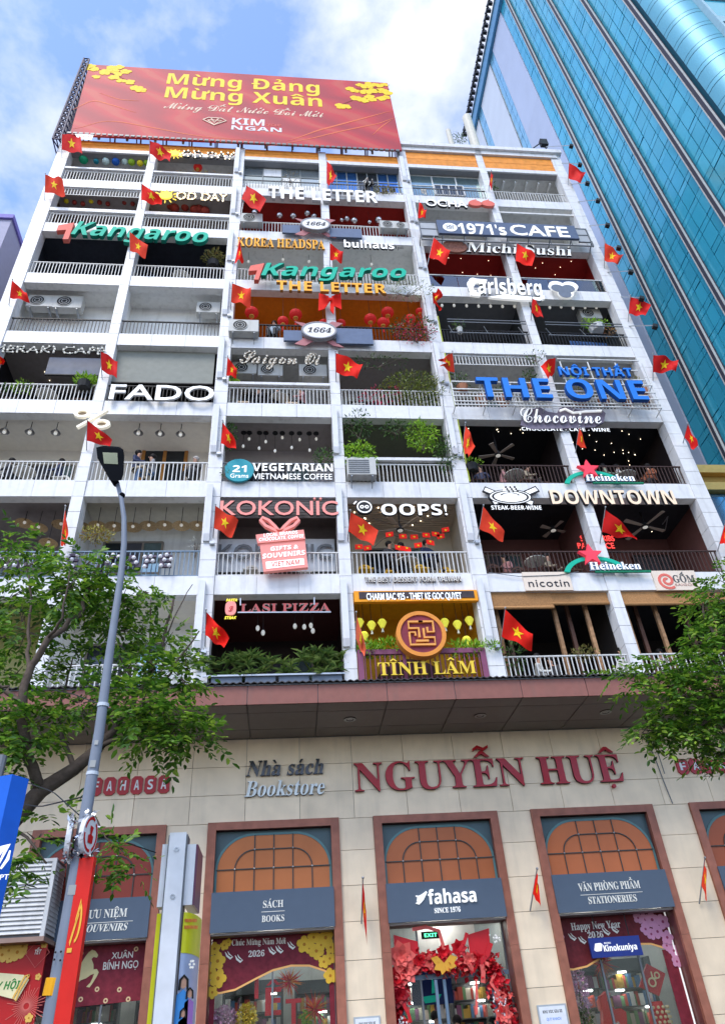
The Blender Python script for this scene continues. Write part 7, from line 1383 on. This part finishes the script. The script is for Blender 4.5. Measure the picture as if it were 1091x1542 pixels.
# metal louvre cabinet and spring poster at the left
LX0, LX1 = -5.15, A3(83, 1300, -.0)[0]; zt = A3(60, 1293, -.25)[2]; zb = A3(60, 1410, -.25)[2]
lv = thing('louvre_cabinet', (LX0+1.2, .2, zb), 'large white louvred metal cabinet mounted above the red spring poster', 'vent cabinet'); LM2 = P('white louvre metal', .55, .55, .54, rough=.4, dirt=.35)
yf = -.25; x0 = LX0-1.2; x1 = A3(84, 1300, yf)[0]; box('cabinet_body', (x0, yf+.05, zb), (x1, .55, zt), P('louvre gap dark', .12, .12, .12), lv)
n = 16
for i in range(n): z_ = zb+.06+(zt-zb-.12)*i/n; q = MB(); q.add([(x0, yf, z_), (x1-.06, yf, z_), (x1-.06, yf+.045, z_+.085), (x0, yf+.045, z_+.085), (x0, yf+.02, z_-.01), (x1-.06, yf+.02, z_-.01)], [(0, 1, 2, 3), (1, 0, 4, 5)]); q.build('slat', LM2, lv)
for i in range(n): z_ = zb+.06+(zt-zb-.12)*i/n; q = MB(); q.add([(x1+.02, yf+.08, z_), (x1+.02, .5, z_), (x1+.001, .5, z_+.085), (x1+.001, yf+.08, z_+.085)], [(0, 1, 2, 3)]); q.build('side_slat', LM2, lv)
box('corner_post', (x1-.06, yf-.01, zb), (x1+.02, yf+.07, zt), LM2, lv); box('top_rail', (x0, yf-.005, zt-.06), (x1-.06, yf+.05, zt), LM2, lv); box('base_rail', (x0, yf-.02, zb-.08), (x1+.03, .55, zb), P('rusty base rail', .3, .2, .16), lv)
sp = thing('spring_poster', (-4.5, .3, 2), 'red spring festival poster with gold blossoms and a cream scroll at the left edge', 'poster'); y = .1; x1 = A3(72, 1420, y)[0]; box('poster_sheet', (x0, y, 0), (x1, y+.06, zb-.1), P('festival red print', .45, .015, .015, rough=.35, vary=.15, scale=2), sp)
GP = P('gold poster print', .75, .45, .1)
for a, b_, r in ((14, 1432, .15), (4, 1438, .14), (27, 1434, .16), (35, 1425, .12), (15, 1444, .08), (36, 1434, .07), (67, 1422, .07), (58, 1471, .06), (2, 1428, .1), (44, 1533, .08)): c = A3(a, b_, y); flower(c[0], c[2], r, y-.004, GP, YB2, sp)
pr('scroll', [(-12, 1464), (36, 1468), (44, 1475), (26, 1506), (-12, 1496)], y-.03, .01, P('cream scroll print', .75, .68, .4), sp); q = MB(); q.stroke([A(*p_, y-.04) for p_ in ((45, 1468), (30, 1492), (24, 1507), (20, 1503), (38, 1470), (45, 1468))], .03, y-.055, y-.045); q.build('scroll_edge', GP, sp)
letters('NGÀY HỘI', (-32, 1490), (29, 1491), 1478, y-.04, P('poster green', .03, .22, .04), parent=sp, st='sansi', depth=.006); q = MB(); c = A3(57, 1435, y); q.stroke([(c[0]-.22, c[2]), (c[0], c[2]+.24), (c[0]+.22, c[2]), (c[0], c[2]-.24)], .012, y-.01, y-.004, closed=True); q.build('diamond_print', P('pale red print', .6, .12, .1), sp)
letters('TẾT', (52, 1438), (62, 1436), 1431, y-.004, IV, parent=sp, st='sansi', depth=.005)
q = MB(); c = A3(40, 1515, y)
for i in range(36): an = 2*PI*i/36; L = RNG.uniform(.2, .38); d = np.array([math.cos(an), math.sin(an)]); q.stroke([(c[0]+d[0]*.05, c[2]+d[1]*.05), (c[0]+d[0]*L, c[2]+d[1]*L)], .01, y-.006-.0001*i, y-.003)
q.build('firework_print', P('pink red print', .65, .15, .12), sp)
sl = thing('dark_box_light', (*A3(104, 1300, .2),), 'black hanging sign box beside the red window arch', 'light box'); pr('box_body', [(103, 1268), (110, 1262), (109, 1352), (97, 1358)], .2, .25, BLKM, sl)

# ------------------------------------------------------------------ street trees
def compound(B, p, d, L, n, s):
    p = np.array(p, float); d = d/np.linalg.norm(d); side = np.cross(d, (0, 0, 1)); side /= max(np.linalg.norm(side), 1e-3); nr = np.cross(side, d)
    for i in range(n):
        t = (i+1)/n; c = p+d*L*t-np.array([0, 0, .25*L*t*t])
        for sg in ((-1, 1) if i < n-1 else (0,)):
            a = d*.55+side*sg*.85-nr*.18+RNG.normal(size=3)*.16 if sg else d+RNG.normal(size=3)*.1; a[2] -= .12; a /= np.linalg.norm(a); w = np.cross(a, nr+RNG.normal(size=3)*.3); w /= max(np.linalg.norm(w), 1e-3); l = s*RNG.uniform(.75, 1.2); up = np.cross(w, a)*l*.07
            B.add([c, c+a*l*.32+w*l*.21+up, c+a*l*.72+w*l*.17+up, c+a*l, c+a*l*.72-w*l*.17+up, c+a*l*.32-w*l*.21+up], [(0, 1, 2, 3), (0, 3, 4, 5)])
def tree(label, trunk, branches, clumps, loc, lsize):
    t = thing('street_tree', loc, label, 'tree', 'street trees'); q = MB(); q.path(trunk[0], trunk[1], n=10); q.build('trunk', BARK, t, smooth=True)
    for pts, r0, r1 in branches:
        q = MB(); P_ = np.array(pts); m = max(6, len(P_)*3); u = np.linspace(0, len(P_)-1, m); S_ = np.stack([np.interp(u, range(len(P_)), P_[:, j]) for j in range(3)], 1); S_[1:-1] += RNG.normal(size=(m-2, 3))*r0*.35; q.path(S_, list(np.linspace(r0, r1, m)), n=6); q.build('branch', BARK, t, smooth=True)
    B = MB(); T_ = MB()
    for c, r, n in clumps:
        c = np.array(c)
        for _ in range(n):
            d = RNG.normal(size=3); d /= np.linalg.norm(d); rad = RNG.random()**.45; p = c+d*r*rad; o_ = d*np.array([1, 1, .35])+RNG.normal(size=3)*.35; o_[2] -= .05
            k_ = RNG.uniform(.75, 1.25); compound(B, p, o_, RNG.uniform(.22, .36)*lsize*k_, RNG.integers(4, 7), .098*lsize*k_)
            if RNG.random() < .3: T_.tube(c+d*r*rad*.2, p, .009*lsize, .004*lsize, n=4, cap=False)
    T_.build('twigs', BARK, t)['kind'] = 'stuff'
    tag(B.build('crown', TREELEAF, t), kind='stuff'); return t
TY = -8.8
def q3(px, py, dy=0.): return A3(px, py, TY+dy)
g0 = q3(-60, 1470); tb = [np.array([g0[0]-.1, TY, 0]), q3(-60, 1470), q3(-25, 1340), q3(15, 1240), q3(62, 1190), q3(112, 1158), q3(150, 1125)]
BR = [([q3(150, 1125), q3(180, 1085, .1), q3(215, 1040, .3), q3(245, 970, .4), q3(262, 900, .5)], .05, .015), ([q3(62, 1190), q3(38, 1130, -.2), q3(32, 1060, -.3), q3(44, 1010, -.3), q3(70, 965, -.4), q3(110, 930, -.3), q3(130, 900, -.2), q3(150, 850, -.2)], .06, .014),
      ([q3(33, 1060, -.3), q3(8, 1035, -.3), q3(-15, 1030, -.4)], .035, .012), ([q3(180, 1085, .1), q3(225, 1055, 0), q3(260, 1010), q3(300, 950)], .025, .008), ([q3(44, 1010, -.3), q3(42, 960, -.2), q3(48, 900, -.2), q3(40, 840)], .025, .008), ([q3(150, 1125), q3(195, 1105, -.2), q3(220, 1085, -.3), q3(270, 1090, -.4)], .03, .008), ([q3(215, 1040, .3), q3(225, 980, .5), q3(228, 900, .6)], .02, .007),
      ([q3(70, 965, -.4), q3(95, 930, -.6), q3(105, 860, -.6)], .02, .006), ([q3(112, 1158), q3(90, 1100, .4), q3(95, 1040, .6), q3(110, 990, .6)], .03, .008), ([q3(15, 1240), q3(40, 1262, -.2), q3(70, 1300, -.4)], .02, .008), ([q3(245, 970, .4), q3(262, 930, .4), q3(290, 880, .4)], .014, .005), ([q3(135, 1215, -.1), q3(160, 1262, -.3), q3(195, 1290, -.5)], .012, .004)]
CL = []
for (a, b_, r, n, dy) in ((38, 815, 22, 20, 0), (52, 845, 24, 22, -.2), (10, 850, 22, 16, 0), (118, 860, 34, 38, -.3), (150, 880, 36, 46, 0), (180, 910, 36, 42, .2), (100, 890, 30, 34, -.3), (60, 900, 30, 26, .1), (15, 900, 26, 22, .3), (215, 890, 20, 14, .3), (40, 950, 34, 30, .2), (5, 960, 26, 22, 0), (130, 925, 30, 32, .3), (175, 950, 34, 30, .4), (215, 950, 26, 20, .4), (255, 960, 22, 14, .5), (243, 905, 16, 8, .4), (280, 985, 20, 16, .2), (235, 1005, 32, 32, .1), (190, 1010, 32, 30, .2), (270, 1020, 24, 24, .1), (120, 1000, 26, 16, .5), (70, 1010, 28, 18, .4), (20, 1020, 26, 26, .1),
    (15, 1070, 30, 38, -.3), (50, 1090, 26, 30, -.3), (40, 1118, 22, 16, -.4), (8, 1110, 24, 20, -.2), (85, 1075, 28, 22, .2), (120, 1060, 28, 22, .2), (215, 1060, 28, 34, -.3), (175, 1050, 24, 22, -.2), (245, 1070, 26, 32, -.3), (275, 1085, 24, 30, -.3), (300, 1105, 15, 16, -.3), (255, 1110, 24, 26, -.3), (225, 1110, 24, 22, -.2), (20, 1160, 16, 6, -.2),
    (165, 1270, 8, 6, -.4), (180, 1285, 8, 6, -.5), (195, 1300, 9, 7, -.5), (206, 1318, 6, 4, -.5), (70, 1235, 14, 5, -.3), (55, 1265, 18, 12, -.4), (30, 1300, 18, 12, -.4), (40, 1330, 12, 6, -.4), (96, 1225, 6, 2, -.4)):
    c = q3(a, b_, dy); rr_ = r*np.linalg.norm(c-CAMP)/FPX; CL.append((c, rr_, int(n*1.15)))
tree('leafy street tree on the left with dark forked limbs behind the lamp post', (tb, [.2, .16, .12, .095, .08, .068, .055]), BR, CL, (g0[0]-.1, TY, 0), .85)
TY = -5.5
g0 = q3(1260, 1500); tb = [np.array([g0[0], TY, 0]), q3(1255, 1400), q3(1240, 1280), q3(1200, 1180), q3(1160, 1100)]
BR = [([q3(1160, 1100), q3(1100, 1060), q3(1050, 1030), q3(1000, 1035, -.1), q3(960, 1030, -.1)], .05, .01), ([q3(1100, 1060), q3(1060, 1090), q3(1010, 1100), q3(965, 1098)], .03, .008), ([q3(1160, 1100), q3(1100, 1000), q3(1060, 930), q3(1050, 890)], .05, .01), ([q3(1200, 1180), q3(1110, 1130), q3(1060, 1120)], .03, .01)]
CL = []
for (a, b_, r, n, dy) in ((1070, 895, 26, 26, 0), (1095, 880, 24, 22, 0), (1085, 930, 28, 34, .1), (1060, 915, 16, 12, 0), (1090, 970, 30, 40, 0), (1060, 965, 20, 18, -.1), (1040, 965, 10, 8, -.1), (1085, 1010, 32, 46, 0), (1050, 1015, 28, 36, -.1), (1015, 1012, 22, 26, -.2), (990, 1008, 18, 20, -.2), (945, 1020, 12, 10, -.2), (932, 1014, 9, 6, -.2), (950, 1036, 10, 8, -.2), (1010, 1040, 24, 28, -.1), (1045, 1055, 28, 40, 0), (1085, 1055, 30, 44, 0), (1000, 1070, 24, 32, -.1), (975, 1088, 16, 18, -.1), (965, 1105, 11, 10, -.1), (1010, 1100, 24, 32, 0), (1050, 1095, 28, 40, 0), (1090, 1100, 28, 36, 0), (1065, 1130, 20, 22, .1), (1085, 1135, 14, 8, .1)):
    c = q3(a, b_, dy); rr_ = r*np.linalg.norm(c-CAMP)/FPX; CL.append((c, rr_, int(n*1.25)))
tree('bright green street tree reaching in from the right edge', (tb, [.22, .18, .15, .12, .09]), BR, CL, (g0[0], TY, 0), 1.1)

# overhead wires near the left tree
wr = thing('overhead_wires', tuple(A3(60, 1200, -9)), 'thin cables strung between the lamp post and the left tree', 'cables')
for pts in (((0, 1182, -9), (40, 1178, -9.3), (80, 1192, -9.6), (118, 1226, -10)), ((118, 1226, -10), (170, 1262, -8), (235, 1284, -7.9)), ((60, 1035, -9), (110, 1045, -9.3), (150, 1060, -10)), ((0, 1205, -9), (60, 1215, -9.4), (125, 1200, -10))):
    P_ = np.array([A3(*p_) for p_ in pts]); u = np.linspace(0, len(P_)-1, 14); S_ = np.stack([np.interp(u, range(len(P_)), P_[:, j]) for j in range(3)], 1); q = MB(); q.path(S_, .006, n=4); q.build('cable', BLKM, wr)
# wall mounted cables
for (k, c, pts) in ((1, 4, ((735, 862), (780, 868), (840, 866), (870, 861))), (5, 3, ((655, 520), (662, 560), (668, 620), (672, 690)))):
    q = MB(); q.path([A3(*p_, -.07) for p_ in pts], .01, n=4); q.build('wall_cable', GREYM, bld)
q = MB(); q.path([A3(967, 1102, YP-.03), A3(985, 1140, YP-.03), A3(998, 1175, YP-.03), A3(1012, 1210, YP-.03)], .012, n=5); q.path([A3(976, 1102, YP-.03), A3(992, 1140, YP-.03), A3(1000, 1165, YP-.03)], .01, n=5); q.build('wall_cable', GREYM, bld)
# yellow stained drain pipe side on the fourth column
q = MB(); q.tube((5.47, .03, 15.2), (5.47, .03, 23.0), .035, n=8); q.build('lime_pipe', P('lime painted pipe', .45, .5, .06, rough=.4), bld)

# ------------------------------------------------------------------ labels by bay
GRP = {}
for o, look, (k, c) in AUTO: GRP.setdefault((look, k, c), []).append(o)
for (look, k, c), L in GRP.items():
    L.sort(key=lambda o: WL[o.name][0])
    for i, o in enumerate(L): o['label'] = (f'{look}, {BAYS(k, c)}' if len(L) == 1 else f'{look}, {ORD[i+1]} from left, {BAYS(k, c)}')
